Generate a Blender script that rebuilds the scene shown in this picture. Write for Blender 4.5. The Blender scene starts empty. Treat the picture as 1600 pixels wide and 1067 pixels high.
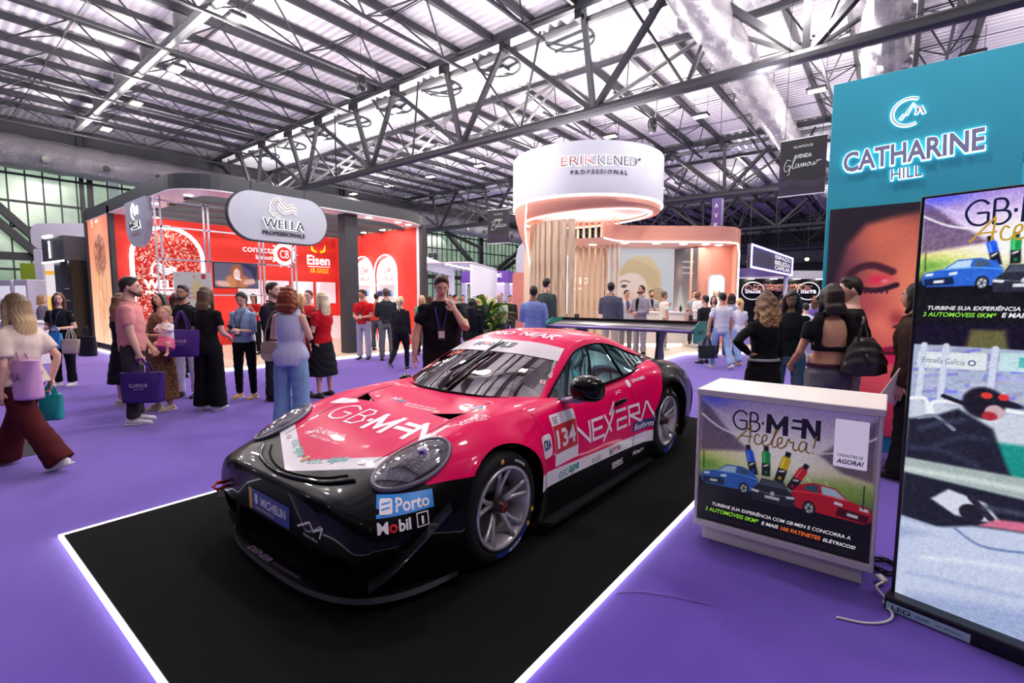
import bpy, math, random
import numpy as np
from mathutils import Vector, Matrix, Euler
from mathutils.bvhtree import BVHTree
rnd = random.Random(7)
SC = bpy.context.scene
COL = SC.collection
WORK = bpy.data.scenes.new('work')          # scratch scene: modifiers and lettering are evaluated there, then it is removed
def work_graph():
    with bpy.context.temp_override(scene=WORK, view_layer=WORK.view_layers[0]):
        return bpy.context.evaluated_depsgraph_get()
# ------------------------------------------------------------------ camera
# world frame: +Y along the hall towards the far right, -X towards the glass wall, camera at the origin
cam_d = bpy.data.cameras.new('camera')
cam = bpy.data.objects.new('camera', cam_d)
COL.objects.link(cam)
cam_d.sensor_width = 36.0
cam_d.lens = 754.84 * 36.0 / 1600.0
cam_d.clip_start = 0.05
cam_d.clip_end = 300
cam.rotation_mode = 'XYZ'
_yaw, _pit, _rol = 0.665046, 0.0892054, -0.00289
cam.matrix_world = (Matrix.Translation((0, 0, 1.5488)) @ Matrix.Rotation(_yaw, 4, 'Z')
                    @ Matrix.Rotation(math.pi / 2 - _pit, 4, 'X') @ Matrix.Rotation(-_rol, 4, 'Z'))
SC.camera = cam
# ------------------------------------------------------------------ exposure / world
SC.view_settings.view_transform = 'Standard'
SC.view_settings.look = 'None'
SC.view_settings.gamma = 1.0
SC.view_settings.use_curve_mapping = False
SC.view_settings.exposure = 0.0
WORLD = bpy.data.worlds.new('hall_daylight')
SC.world = WORLD
WORLD.use_nodes = True
_bg = WORLD.node_tree.nodes['Background']
_bg.inputs[0].default_value = (0.86, 0.88, 1.0, 1)
_bg.inputs[1].default_value = 2.6

def area(name, loc, size, power, color=(1, 1, 1), rot=(0, 0, 0), sy=None, spread=None):
    l = bpy.data.lights.new(name, 'AREA')
    l.energy = power
    l.color = color
    l.size = size
    if sy:
        l.shape = 'RECTANGLE'
        l.size_y = sy
    if spread is not None:
        l.spread = spread
    o = bpy.data.objects.new(name, l)
    o.location = loc
    o.rotation_euler = rot
    COL.objects.link(o)
    return o
# flood lamps under the roof: one real light at each row of lamps
def bulb(name, loc, power, color=(1, .93, .88), r=.25):
    l = bpy.data.lights.new(name, 'POINT'); l.energy = power; l.color = color; l.shadow_soft_size = r
    o = bpy.data.objects.new(name, l); o.location = loc; COL.objects.link(o)
    return o
KEY = 620
for _y in (-4.0, 5.95, 13.6, 19.6, 34.0):
    for _x in (-26, -20, -14, -8, -2, 4):
        bulb('flood_lamp_light', (_x, _y - (.5 if _x < -4 else 1.6), 7.6), KEY * {-4.0: .13, 5.95: .74, 13.6: .62}.get(_y, .9))
bulb('tower_fill_light', (.9, 3.3, 5.6), 120)  # added bulb that brightens the teal tower; no fixture there
for _x, _y in ((-9.4, 3.6), (-9.4, 6.4), (-9.2, 9.2), (-12.5, 1.7), (-15.5, 1.5), (-19, 1.2), (-3.0, 9.6), (-2.6, 12.6)):
    bulb('aisle_fill_light', (_x, _y, 6.4), 230 if _x < -8 else 110, (.98, .95, 1), .12)  # fill bulbs added to brighten the aisle floor and stand fronts
# unseen upward fill lights, added to brighten the roof
for _n, _l, _sx, _sy, _p in (('roof_fill_light', (-14.5, 6.8, 4.4), 5, 5, 230), ('roof_fill_light', (-7.5, 14, 5.6), 4, 4, 300), ('roof_fill_light', (-18, 22, 4.4), 6, 8, 420), ('roof_fill_light', (-2, 24, 4.4), 6, 8, 420), ('roof_fill_light', (3, 6.5, 3.8), 4, 1, 140), ('roof_fill_light', (-22, -2, 4.0), 6, 6, 190), ('roof_fill_light', (-6, -6, 4.0), 10, 4, 170)):
    area(_n, _l, _sx, _p, (1, .93, .96), (math.pi, 0, 0), _sy)

# ------------------------------------------------------------------ materials
def srgb(r, g=None, b=None):
    if g is None:
        r, g, b = r
    f = lambda c: (c / 12.92 if c <= 0.04045 else ((c + 0.055) / 1.055) ** 2.4)
    return (f(r / 255.0), f(g / 255.0), f(b / 255.0))
_M = {}
def mat(name, color, rough=0.5, metal=0.0, spec=0.5, emit=0.0, coat=0.0, noise=0.0, nscale=20.0, bump=0.0, bscale=200.0, emit_color=None):
    """plain Principled material, optional colour mottling and fine bump from noise"""
    if name in _M:
        return _M[name]
    m = bpy.data.materials.new(name)
    m.use_nodes = True
    nt = m.node_tree
    p = nt.nodes['Principled BSDF']
    c = tuple(color) + (1,)
    p.inputs['Base Color'].default_value = c
    p.inputs['Roughness'].default_value = rough
    p.inputs['Metallic'].default_value = metal
    p.inputs['Specular IOR Level'].default_value = spec
    p.inputs['Coat Weight'].default_value = coat
    if emit:
        p.inputs['Emission Color'].default_value = tuple(emit_color or color) + (1,)
        p.inputs['Emission Strength'].default_value = emit
    if noise or bump:
        tc = nt.nodes.new('ShaderNodeTexCoord')
    if noise:
        n = nt.nodes.new('ShaderNodeTexNoise')
        n.inputs['Scale'].default_value = nscale
        n.inputs['Detail'].default_value = 4
        nt.links.new(tc.outputs['Object'], n.inputs['Vector'])
        mx = nt.nodes.new('ShaderNodeMix')
        mx.data_type = 'RGBA'
        mx.inputs[6].default_value = tuple(max(0, v * (1 - noise)) for v in color) + (1,)
        mx.inputs[7].default_value = tuple(min(1, v * (1 + noise) + 0.02 * noise) for v in color) + (1,)
        nt.links.new(n.outputs['Fac'], mx.inputs[0])
        nt.links.new(mx.outputs[2], p.inputs['Base Color'])
    if bump:
        n2 = nt.nodes.new('ShaderNodeTexNoise')
        n2.inputs['Scale'].default_value = bscale
        n2.inputs['Detail'].default_value = 3
        nt.links.new(tc.outputs['Object'], n2.inputs['Vector'])
        b = nt.nodes.new('ShaderNodeBump')
        b.inputs['Strength'].default_value = bump
        b.inputs['Distance'].default_value = 0.01
        nt.links.new(n2.outputs['Fac'], b.inputs['Height'])
        nt.links.new(b.outputs['Normal'], p.inputs['Normal'])
    _M[name] = m
    return m
def emis(name, color, strength):
    if name in _M:
        return _M[name]
    m = bpy.data.materials.new(name)
    m.use_nodes = True
    nt = m.node_tree
    nt.nodes.remove(nt.nodes['Principled BSDF'])
    e = nt.nodes.new('ShaderNodeEmission')
    e.inputs[0].default_value = tuple(color) + (1,)
    e.inputs[1].default_value = strength
    nt.links.new(e.outputs[0], nt.nodes['Material Output'].inputs[0])
    _M[name] = m
    return m
def vcol_mat(name, emit=0.0, rough=0.5, spec=0.3):
    """printed picture: colour from the mesh's own colour attribute; emit>0 for backlit films and screens"""
    if name in _M:
        return _M[name]
    m = bpy.data.materials.new(name)
    m.use_nodes = True
    nt = m.node_tree
    p = nt.nodes['Principled BSDF']
    a = nt.nodes.new('ShaderNodeVertexColor')
    a.layer_name = 'print'
    nt.links.new(a.outputs[0], p.inputs['Base Color'])
    p.inputs['Roughness'].default_value = rough
    p.inputs['Specular IOR Level'].default_value = spec
    if emit:
        p.inputs['Base Color'].default_value = (0.02, 0.02, 0.02, 1)
        for l in list(nt.links):
            if l.to_socket == p.inputs['Base Color']:
                nt.links.remove(l)
        nt.links.new(a.outputs[0], p.inputs['Emission Color'])
        p.inputs['Emission Strength'].default_value = emit
    _M[name] = m
    return m
def glass_mat(name, tint, fres=0.12, rough=0.0, top=1.0, refl=(1, 1, 1)):
    """thin sheet of tinted glass: transparent tint plus mirror reflection by Fresnel"""
    if name in _M:
        return _M[name]
    m = bpy.data.materials.new(name)
    m.use_nodes = True
    nt = m.node_tree
    nt.nodes.remove(nt.nodes['Principled BSDF'])
    t = nt.nodes.new('ShaderNodeBsdfTransparent')
    t.inputs[0].default_value = tuple(tint) + (1,)
    g = nt.nodes.new('ShaderNodeBsdfGlossy')
    g.inputs['Roughness'].default_value = rough
    g.inputs['Color'].default_value = tuple(refl) + (1,)
    f = nt.nodes.new('ShaderNodeLayerWeight')
    f.inputs[0].default_value = 0.5
    mr = nt.nodes.new('ShaderNodeMapRange')
    mr.inputs['To Min'].default_value = fres
    mr.inputs['To Max'].default_value = top
    nt.links.new(f.outputs['Fresnel'], mr.inputs['Value'])
    mx = nt.nodes.new('ShaderNodeMixShader')
    nt.links.new(mr.outputs[0], mx.inputs[0])
    nt.links.new(t.outputs[0], mx.inputs[1])
    nt.links.new(g.outputs[0], mx.inputs[2])
    nt.links.new(mx.outputs[0], nt.nodes['Material Output'].inputs[0])
    _M[name] = m
    return m
# ------------------------------------------------------------------ objects
def link(o, parent=None):
    COL.objects.link(o)
    if parent is not None:
        o.parent = parent
    return o
def tag(o, label=None, cat=None, group=None, kind=None):
    if label: o['label'] = label
    if cat: o['category'] = cat
    if group: o['group'] = group
    if kind: o['kind'] = kind
    return o
def thing(name, label, cat, loc=(0, 0, 0), rz=0.0, group=None, kind=None):
    o = bpy.data.objects.new(name, None)
    o.empty_display_size = 0.1
    o.location = loc
    o.rotation_euler = (0, 0, rz)
    link(o)
    return tag(o, label, cat, group, kind)
def node(name, parent, loc=(0, 0, 0), rz=0.0):
    o = bpy.data.objects.new(name, None)
    o.empty_display_size = 0.05
    o.location = loc
    o.rotation_euler = (0, 0, rz)
    return link(o, parent)
def raw_mesh(name, v, f, m=None, smooth=False, mi=None):
    me = bpy.data.meshes.new(name)
    me.from_pydata([tuple(map(float, p)) for p in v], [], [tuple(int(i) for i in q) for q in f])
    if m is not None:
        for mm in (m if isinstance(m, (list, tuple)) else [m]):
            me.materials.append(mm)
    if mi is not None:
        me.polygons.foreach_set('material_index', np.asarray(mi, dtype=np.int32))
    if smooth:
        me.polygons.foreach_set('use_smooth', np.ones(len(me.polygons), dtype=bool))
    me.update()
    return me
def mobj(name, me, parent=None, loc=None, rot=None, scale=None):
    o = bpy.data.objects.new(name, me)
    if loc is not None: o.location = loc
    if rot is not None: o.rotation_euler = rot
    if scale is not None: o.scale = scale
    return link(o, parent)
def frame_from(d, ref=(0, 0, 1)):
    d = np.asarray(d, float); d = d / (np.linalg.norm(d) + 1e-12)
    r = np.asarray(ref, float)
    if abs(d @ r) > 0.98:
        r = np.array([1.0, 0, 0]) if abs(d[0]) < 0.9 else np.array([0, 1.0, 0])
    s = np.cross(d, r); s /= np.linalg.norm(s)
    return d, s, np.cross(s, d)
class MB:
    """collects simple shapes into one mesh"""
    def __init__(self):
        self.v = []; self.f = []; self.n = 0; self.mi = []
    def add(self, v, f, mi=0):
        v = np.asarray(v, float)
        self.v.append(v)
        for q in f:
            self.f.append(tuple(i + self.n for i in q)); self.mi.append(mi)
        self.n += len(v)
        return self
    def box(self, x0, x1, y0, y1, z0, z1, mi=0):
        v = [(x, y, z) for x in (x0, x1) for y in (y0, y1) for z in (z0, z1)]
        return self.add(v, [(0, 1, 3, 2), (4, 6, 7, 5), (0, 4, 5, 1), (2, 3, 7, 6), (0, 2, 6, 4), (1, 5, 7, 3)], mi)
    def bbox(self, x0, x1, y0, y1, z0, z1, b=0.01, mi=0):
        """box with its twelve edges chamfered"""
        X = (x0, x1); Y = (y0, y1); Z = (z0, z1)
        v = []; idx = {}
        for i in (0, 1):
            for j in (0, 1):
                for k in (0, 1):
                    sx, sy, sz = (b if i == 0 else -b), (b if j == 0 else -b), (b if k == 0 else -b)
                    idx[i, j, k] = len(v)
                    v += [(X[i], Y[j] + sy, Z[k] + sz), (X[i] + sx, Y[j], Z[k] + sz), (X[i] + sx, Y[j] + sy, Z[k])]
        f = []
        g = lambda i, j, k, a: idx[i, j, k] + a
        for i in (0, 1): f.append((g(i, 0, 0, 0), g(i, 0, 1, 0), g(i, 1, 1, 0), g(i, 1, 0, 0)))
        for j in (0, 1): f.append((g(0, j, 0, 1), g(0, j, 1, 1), g(1, j, 1, 1), g(1, j, 0, 1)))
        for k in (0, 1): f.append((g(0, 0, k, 2), g(0, 1, k, 2), g(1, 1, k, 2), g(1, 0, k, 2)))
        for j in (0, 1):
            for k in (0, 1): f.append((g(0, j, k, 1), g(1, j, k, 1), g(1, j, k, 2), g(0, j, k, 2)))
        for i in (0, 1):
            for k in (0, 1): f.append((g(i, 0, k, 0), g(i, 1, k, 0), g(i, 1, k, 2), g(i, 0, k, 2)))
        for i in (0, 1):
            for j in (0, 1): f.append((g(i, j, 0, 0), g(i, j, 1, 0), g(i, j, 1, 1), g(i, j, 0, 1)))
        for i in (0, 1):
            for j in (0, 1):
                for k in (0, 1): f.append((g(i, j, k, 0), g(i, j, k, 1), g(i, j, k, 2)))
        return self.add(v, f, mi)
    def tube(self, pts, r, n=8, caps=True, ref=(0, 0, 1), mi=0, closed=False):
        pts = np.asarray(pts, float); k = len(pts)
        r = np.asarray(r, float)
        if r.ndim == 0: r = np.full((k, 2), float(r))
        elif r.ndim == 1: r = np.stack([r, r], 1)
        V = []
        a = np.arange(n) * 2 * math.pi / n
        for i in range(k):
            if closed: t = pts[(i + 1) % k] - pts[i - 1]
            else: t = pts[min(i + 1, k - 1)] - pts[max(i - 1, 0)]
            _, s, u = frame_from(t, ref)
            V.append(pts[i] + np.outer(np.cos(a) * r[i, 0], s) + np.outer(np.sin(a) * r[i, 1], u))
        F = []
        for i in range(k if closed else k - 1):
            i2 = (i + 1) % k
            for j in range(n):
                j2 = (j + 1) % n
                F.append((i * n + j, i * n + j2, i2 * n + j2, i2 * n + j))
        if caps and not closed:
            F.append(tuple(range(n))[::-1]); F.append(tuple((k - 1) * n + j for j in range(n)))
        return self.add(np.concatenate(V), F, mi)
    def bar(self, a, b, w, h=None, mi=0, ref=(0, 0, 1)):
        """square bar from a to b"""
        h = h or w
        a = np.asarray(a, float); b = np.asarray(b, float)
        _, s, u = frame_from(b - a, ref)
        v = []
        for p in (a, b):
            for sx, sz in ((-1, -1), (1, -1), (1, 1), (-1, 1)):
                v.append(p + s * sx * w / 2 + u * sz * h / 2)
        return self.add(v, [(0, 1, 2, 3)[::-1], (4, 5, 6, 7), (0, 1, 5, 4), (1, 2, 6, 5), (2, 3, 7, 6), (3, 0, 4, 7)], mi)
    def lathe(self, prof, n=24, c=(0, 0, 0), axis='z', mi=0, a0=0, a1=2 * math.pi, cap=False):
        """profile [(r,h)...] turned about an axis"""
        full = abs(a1 - a0 - 2 * math.pi) < 1e-6
        k = n if full else n + 1
        V = []
        for i in range(k):
            a = a0 + (a1 - a0) * i / n
            for (r, hh) in prof:
                p = (r * math.cos(a), r * math.sin(a), hh)
                if axis == 'x': p = (p[2], p[0], p[1])
                elif axis == 'y': p = (p[0], p[2], p[1])
                V.append((p[0] + c[0], p[1] + c[1], p[2] + c[2]))
        m = len(prof); F = []
        for i in range(n):
            i2 = (i + 1) % k
            for j in range(m - 1):
                F.append((i * m + j, i2 * m + j, i2 * m + j + 1, i * m + j + 1))
        if cap and full:
            F.append(tuple(i * m for i in range(n))[::-1]); F.append(tuple(i * m + m - 1 for i in range(n)))
        return self.add(V, F, mi)
    def ell(self, c, r, n=12, m=8, R=None, mi=0):
        """ellipsoid"""
        V = [(0, 0, -1)]
        for i in range(1, m):
            t = -math.pi / 2 + math.pi * i / m
            for j in range(n):
                a = 2 * math.pi * j / n
                V.append((math.cos(t) * math.cos(a), math.cos(t) * math.sin(a), math.sin(t)))
        V.append((0, 0, 1))
        V = np.array(V) * np.asarray(r, float)
        if R is not None: V = V @ np.asarray(R).T
        V = V + np.asarray(c, float)
        F = [(0, 1 + (j + 1) % n, 1 + j) for j in range(n)]
        for i in range(m - 2):
            for j in range(n):
                a = 1 + i * n; b = a + n
                F.append((a + j, a + (j + 1) % n, b + (j + 1) % n, b + j))
        L = len(V) - 1; a = 1 + (m - 2) * n
        F += [(L, a + j, a + (j + 1) % n) for j in range(n)]
        return self.add(V, F, mi)
    def prism(self, poly, h0, h1, plane='xy', mi=0):
        """extruded polygon; plane gives the polygon's axes, the third axis is extruded"""
        n = len(poly); V = []
        for hh in (h0, h1):
            for (a, b) in poly:
                V.append({'xy': (a, b, hh), 'xz': (a, hh, b), 'yz': (hh, a, b)}[plane])
        F = [tuple(range(n))[::-1], tuple(range(n, 2 * n))]
        F += [(i, (i + 1) % n, n + (i + 1) % n, n + i) for i in range(n)]
        return self.add(V, F, mi)
    def build(self, name, m, parent=None, smooth=False, loc=None, rot=None, auto=None):
        v = np.concatenate(self.v)
        me = raw_mesh(name, v, self.f, m, smooth, self.mi if isinstance(m, (list, tuple)) else None)
        if auto is not None:
            fix_normals(me)
            me.polygons.foreach_set('use_smooth', np.ones(len(me.polygons), dtype=bool))
            me.set_sharp_from_angle(angle=math.radians(auto))
        else:
            fix_normals(me)
        return mobj(name, me, parent, loc, rot)
import bmesh
def fix_normals(me):
    bm = bmesh.new(); bm.from_mesh(me)
    bmesh.ops.recalc_face_normals(bm, faces=bm.faces)
    bm.to_mesh(me); bm.free()
def applied(o, me_name=None):
    """mesh of an object after its modifiers"""
    dg = work_graph()
    return bpy.data.meshes.new_from_object(o.evaluated_get(dg), preserve_all_data_layers=True, depsgraph=dg)
def rrect(x0, x1, y0, y1, r, n=6):
    P = []
    for cx, cy, a in ((x1 - r, y0 + r, -90), (x1 - r, y1 - r, 0), (x0 + r, y1 - r, 90), (x0 + r, y0 + r, 180)):
        for i in range(n + 1):
            t = math.radians(a + 90 * i / n)
            P.append((cx + r * math.cos(t), cy + r * math.sin(t)))
    return P
# ------------------------------------------------------------------ lettering
_TC = {}
def text_geo(s, size=1.0, bold=0.0, extrude=0.0, shear=0.0, spacing=1.0, width=1.0, align='CENTER'):
    """lettering as (verts, faces) in the XY plane, baseline at y=0"""
    key = (s, bold, extrude / size, shear, spacing, width, align)
    if key not in _TC:
        c = bpy.data.curves.new('lettering', 'FONT')
        c.body = s
        c.size = 1.0
        c.offset = bold
        c.extrude = extrude / size
        c.shear = shear
        c.space_character = spacing
        c.align_x = align
        c.resolution_u = 3
        o = bpy.data.objects.new('lettering', c)
        WORK.collection.objects.link(o)
        me = bpy.data.meshes.new_from_object(o.evaluated_get(work_graph()))
        v = np.array([p.co[:] for p in me.vertices]).reshape(-1, 3)
        f = [tuple(p.vertices) for p in me.polygons]
        bpy.data.objects.remove(o); bpy.data.curves.remove(c); bpy.data.meshes.remove(me)
        if len(v): v[:, 0] *= width
        _TC[key] = (v, f)
    v, f = _TC[key]
    return v * size, f
def fit_text(s, w, h, **k):
    """lettering scaled to fill a box of width w and cap height h, centred at 0"""
    v, f = text_geo(s, 1.0, **k)
    lo, hi = v.min(0), v.max(0)
    v = v.copy()
    v[:, 0] = (v[:, 0] - (lo[0] + hi[0]) / 2) * (w / (hi[0] - lo[0]))
    v[:, 1] = (v[:, 1] - (lo[1] + hi[1]) / 2) * (h / (hi[1] - lo[1]))
    return v, f
def basis(o, ux, uy):
    """maps planar lettering onto a plane at o with axes ux, uy (normal = ux x uy)"""
    ux = np.asarray(ux, float); uy = np.asarray(uy, float)
    ux = ux / np.linalg.norm(ux); uy = uy / np.linalg.norm(uy)
    uz = np.cross(ux, uy)
    o = np.asarray(o, float)
    return lambda v: o + np.outer(v[:, 0], ux) + np.outer(v[:, 1], uy) + np.outer(v[:, 2], uz)
def sign_text(name, s, o, ux, uy, w, h, m, parent=None, depth=0.0, **k):
    v, f = fit_text(s, w, h, **k)
    v = v.copy()
    if depth:
        n = len(v)
        F = list(f)
        ed = {}
        for q in f:
            for a, b in zip(q, q[1:] + q[:1]):
                ed[(a, b)] = ed.get((a, b), 0) + 1
        side = [(a, b) for (a, b) in ed if (b, a) not in ed]
        vb = v.copy(); v[:, 2] += depth
        v = np.concatenate([v, vb])
        F += [(b, a, a + n, b + n) for a, b in side]
        f = F
    me = raw_mesh(name, basis(o, ux, uy)(v), f, m)
    return mobj(name, me, parent)
def strokes(name, lines, o, ux, uy, w, m, parent=None, flat=0.35, z=0.004, n=6):
    """hand lettering or line logos: polylines [(x,y)...] swept as flat ribbons"""
    mb = MB()
    B = basis(o, ux, uy)
    uz = np.cross(np.asarray(ux, float), np.asarray(uy, float))
    for L in lines:
        P = np.array([(a, b, z) for a, b in L], float)
        if len(P) > 2:
            P = smooth_path(P, n)
        P3 = B(P)
        mb.tube(P3, np.stack([np.full(len(P3), w / 2), np.full(len(P3), w / 2 * flat)], 1), 6, ref=uz)
    return mb.build(name, m, parent, smooth=True)
def smooth_path(P, n=6):
    P = np.asarray(P, float)
    out = []
    for i in range(len(P) - 1):
        p0, p1, p2, p3 = P[max(i - 1, 0)], P[i], P[i + 1], P[min(i + 2, len(P) - 1)]
        for t in np.arange(n) / n:
            out.append(0.5 * (2 * p1 + (p2 - p0) * t + (2 * p0 - 5 * p1 + 4 * p2 - p3) * t * t + (3 * p1 - p0 - 3 * p2 + p3) * t ** 3))
    out.append(P[-1])
    return np.array(out)
# ------------------------------------------------------------------ printed pictures
class Paint:
    """small numpy canvas, x right 0..1*asp, y up 0..1, colours in sRGB 0..255"""
    def __init__(self, w, h, asp, bg):
        self.w, self.h, self.asp = w, h, asp
        self.X, self.Y = np.meshgrid(np.linspace(0, asp, w), np.linspace(0, 1, h))
        self.c = np.zeros((h, w, 3)) + np.array(bg, float)
        self.px = 1.0 / h
    def mix(self, a, col):
        a = np.clip(a, 0, 1)[..., None]
        self.c = self.c * (1 - a) + np.array(col, float) * a
    def vgrad(self, stops):
        ys = [s[0] for s in stops]
        for k in range(3):
            self.c[..., k] = np.interp(self.Y, ys, [s[1][k] for s in stops])
    def ell(self, cx, cy, rx, ry, col, rot=0, soft=0.15, op=1.0):
        r = math.radians(rot)
        x, y = self.X - cx, self.Y - cy
        u = (x * math.cos(r) + y * math.sin(r)) / rx
        v = (-x * math.sin(r) + y * math.cos(r)) / ry
        d = np.sqrt(u * u + v * v)
        self.mix(op * np.clip((1 - d) / max(soft, 1e-3) + 0.5, 0, 1), col)
    def glow(self, cx, cy, rx, ry, col, op=1.0, rot=0):
        r = math.radians(rot)
        x, y = self.X - cx, self.Y - cy
        u = (x * math.cos(r) + y * math.sin(r)) / rx
        v = (-x * math.sin(r) + y * math.cos(r)) / ry
        self.mix(op * np.exp(-(u * u + v * v)), col)
    def poly(self, P, col, op=1.0, soft=None):
        P = list(P)
        inside = np.zeros(self.X.shape, bool)
        dist = np.full(self.X.shape, 9.0)
        for (x0, y0), (x1, y1) in zip(P, P[1:] + P[:1]):
            c = (y0 > self.Y) != (y1 > self.Y)
            with np.errstate(divide='ignore', invalid='ignore'):
                xi = (x1 - x0) * (self.Y - y0) / (y1 - y0 + 1e-12) + x0
            inside ^= c & (self.X < xi)
            t = np.clip(((self.X - x0) * (x1 - x0) + (self.Y - y0) * (y1 - y0)) / ((x1 - x0) ** 2 + (y1 - y0) ** 2 + 1e-12), 0, 1)
            dist = np.minimum(dist, np.hypot(self.X - x0 - t * (x1 - x0), self.Y - y0 - t * (y1 - y0)))
        s = soft or self.px
        d = np.where(inside, dist, -dist)
        self.mix(op * np.clip(d / s + 0.5, 0, 1), col)
    def curve(self, P, w, col, op=1.0, soft=None):
        P = smooth_path(np.array([(a, b, 0) for a, b in P]), 6)[:, :2] if len(P) > 2 else np.array(P, float)
        dist = np.full(self.X.shape, 9.0)
        for (x0, y0), (x1, y1) in zip(P[:-1], P[1:]):
            t = np.clip(((self.X - x0) * (x1 - x0) + (self.Y - y0) * (y1 - y0)) / ((x1 - x0) ** 2 + (y1 - y0) ** 2 + 1e-12), 0, 1)
            dist = np.minimum(dist, np.hypot(self.X - x0 - t * (x1 - x0), self.Y - y0 - t * (y1 - y0)))
        s = soft or self.px
        self.mix(op * np.clip((w / 2 - dist) / s + 0.5, 0, 1), col)
    def speck(self, amp, seed=1, smooth=0):
        g = np.random.RandomState(seed).rand(self.h, self.w)
        for _ in range(smooth):
            g = (g + np.roll(g, 1, 0) + np.roll(g, -1, 0) + np.roll(g, 1, 1) + np.roll(g, -1, 1)) / 5
        g = (g - g.mean()) / (g.std() + 1e-9)
        self.c = np.clip(self.c + amp * g[..., None], 0, 255)
    def obj(self, name, m, o, ux, uy, width, height, parent=None):
        u = np.linspace(0, width, self.w); v = np.linspace(0, height, self.h)
        U, V = np.meshgrid(u, v)
        P = np.stack([U.ravel(), V.ravel(), np.zeros(U.size)], 1)
        vv = basis(o, ux, uy)(P)
        return self.grid_obj(name, m, vv, parent)
    def grid_obj(self, name, m, vv, parent=None):
        w, h = self.w, self.h
        i = np.arange((h - 1) * w).reshape(h - 1, w)[:, :-1].ravel()
        F = np.stack([i, i + 1, i + 1 + w, i + w], 1)
        me = bpy.data.meshes.new(name)
        me.vertices.add(len(vv)); me.vertices.foreach_set('co', vv.astype(np.float32).ravel())
        me.loops.add(F.size); me.loops.foreach_set('vertex_index', F.astype(np.int32).ravel())
        me.polygons.add(len(F)); me.polygons.foreach_set('loop_start', np.arange(0, F.size, 4, dtype=np.int32))
        me.update(calc_edges=True)
        a = me.color_attributes.new('print', 'FLOAT_COLOR', 'POINT')
        c = self.c.reshape(-1, 3) / 255.0
        c = np.where(c <= 0.04045, c / 12.92, ((np.clip(c, 0, 1) + 0.055) / 1.055) ** 2.4)
        a.data.foreach_set('color', np.concatenate([c, np.ones((len(c), 1))], 1).astype(np.float32).ravel())
        me.materials.append(m)
        return mobj(name, me, parent)
# ------------------------------------------------------------------ floor, roof, glass wall
def bar_mesh(name, m, n=4):
    mb = MB()
    if n == 4: mb.box(-.5, .5, -.5, .5, 0, 1)
    else: mb.tube([(0, 0, 0), (0, 0, 1)], .5, n, ref=(0, 1, 0))
    v = np.concatenate(mb.v)
    me = raw_mesh(name, v, mb.f, m, smooth=False)
    fix_normals(me)
    return me
def bar_obj(name, me, a, b, w, parent, h=None, ref=(0, 0, 1)):
    """one straight bar as its own object; alike bars share their mesh"""
    a = Vector(a); b = Vector(b)
    d, s, u = frame_from(b - a, ref)
    L = (b - a).length
    o = bpy.data.objects.new(name, me)
    M4 = Matrix(((s[0] * w, u[0] * (h or w), d[0] * L, a[0]), (s[1] * w, u[1] * (h or w), d[1] * L, a[1]), (s[2] * w, u[2] * (h or w), d[2] * L, a[2]), (0, 0, 0, 1)))
    link(o, parent)
    o.matrix_world = M4
    return o
STEEL = mat('dark_painted_steel', srgb(52, 52, 58), .45, .3, noise=.25, nscale=6)
STEEL_L = mat('grey_painted_steel', srgb(112, 112, 114), .45, .3)
STEEL_B = mat('black_steel', srgb(34, 34, 40), .5, .2)
WHITE = mat('white_laminate', srgb(232, 230, 232), .35)
BLACKP = mat('black_plastic', srgb(18, 18, 20), .35)

# purple carpet, laid in strips whose seams show as thin lines
def carpet_material():
    m = mat('purple_carpet', srgb(97, 68, 172), .95, spec=.1, noise=.14, nscale=1.2)
    nt = m.node_tree
    p = nt.nodes['Principled BSDF']
    tc = nt.nodes.new('ShaderNodeTexCoord')
    n = nt.nodes.new('ShaderNodeTexNoise'); n.inputs['Scale'].default_value = 260; n.inputs['Detail'].default_value = 2
    nt.links.new(tc.outputs['Object'], n.inputs['Vector'])
    b = nt.nodes.new('ShaderNodeBump'); b.inputs['Strength'].default_value = .35; b.inputs['Distance'].default_value = .004
    nt.links.new(n.outputs['Fac'], b.inputs['Height']); nt.links.new(b.outputs['Normal'], p.inputs['Normal'])
    p.inputs['Sheen Weight'].default_value = .8
    p.inputs['Sheen Roughness'].default_value = .45
    p.inputs['Sheen Tint'].default_value = (.7, .6, 1, 1)
    return m
PURPLE = carpet_material()
mb = MB(); mb.box(-31, 18, -16, 58, -.05, 0)
floor = tag(mb.build('floor', PURPLE), kind='structure')
SEAM = mat('carpet_seam', srgb(72, 46, 120), .95)
SEAML = mat('loose_seam_thread', srgb(150, 128, 196), .9)
for y, x0, x1 in ((-.35, -8, 3), (8.2, -9, 4)):
    mb = MB(); mb.box(x0, x1, y, y + .008, 0, .0016)
    mb.build('carpet_seam', SEAM, floor)
mb = MB()
mb.tube(smooth_path([(-1.06, 2.245, .002), (-.96, 2.33, .006), (-.80, 2.40, .008), (-.638, 2.45, .003)]), .0025, 5)
mb.build('lifted_seam_edge', SEAML, floor, smooth=True)
mb = MB(); mb.box(-7.75, -6.55, -.1, .92, 0, .004)
mb.build('dark_carpet_patch', mat('dark_grey_carpet', srgb(46, 44, 50), .95, noise=.2, nscale=80), floor)

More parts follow.
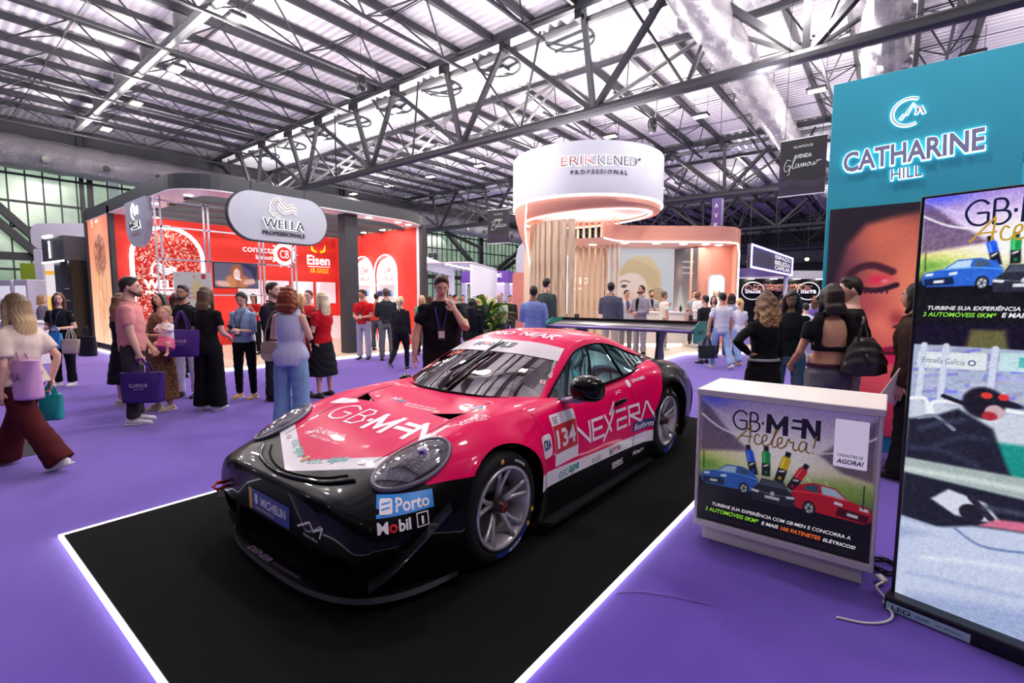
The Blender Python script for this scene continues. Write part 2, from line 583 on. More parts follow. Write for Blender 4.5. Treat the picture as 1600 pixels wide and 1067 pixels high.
# roof: ribbed sheets carried by triangular joists between triangular girders
def ribbed(name, col, scale):
    m = mat(name, col, .55, spec=.3)
    nt = m.node_tree; p = nt.nodes['Principled BSDF']
    tc = nt.nodes.new('ShaderNodeTexCoord')
    w = nt.nodes.new('ShaderNodeTexWave'); w.bands_direction = 'Y'; w.inputs['Scale'].default_value = scale
    w.inputs['Distortion'].default_value = 0.0
    nt.links.new(tc.outputs['Object'], w.inputs['Vector'])
    b = nt.nodes.new('ShaderNodeBump'); b.inputs['Strength'].default_value = .8; b.inputs['Distance'].default_value = .05
    nt.links.new(w.outputs['Fac'], b.inputs['Height']); nt.links.new(b.outputs['Normal'], p.inputs['Normal'])
    mr = nt.nodes.new('ShaderNodeMapRange')
    mr.inputs['From Max'].default_value = .25; mr.inputs['To Min'].default_value = .80; mr.inputs['To Max'].default_value = 1
    nt.links.new(w.outputs['Fac'], mr.inputs['Value'])
    mx = nt.nodes.new('ShaderNodeMix'); mx.data_type = 'RGBA'; mx.blend_type = 'MULTIPLY'; mx.inputs[0].default_value = 1
    mx.inputs[6].default_value = tuple(col) + (1,)
    nt.links.new(mr.outputs[0], mx.inputs[7]); nt.links.new(mx.outputs[2], p.inputs['Base Color'])
    return m
ROOF = ribbed('ribbed_roof_sheet', srgb(214, 208, 216), 1.25)
BAND = mat('white_corrugated_sheet', srgb(236, 236, 240), .4)
XL, XR = -31.0, 9.0
ceiling = tag(bpy.data.objects.new('ceiling', None), kind='structure'); link(ceiling)
JB = bar_mesh('strut', STEEL, 4)
TB = bar_mesh('tube_strut', STEEL_L, 8)
ZT, ZJ = 9.3, 8.42
bays = ((-13.05, -2.4, True), (.95, 11.6, True), (14.95, 25.3, True), (28.7, 39.3, False), (42.7, 57, False))
for y0, y1, near in bays:
    mb = MB(); mb.box(XL, XR, y0 - .1, y1 + .1, 9.45, 9.5)
    mb.build('roof_sheet', ROOF, ceiling)
    for k in range(-7, 8):
        x1 = -9.9 - 2.85 * k; x2 = x1 - 1.35; xm = (x1 + x2) / 2
        if x1 > XR or x2 < XL: continue
        J = node('roof_joist', ceiling)
        for xx in (x1, x2):
            bar_obj('top_chord', JB, (xx, y0, ZT), (xx, y1, ZT), .13, J, .19)
        bar_obj('bottom_chord', JB, (xm, y0 + .4, ZJ), (xm, y1 - .4, ZJ), .07, J)
        ns = 4
        st = (y1 - y0) / ns
        if near:
            for i in range(ns):
                yb = y0 + st * (i + .5)
                for xx in (x1, x2):
                    for dy in (-st / 2, st / 2):
                        bar_obj('strut', JB, (xm, yb, ZJ), (xx, yb + dy * .96, ZT - .05), .035, J)
            for i in range(1, ns):
                bar_obj('cross_strut', JB, (x1, y0 + st * i, ZT - .03), (x2, y0 + st * i, ZT - .03), .035, J)
        else:
            mb = MB()
            for i in range(ns):
                yb = y0 + st * (i + .5)
                for xx in (x1, x2):
                    for dy in (-st / 2, st / 2):
                        mb.bar((xm, yb, ZJ), (xx, yb + dy, ZT), .05)
            tag(mb.build('strut_lattice', STEEL, J), kind='stuff')
    # thin wind-bracing rods across the bay
    for j in range(1, 4):
        yy = y0 + (y1 - y0) * j / 4
        bar_obj('bracing_rod', JB, (XL, yy, ZT - .1), (XR, yy, ZT - .1), .02, ceiling)
for gi, off in enumerate((-14.0, 0.0, 13.7, 27.7, 41.8)):
    G = node('roof_girder', ceiling)
    ya, yb, yc = 11.65 + off, 14.95 + off, 12.65 + off
    zb = 6.85
    bar_obj('dark_top_chord', JB, (XL, ya, 9.25), (XR, ya, 9.25), .16, G, .2)
    bar_obj('gutter_chord', TB, (XL, ya + .42, 9.02), (XR, ya + .42, 9.02), .2, G, .2)
    bar_obj('far_top_chord', JB, (XL, yb, 9.25), (XR, yb, 9.25), .14, G, .16)
    bar_obj('bottom_tube', bar_mesh('girder_tube', STEEL, 10), (XL, yc, zb), (XR, yc, zb), .30, G)
    nodes_b = [-27.8 + 5.2 * i for i in range(7)]
    for x in nodes_b:
        if x > XR: continue
        big = .145
        for dx in (-2.6, 2.6):
            bar_obj('main_strut', JB, (x, yc, zb), (x + dx, ya + .2, 9.1), big, G)
            bar_obj('main_strut', TB, (x, yc, zb), (x + dx, yb, 9.2), big * .8, G)
        bar_obj('post_strut', JB, (x, yc, zb), (x + .1, ya + .2, 9.1), big, G)
        bar_obj('post_strut', TB, (x - 2.6, yc, zb), (x - 2.6, yb, 9.2), big * .6, G)
        bar_obj('thin_strut', JB, (x - 2.6, yc, zb), (x - 1.3, ya + .2, 9.1), .06, G)
        bar_obj('thin_strut', JB, (x - 2.6, yc, zb), (x - 3.9, ya + .2, 9.1), .06, G)
        for dx in (0, -2.6):
            mb = MB(); mb.tube([(x + dx - .12, yc, zb), (x + dx + .12, yc, zb)], .14, 10)
            mb.build('node_collar', STEEL_B, G, smooth=False)
        for dx in (-2.6, 0):
            mb = MB(); mb.box(x + dx - .1, x + dx + .1, ya + .05, ya + .35, 8.95, 9.4)
            mb.build('bracket', STEEL_B, G)
    # folded white sheet between the top chords with round openings
    mb = MB()
    x = XL; prof = []
    while x < XR:
        prof += [(x, 9.5), (x + .09, 9.36), (x + .17, 9.36), (x + .26, 9.5)]
        x += .34
    V = [(a, yy, b) for yy in (ya + .25, yb - .05) for a, b in prof]
    n = len(prof)
    mb.add(V, [(i, i + 1, n + i + 1, n + i) for i in range(n - 1)])
    mb.box(XL, XR, ya, yb, 9.62, 9.66)
    o = mb.build('corrugated_sheet', BAND, G)
    if off in (0.0, 13.7):
        for i in range(8):
            cx = -8.1 - 2.78 * i + off * .05
            H = node('round_opening', G, (cx, 13.1 + off, 0))
            mb = MB(); mb.lathe([(.0, 9.335), (.66, 9.335), (.72, 9.33), (.72, 9.36), (.0, 9.36)], 28)
            mb.build('opening_disc', mat('pale_opening_glass', srgb(224, 232, 236), .3), H)
            mb = MB(); mb.lathe([(.70, 9.30), (.76, 9.30), (.76, 9.36), (.70, 9.36), (.70, 9.30)], 28)
            mb.build('opening_ring', STEEL, H)
            a = rnd.uniform(-.4, .6)
            mb = MB()
            for s in (-.2, .25):
                mb.bar((-.7, s - a * .6, 9.28), (.7, s + a * .6, 9.28), .06)
            mb.bar((-.6, -.4, 9.26), (.1, .66, 9.26), .05)
            mb.build('opening_bar', STEEL, H)
# service tray under the near bay
T = node('service_tray', ceiling)
bar_obj('tray_rail', TB, (-27.5, 5.3, 8.68), (XR, 5.3, 8.68), .3, T, .3)
for i in range(12):
    x = -27 + 2.85 * i
    mb = MB(); mb.box(x - .09, x + .09, 5.15, 5.5, 8.75, 9.15)
    mb.build('tray_bracket', STEEL_L, T)
# lamps hung under the roof
LAMPG = emis('warm_lamp_glow', (1, .86, .72), 26)
def ceiling_lamp(x, y, z, label):
    o = thing('ceiling_lamp', label, 'lamp', (x, y, z), 0, 'flood lamps under the roof')
    mb = MB(); mb.bbox(-.3, .3, -.19, .19, .02, .12, .03)
    mb.build('lamp_housing', STEEL_B, o)
    mb = MB(); mb.bbox(-.25, .25, -.15, .15, .0, .02, .008)
    mb.build('lamp_panel', LAMPG, o)
    for s in (-.25, .25):
        mb = MB(); mb.tube([(s, 0, .12), (s, 0, ZT - z)], .008, 5); mb.build('hanging_wire', STEEL_B, o)
    return o
for i in range(7):
    ceiling_lamp(-26.2 + 4.25 * i, 5.95 - .06 * i, 8.5, 'small warm flood lamp hung on wires under the near roof bay')
for i in range(9):
    ceiling_lamp(-29 + 3.8 * i, 19.6, 8.5, 'small warm flood lamp hung on wires under the middle roof bay')
for i in range(6):
    ceiling_lamp(-26 + 5 * i, 34, 8.5, 'small warm flood lamp hung on wires under the far roof bay')
for i in range(8):
    ceiling_lamp(-27.5 + 5.56 * i, 13.1, 9.12, 'small warm flood lamp in a round opening of the white sheet band')
for x, y, z, lb in ((-6.3, 15.2, 7.0, 'small black loudspeaker hung on a wire beside the ring tower'), (-12.2, 8.6, 7.6, 'small black loudspeaker hung on a wire above the red booth')):
    o = thing('hanging_speaker', lb, 'speaker', (x, y, z))
    mb = MB(); mb.lathe([(.02, -.2), (.12, -.18), (.15, 0), (.13, .2), (.02, .24)], 14, cap=True); mb.build('speaker_body', BLACKP, o, smooth=True)
    mb = MB(); mb.tube([(0, 0, .2), (0, 0, ZT - z)], .008, 5); mb.build('hanging_wire', STEEL_B, o)

# foil ventilation ducts
def foil():
    m = mat('crinkled_foil', srgb(168, 164, 172), .26, .85)
    nt = m.node_tree; p = nt.nodes['Principled BSDF']
    tc = nt.nodes.new('ShaderNodeTexCoord')
    mp = nt.nodes.new('ShaderNodeMapping'); mp.inputs['Scale'].default_value = (3, 14, 3)
    n = nt.nodes.new('ShaderNodeTexNoise'); n.inputs['Scale'].default_value = 1.6; n.inputs['Detail'].default_value = 8; n.inputs['Roughness'].default_value = .65
    nt.links.new(tc.outputs['Object'], mp.inputs[0]); nt.links.new(mp.outputs[0], n.inputs['Vector'])
    b = nt.nodes.new('ShaderNodeBump'); b.inputs['Strength'].default_value = 1.0; b.inputs['Distance'].default_value = .16
    nt.links.new(n.outputs['Fac'], b.inputs['Height']); nt.links.new(b.outputs['Normal'], p.inputs['Normal'])
    return m
FOIL = foil()
def duct(x, z, r, y0, y1, label, out_dx, oy):
    o = thing('air_duct', label, 'duct', (x, y0, z))
    mb = MB()
    pts = []; rr = []
    nseg = int((y1 - y0) / .45)
    for i in range(nseg + 1):
        pts.append((0, (y1 - y0) * i / nseg, 0)); rr.append(r * (1 + .018 * math.sin(i * 2.3) + (.02 if i % 3 else -.03)))
    mb.tube(pts, rr, 28)
    mb.build('duct_tube', FOIL, o, smooth=True)
    for y in oy:
        N = node('air_outlet', o, (out_dx * r * .92, y - y0, -.35 * r if out_dx else 0))
        sg = 1 if out_dx > 0 else -1
        mb = MB(); mb.lathe([(.2, -.15 * sg), (.19, .02 * sg), (.15, .1 * sg)], 16, axis='x')
        mb.build('outlet_collar', FOIL, N, smooth=True)
        mb = MB(); mb.lathe([(.0, .095 * sg), (.145, .1 * sg), (.145, .05 * sg)], 16, axis='x')
        mb.build('outlet_mouth', BLACKP, N)
    for i in range(int((y1 - y0) / 2.8)):
        mb = MB(); mb.tube([(0, 1 + 2.8 * i, r * .9), (0, 1 + 2.8 * i, 9.4 - z)], .012, 5)
        mb.build('duct_hanger', STEEL_B, o)
duct(-29.6, 7.68, .7, -4, 44, 'long foil air duct in front of the glass wall', .99, [0.4 + 2.02 * i for i in range(20)])
duct(-3.7, 8.0, .47, 4.5, 40, 'foil air duct beside the teal tower, nearer the ring tower', -.99, [9 + 2.6 * i for i in range(10)])
duct(-.53, 8.0, .53, 4.5, 40, 'foil air duct directly above the teal tower', .99, [9 + 2.6 * i for i in range(10)])

# glass wall on the far long side
wall_left = tag(bpy.data.objects.new('window_1', None), kind='structure'); link(wall_left)
PANE = glass_mat('frosted_window_glass', (.80, .86, .80), .03, .25, .22)
ys = [.5 + .583 * i for i in range(96)]
rows = [(.1, 1.4), (1.4, 2.78), (2.78, 3.42), (3.42, 4.68), (4.68, 5.8), (5.8, 7.0), (7.0, 7.7)]
pm = {}
for r0, r1 in rows:
    mb = MB(); mb.box(-.008, .008, 0, .555, 0, r1 - r0 - .03)
    pm[r0] = raw_mesh('pane', np.concatenate(mb.v), mb.f, PANE)
stuff = MB()
for y in ys:
    for r0, r1 in rows:
        if r0 >= 2.5 and (y < 9.5 or (28 < y < 43)):
            mobj('pane', pm[r0], wall_left, (-31, y + .014, r0 + .015))
        else:
            stuff.box(-31.008, -30.992, y + .014, y + .569, r0 + .015, r1 - .015)
tag(stuff.build('pane_field', PANE, wall_left), kind='stuff')
MJ = bar_mesh('mullion', STEEL_B, 4)
for i, y in enumerate(ys + [ys[-1] + .583]):
    bar_obj('mullion', MJ, (-30.98, y, 0), (-30.98, y, 9.4), .05, wall_left, .07)
for r0, r1 in rows:
    bar_obj('transom', MJ, (-30.98, .4, r0), (-30.98, 57, r0), .09, wall_left, .1)
bar_obj('main_transom', MJ, (-30.9, .4, 3.36), (-30.9, 57, 3.36), .22, wall_left, .34)
for y in (6.05, 20.0, 34.6):
    for dy in (-.14, .14): bar_obj('wall_column', MJ, (-30.85, y + dy, 0), (-30.85, y + dy, 9.3), .16, wall_left, .16)
for a, b in (((.9, 8.0), (5.95, 2.0)), ((.6, 7.6), (5.5, 1.9)), ((29.3, 7.6), (34.6, 3.6)), ((42.8, 7.9), (35.2, 3.6)), ((42.0, 6.6), (36.0, 3.6)), ((14.5, 8), (20, 2.5))):
    bar_obj('diagonal_brace', MJ, (-30.6, a[0], a[1]), (-30.6, b[0], b[1]), .34, wall_left, .3)
for x0, y0, z0, x1, y1, z1 in ((-30.6, 29, 7.4, -24, 27.0, 5.2),):
    bar_obj('raking_brace', MJ, (x0, y0, z0), (x1, y1, z1), .2, wall_left)
mb = MB(); mb.box(-31.06, -30.94, .4, 57, 7.7, 9.5); mb.build('upper_wall_panel', mat('dark_upper_wall', srgb(60, 60, 68), .8), wall_left)
# leafy bank outside the glass
LEAFB = mat('leafy_bank', srgb(186, 200, 178), .9, noise=.55, nscale=.9)
mb = MB()
N = 60
V = []; F = []
for i in range(N + 1):
    for j in range(9):
        V.append((-36 - 3.2 * (j / 8) ** 2 - .5 * math.sin(i * 1.7 + j), -12 + 70 * i / N, -.5 + 1.9 * j + .4 * math.sin(i * .9 + j * 2)))
for i in range(N):
    for j in range(8): F.append((i * 9 + j, i * 9 + j + 1, (i + 1) * 9 + j + 1, (i + 1) * 9 + j))
mb.add(V, F)
tag(mb.build('outside_bank', LEAFB, smooth=True), kind='structure')
for yy in (2.6, 7.7, 12.5, 31.5, 38):
    mb = MB(); mb.box(-34.6, -34.2, yy, yy + .45, 0, 10)
    tag(mb.build('wall_outside_pier', mat('pale_concrete', srgb(176, 180, 182), .8), None), kind='structure')

# dark far end wall with service bands
wall_far = tag(bpy.data.objects.new('wall_far', None), kind='structure'); link(wall_far)
DKW = mat('dark_hall_wall', srgb(44, 44, 58), .8)
mb = MB(); mb.box(-31, 16, 57, 57.3, 0, 10); mb.build('wall_panel', DKW, wall_far)
for z0, z1, c in ((2.6, 4.2, (150, 146, 160)), (5.2, 6.4, (84, 86, 104)), (6.6, 6.9, (120, 122, 136)), (8.4, 8.7, (150, 150, 160))):
    mb = MB(); mb.box(-31, 16, 56.7, 56.95, z0, z1); mb.build('wall_band', mat('band_%d' % c[0], srgb(c), .7), wall_far)

# the rest of the hall around the fair, behind the photographer
for nm, b in (('wall_right', (9, 9.3, -16, 57, 0, 10)), ('wall_near', (-31, 9, -16.3, -16, 0, 10))):
    mb = MB(); mb.box(*b); tag(mb.build(nm, DKW), kind='structure')
mb = MB(); mb.box(-31.2, -30.8, -16, .5, 0, 9.5); tag(mb.build('wall_left', DKW), kind='structure')
mb = MB(); mb.box(-31.3, 9.3, -16.3, -13, 9.5, 9.6); mb.build('roof_sheet', ROOF, ceiling)
# ------------------------------------------------------------------ racing car on a black carpet with light strips
CARPET = mat('black_show_carpet', srgb(19, 18, 19), .97, spec=.06, noise=.45, nscale=120, bump=.5, bscale=380)
STRIP = emis('white_light_strip', (.93, .95, 1), 5.0)
o = thing('show_carpet', 'black carpet rectangle edged with glowing strips under the pink racing car', 'carpet', (-2.615, 3.4, 0))
mb = MB(); mb.bbox(-1.515, 1.515, -2.83, 2.9, 0, .018, .006)
mb.build('carpet_mat', CARPET, o)
for nm, b in (('light_strip', (1.515, 1.533, -2.85, 2.9)), ('light_strip', (-1.533, -1.515, -2.85, 2.9)), ('light_strip', (-1.533, 1.533, -2.85, -2.83))):
    mb = MB(); mb.box(b[0], b[1], b[2], b[3], 0, .02); mb.build(nm, STRIP, o)

def spl(xs, tab, q):
    """smooth interpolation of table rows (Catmull-Rom slopes on uneven knots)"""
    xs = np.asarray(xs, float); Y = np.asarray(tab, float); q = np.asarray(q, float)
    m = np.zeros_like(Y)
    h = np.diff(xs)[:, None]; d = np.diff(Y, axis=0) / h
    m[1:-1] = (d[:-1] * h[1:] + d[1:] * h[:-1]) / (h[1:] + h[:-1])
    m[0] = d[0]; m[-1] = d[-1]
    i = np.clip(np.searchsorted(xs, q, side='right') - 1, 0, len(xs) - 2)
    t = ((q - xs[i]) / (xs[i + 1] - xs[i]))[:, None]; hh = (xs[i + 1] - xs[i])[:, None]
    return ((2 * t ** 3 - 3 * t ** 2 + 1) * Y[i] + (t ** 3 - 2 * t ** 2 + t) * hh * m[i] + (-2 * t ** 3 + 3 * t ** 2) * Y[i + 1] + (t ** 3 - t ** 2) * hh * m[i + 1])

CAR = thing('racing_car', 'pink and black racing coupe number 134 with a tall rear wing on black carpet', 'car', (-2.615, 2.10, .018), math.radians(-.25))
PINK = srgb(232, 0, 88)
def livery():
    m = bpy.data.materials.new('pink_livery'); m.use_nodes = True
    nt = m.node_tree; p = nt.nodes['Principled BSDF']; L = nt.links
    tc = nt.nodes.new('ShaderNodeTexCoord'); s = nt.nodes.new('ShaderNodeSeparateXYZ'); L.new(tc.outputs['Object'], s.inputs[0])
    def N(op, a, b=None):
        n = nt.nodes.new('ShaderNodeMath'); n.operation = op
        for i, v in enumerate((a, b)):
            if v is None: continue
            if isinstance(v, (int, float)): n.inputs[i].default_value = v
            else: L.new(v, n.inputs[i])
        return n.outputs[0]
    x, y, z = s.outputs
    ax = N('ABSOLUTE', x)
    AND = lambda *q: q[0] if len(q) == 1 else N('MULTIPLY', q[0], AND(*q[1:]))
    OR = lambda a, b: N('MAXIMUM', a, b)
    gt = lambda a, b: N('GREATER_THAN', a, b)
    lt = lambda a, b: N('LESS_THAN', a, b)
    yo = N('ADD', N('MULTIPLY', ax, .44), -.815)
    yi = N('ADD', yo, .105)
    chev = AND(gt(y, yo), lt(y, yi), gt(z, .535), lt(ax, .66))
    zl = N('ADD', N('MULTIPLY', y, -.028), .315)
    zu = N('ADD', N('MULTIPLY', N('MULTIPLY', N('ADD', y, -1.3), N('ADD', y, -1.3)), .03), N('ADD', zl, .083))
    stripe = AND(gt(y, .25), lt(y, 2.3), gt(z, zl), lt(z, zu))
    yr = N('ADD', N('MULTIPLY', N('MAXIMUM', N('ADD', z, -.5), 0), .83), 2.05)
    black = OR(OR(AND(lt(z, .59), lt(y, -.02)), AND(lt(y, yo), lt(y, -.5))), OR(AND(gt(y, -.02), lt(z, zl)), gt(y, yr)))
    white = OR(chev, AND(stripe, lt(y, yr)))
    m1 = nt.nodes.new('ShaderNodeMix'); m1.data_type = 'RGBA'
    m1.inputs[6].default_value = PINK + (1,); m1.inputs[7].default_value = srgb(9, 9, 11) + (1,); L.new(black, m1.inputs[0])
    m2 = nt.nodes.new('ShaderNodeMix'); m2.data_type = 'RGBA'
    L.new(m1.outputs[2], m2.inputs[6]); m2.inputs[7].default_value = srgb(236, 228, 236) + (1,); L.new(white, m2.inputs[0])
    L.new(m2.outputs[2], p.inputs['Base Color'])
    p.inputs['Roughness'].default_value = .32; p.inputs['Specular IOR Level'].default_value = .05; p.inputs['Coat Weight'].default_value = .30; p.inputs['Coat IOR'].default_value = 1.38; p.inputs['Coat Roughness'].default_value = .03
    return m
LIV = livery()
PAINTB = mat('gloss_black_paint', srgb(9, 9, 11), .18, spec=.12, coat=.3)
LINER = mat('matte_black_liner', srgb(10, 10, 11), .85, spec=.1)
CARBON = mat('carbon_black', srgb(28, 28, 32), .3, coat=.5)
# y : zc | xa za | xf zf | xs zs | xm zm | xl zl | xb zb
T = [
 (-.905, .525, .20, .525, .36, .515, .50, .47, .53, .34, .50, .22, .44, .14),
 (-.885, .548, .30, .545, .50, .53, .64, .47, .685, .35, .64, .21, .57, .12),
 (-.85, .562, .36, .558, .56, .54, .74, .475, .785, .36, .73, .20, .64, .11),
 (-.79, .572, .42, .568, .60, .555, .795, .49, .845, .38, .78, .20, .68, .105),
 (-.68, .606, .46, .602, .64, .588, .82, .525, .885, .40, .83, .21, .73, .10),
 (-.50, .668, .485, .665, .665, .67, .825, .585, .90, .42, .88, .22, .82, .10),
 (-.30, .722, .50, .722, .685, .74, .835, .665, .925, .50, .935, .26, .92, .10),
 (0, .782, .51, .785, .70, .805, .845, .73, .945, .58, .945, .32, .93, .12),
 (.30, .82, .52, .825, .71, .825, .84, .76, .93, .60, .92, .32, .91, .10),
 (.60, .832, .54, .835, .73, .826, .835, .765, .90, .60, .905, .32, .91, .10),
 (1.2, .84, .56, .84, .75, .842, .835, .79, .898, .60, .905, .32, .92, .10),
 (1.8, .86, .56, .86, .76, .875, .85, .82, .92, .62, .925, .32, .93, .10),
 (2.15, .88, .56, .89, .77, .92, .895, .855, .962, .65, .96, .32, .95, .12),
 (2.5, .89, .56, .90, .76, .932, .91, .86, .985, .66, .98, .32, .96, .14),
 (2.9, .86, .54, .87, .72, .89, .88, .82, .965, .63, .96, .32, .95, .14),
 (3.2, .81, .52, .82, .66, .835, .83, .76, .915, .58, .915, .32, .90, .16),
 (3.4, .76, .48, .765, .60, .77, .77, .70, .85, .54, .85, .32, .84, .2),
 (3.5, .70, .42, .70, .54, .70, .68, .64, .76, .50, .76, .36, .74, .28),
 (3.53, .6, .3, .6, .4, .6, .5, .56, .56, .5, .56, .42, .54, .38)]
def body_mesh():
    ky = [t[0] for t in T]
    ys = np.concatenate([-.905 + .25 * np.linspace(0, 1, 26) ** 1.8, np.linspace(-.63, 3.3, 110), np.linspace(3.32, 3.53, 14)])
    R = spl(ky, [t[1:] for t in T], ys)
    V = []; NS = 45
    for y, r in zip(ys, R):
        zc, xa, za, xf, zf, xs, zs, xm, zm, xl, zl, xb, zb = r
        P = np.array([(0, zc), (xa * .5, zc + (za - zc) * .3), (xa, za), (xf, zf), (xs, zs), (xm, zm), (xl, zl), (xb, zb)])
        s = np.concatenate([[0], np.cumsum(np.sqrt(np.hypot(*np.diff(P, axis=0).T)))]); s /= s[-1]
        Q = spl(s, P, np.linspace(0, 1, NS))
        yy = np.full(NS, y)
        # wheel arch flares
        for yc, zc2, rr, amp in ((0, .335, .365, .026), (2.457, .355, .395, .03)):
            d = np.hypot(y - yc, Q[:, 1] - zc2)
            Q[:, 0] += np.where(Q[:, 0] > .6, amp * np.exp(-((d - rr) / .055) ** 2), 0)
        half = np.stack([Q[:, 0], yy, Q[:, 1]], 1)
        half[0, 0] = 0
        mid = np.array([[0, y, zb]])
        other = half[1:][::-1] * [-1, 1, 1]
        V.append(np.concatenate([half, mid, other]))
    n = len(V[0]); k = len(V)
    F = []
    for i in range(k - 1):
        for j in range(n):
            j2 = (j + 1) % n
            F.append((i * n + j, (i + 1) * n + j, (i + 1) * n + j2, i * n + j2))
    F.append(tuple(range(n))); F.append(tuple((k - 1) * n + j for j in range(n))[::-1])
    me = raw_mesh('body', np.concatenate(V), F, [LIV, LINER])
    fix_normals(me)
    return me
def cutter(mb, mi=1):
    me = raw_mesh('cut', np.concatenate(mb.v), mb.f, [LIV, LINER], mi=[mi] * len(mb.f)); fix_normals(me)
    o = bpy.data.objects.new('cut', me); WORK.collection.objects.link(o)
    return o
tmp = bpy.data.objects.new('body', body_mesh()); WORK.collection.objects.link(tmp)
cuts = []
for yc, zc, rr in ((0, .335, .362), (2.457, .355, .392)):
    for s in (1, -1):
        mb = MB(); mb.tube([(s * .56, yc, zc), (s * 1.2, yc, zc)], rr, 56, ref=(0, 0, 1)); cuts.append(cutter(mb))
mb = MB(); mb.prism(rrect(-.40, .40,   .15, .30, .05), -1.3, -.78, 'xz'); cuts.append(cutter(mb))
for s in (1, -1):
    mb = MB(); mb.prism([(s * a, b) for a, b in ((.46, .17), (.43, .30), (.70, .32), (.76, .27), (.72, .16))], -1.3, -.66, 'xz'); cuts.append(cutter(mb))
    # hood outlets
    mb = MB(); mb.prism([(s * a, b) for a, b in ((.30, .0), (.50, -.02), (.52, .10))], .735, 1.0, 'xy'); cuts.append(cutter(mb))
    # low side intake ahead of the front wheel
    mb = MB(); mb.prism([(s * a, b) for a, b in ((.3, -.89), (.02, -.86), (.02, -.83), (.3, -.84))], .475, .5, 'xy')
for c in cuts:
    b = tmp.modifiers.new('b', 'BOOLEAN'); b.operation = 'DIFFERENCE'; b.solver = 'EXACT'; b.object = c; b.material_mode = 'TRANSFER'
bme = applied(tmp)
for c in cuts: bpy.data.objects.remove(c)
bpy.data.objects.remove(tmp)
bme.name = 'body'
bme.polygons.foreach_set('use_smooth', np.ones(len(bme.polygons), dtype=bool))
bme.set_sharp_from_angle(angle=math.radians(38))
body = mobj('body', bme, CAR)

# cabin
CAB = np.array([
 [(0, .42, .828), (.36, .46, .826), (.70, .63, .812), (.735, .69, .81), (.765, .72, .80)],
 [(0, .70, .985), (.335, .73, .978), (.64, .85, .945), (.68, .91, .925), (.79, .84, .815)],
 [(0, .98, 1.115), (.31, 1.0, 1.105), (.585, 1.08, 1.065), (.63, 1.14, 1.045), (.81, 1.0, .828)],
 [(0, 1.16, 1.185), (.29, 1.18, 1.177), (.545, 1.225, 1.135), (.597, 1.285, 1.105), (.818, 1.2, .842)],
 [(0, 1.42, 1.247), (.28, 1.42, 1.24), (.515, 1.44, 1.20), (.585, 1.47, 1.142), (.82, 1.44, .852)],
 [(0, 1.68, 1.262), (.27, 1.68, 1.255), (.505, 1.69, 1.213), (.585, 1.71, 1.148), (.82, 1.68, .862)],
 [(0, 1.97, 1.245), (.26, 1.97, 1.238), (.50, 1.96, 1.192), (.60, 1.95, 1.11), (.815, 1.9, .88)],
 [(0, 2.3, 1.168), (.26, 2.3, 1.16), (.51, 2.27, 1.11), (.635, 2.2, 1.03), (.805, 2.12, .902)],
 [(0, 2.6, 1.07), (.26, 2.6, 1.065), (.54, 2.54, 1.015), (.69, 2.42, .965), (.79, 2.34, .922)],
 [(0, 2.95, .93), (.26, 2.95, .925), (.56, 2.88, .905), (.70, 2.76, .905), (.78, 2.58, .905)],
 [(0, 3.15, .83), (.26, 3.15, .825), (.56, 3.1, .82), (.68, 3.0, .84), (.76, 2.85, .85)]], float)
CAB[..., 2] = .80 + (CAB[..., 2] - .80) * .962
SU, SV = 8, 5
g = np.stack([spl(np.arange(11), CAB[:, j], np.linspace(0, 10, 10 * SU + 1)) for j in range(5)], 1)
g = np.stack([spl(np.arange(5), g[i], np.linspace(0, 4, 4 * SV + 1)) for i in range(len(g))], 0)
def cab_patch(name, i0, i1, j0, j1, m, parent, off=0.0, both=True, sides=(1,)):
    """rows i0..i1, columns j0..j1 of the cabin surface (full width when it starts at the centre line)"""
    S = g[i0:i1 + 1, j0:j1 + 1].copy()
    if j0 == 0:
        S = np.concatenate([S[:, :0:-1] * [-1, 1, 1], S], 1)
    elif sides == (-1,):
        S = S * [-1, 1, 1]
    a, b = S.shape[:2]
    V = S.reshape(-1, 3)
    F = [(i * b + j, i * b + j + 1, (i + 1) * b + j + 1, (i + 1) * b + j) for i in range(a - 1) for j in range(b - 1)]
    if sides == (-1,): F = [q[::-1] for q in F]
    me = raw_mesh(name, V, F, m, True)
    if off:
        nn = np.zeros(len(V) * 3); me.vertices.foreach_get('normal', nn); nn = nn.reshape(-1, 3)
        nn *= np.sign(nn[:, 2:3] + 1e-6)
        me.vertices.foreach_set('co', (V + nn * off).ravel()); me.update()
    return mobj(name, me, parent)
WSG = glass_mat('windscreen_glass', (.30, .31, .30), .14, .01)
SDG = glass_mat('teal_reflection_glass', (.42, .62, .60), .20, .01, 1.0, (.40, .86, .80))  # teal reflection is put into the colours of the glass
BANN = mat('white_banner_film', srgb(226, 216, 224), .35, coat=.4)
ws = cab_patch('windscreen', 0, 3 * SU, 0, 2 * SV, WSG, CAR)
bn = cab_patch('white_screen_banner', 15, 3 * SU, 0, 2 * SV, BANN, ws, .004)
roof = node('roof', CAR)
cab_patch('roof_skin', 3 * SU, 7 * SU - 4, 0, 2 * SV, LIV, roof)
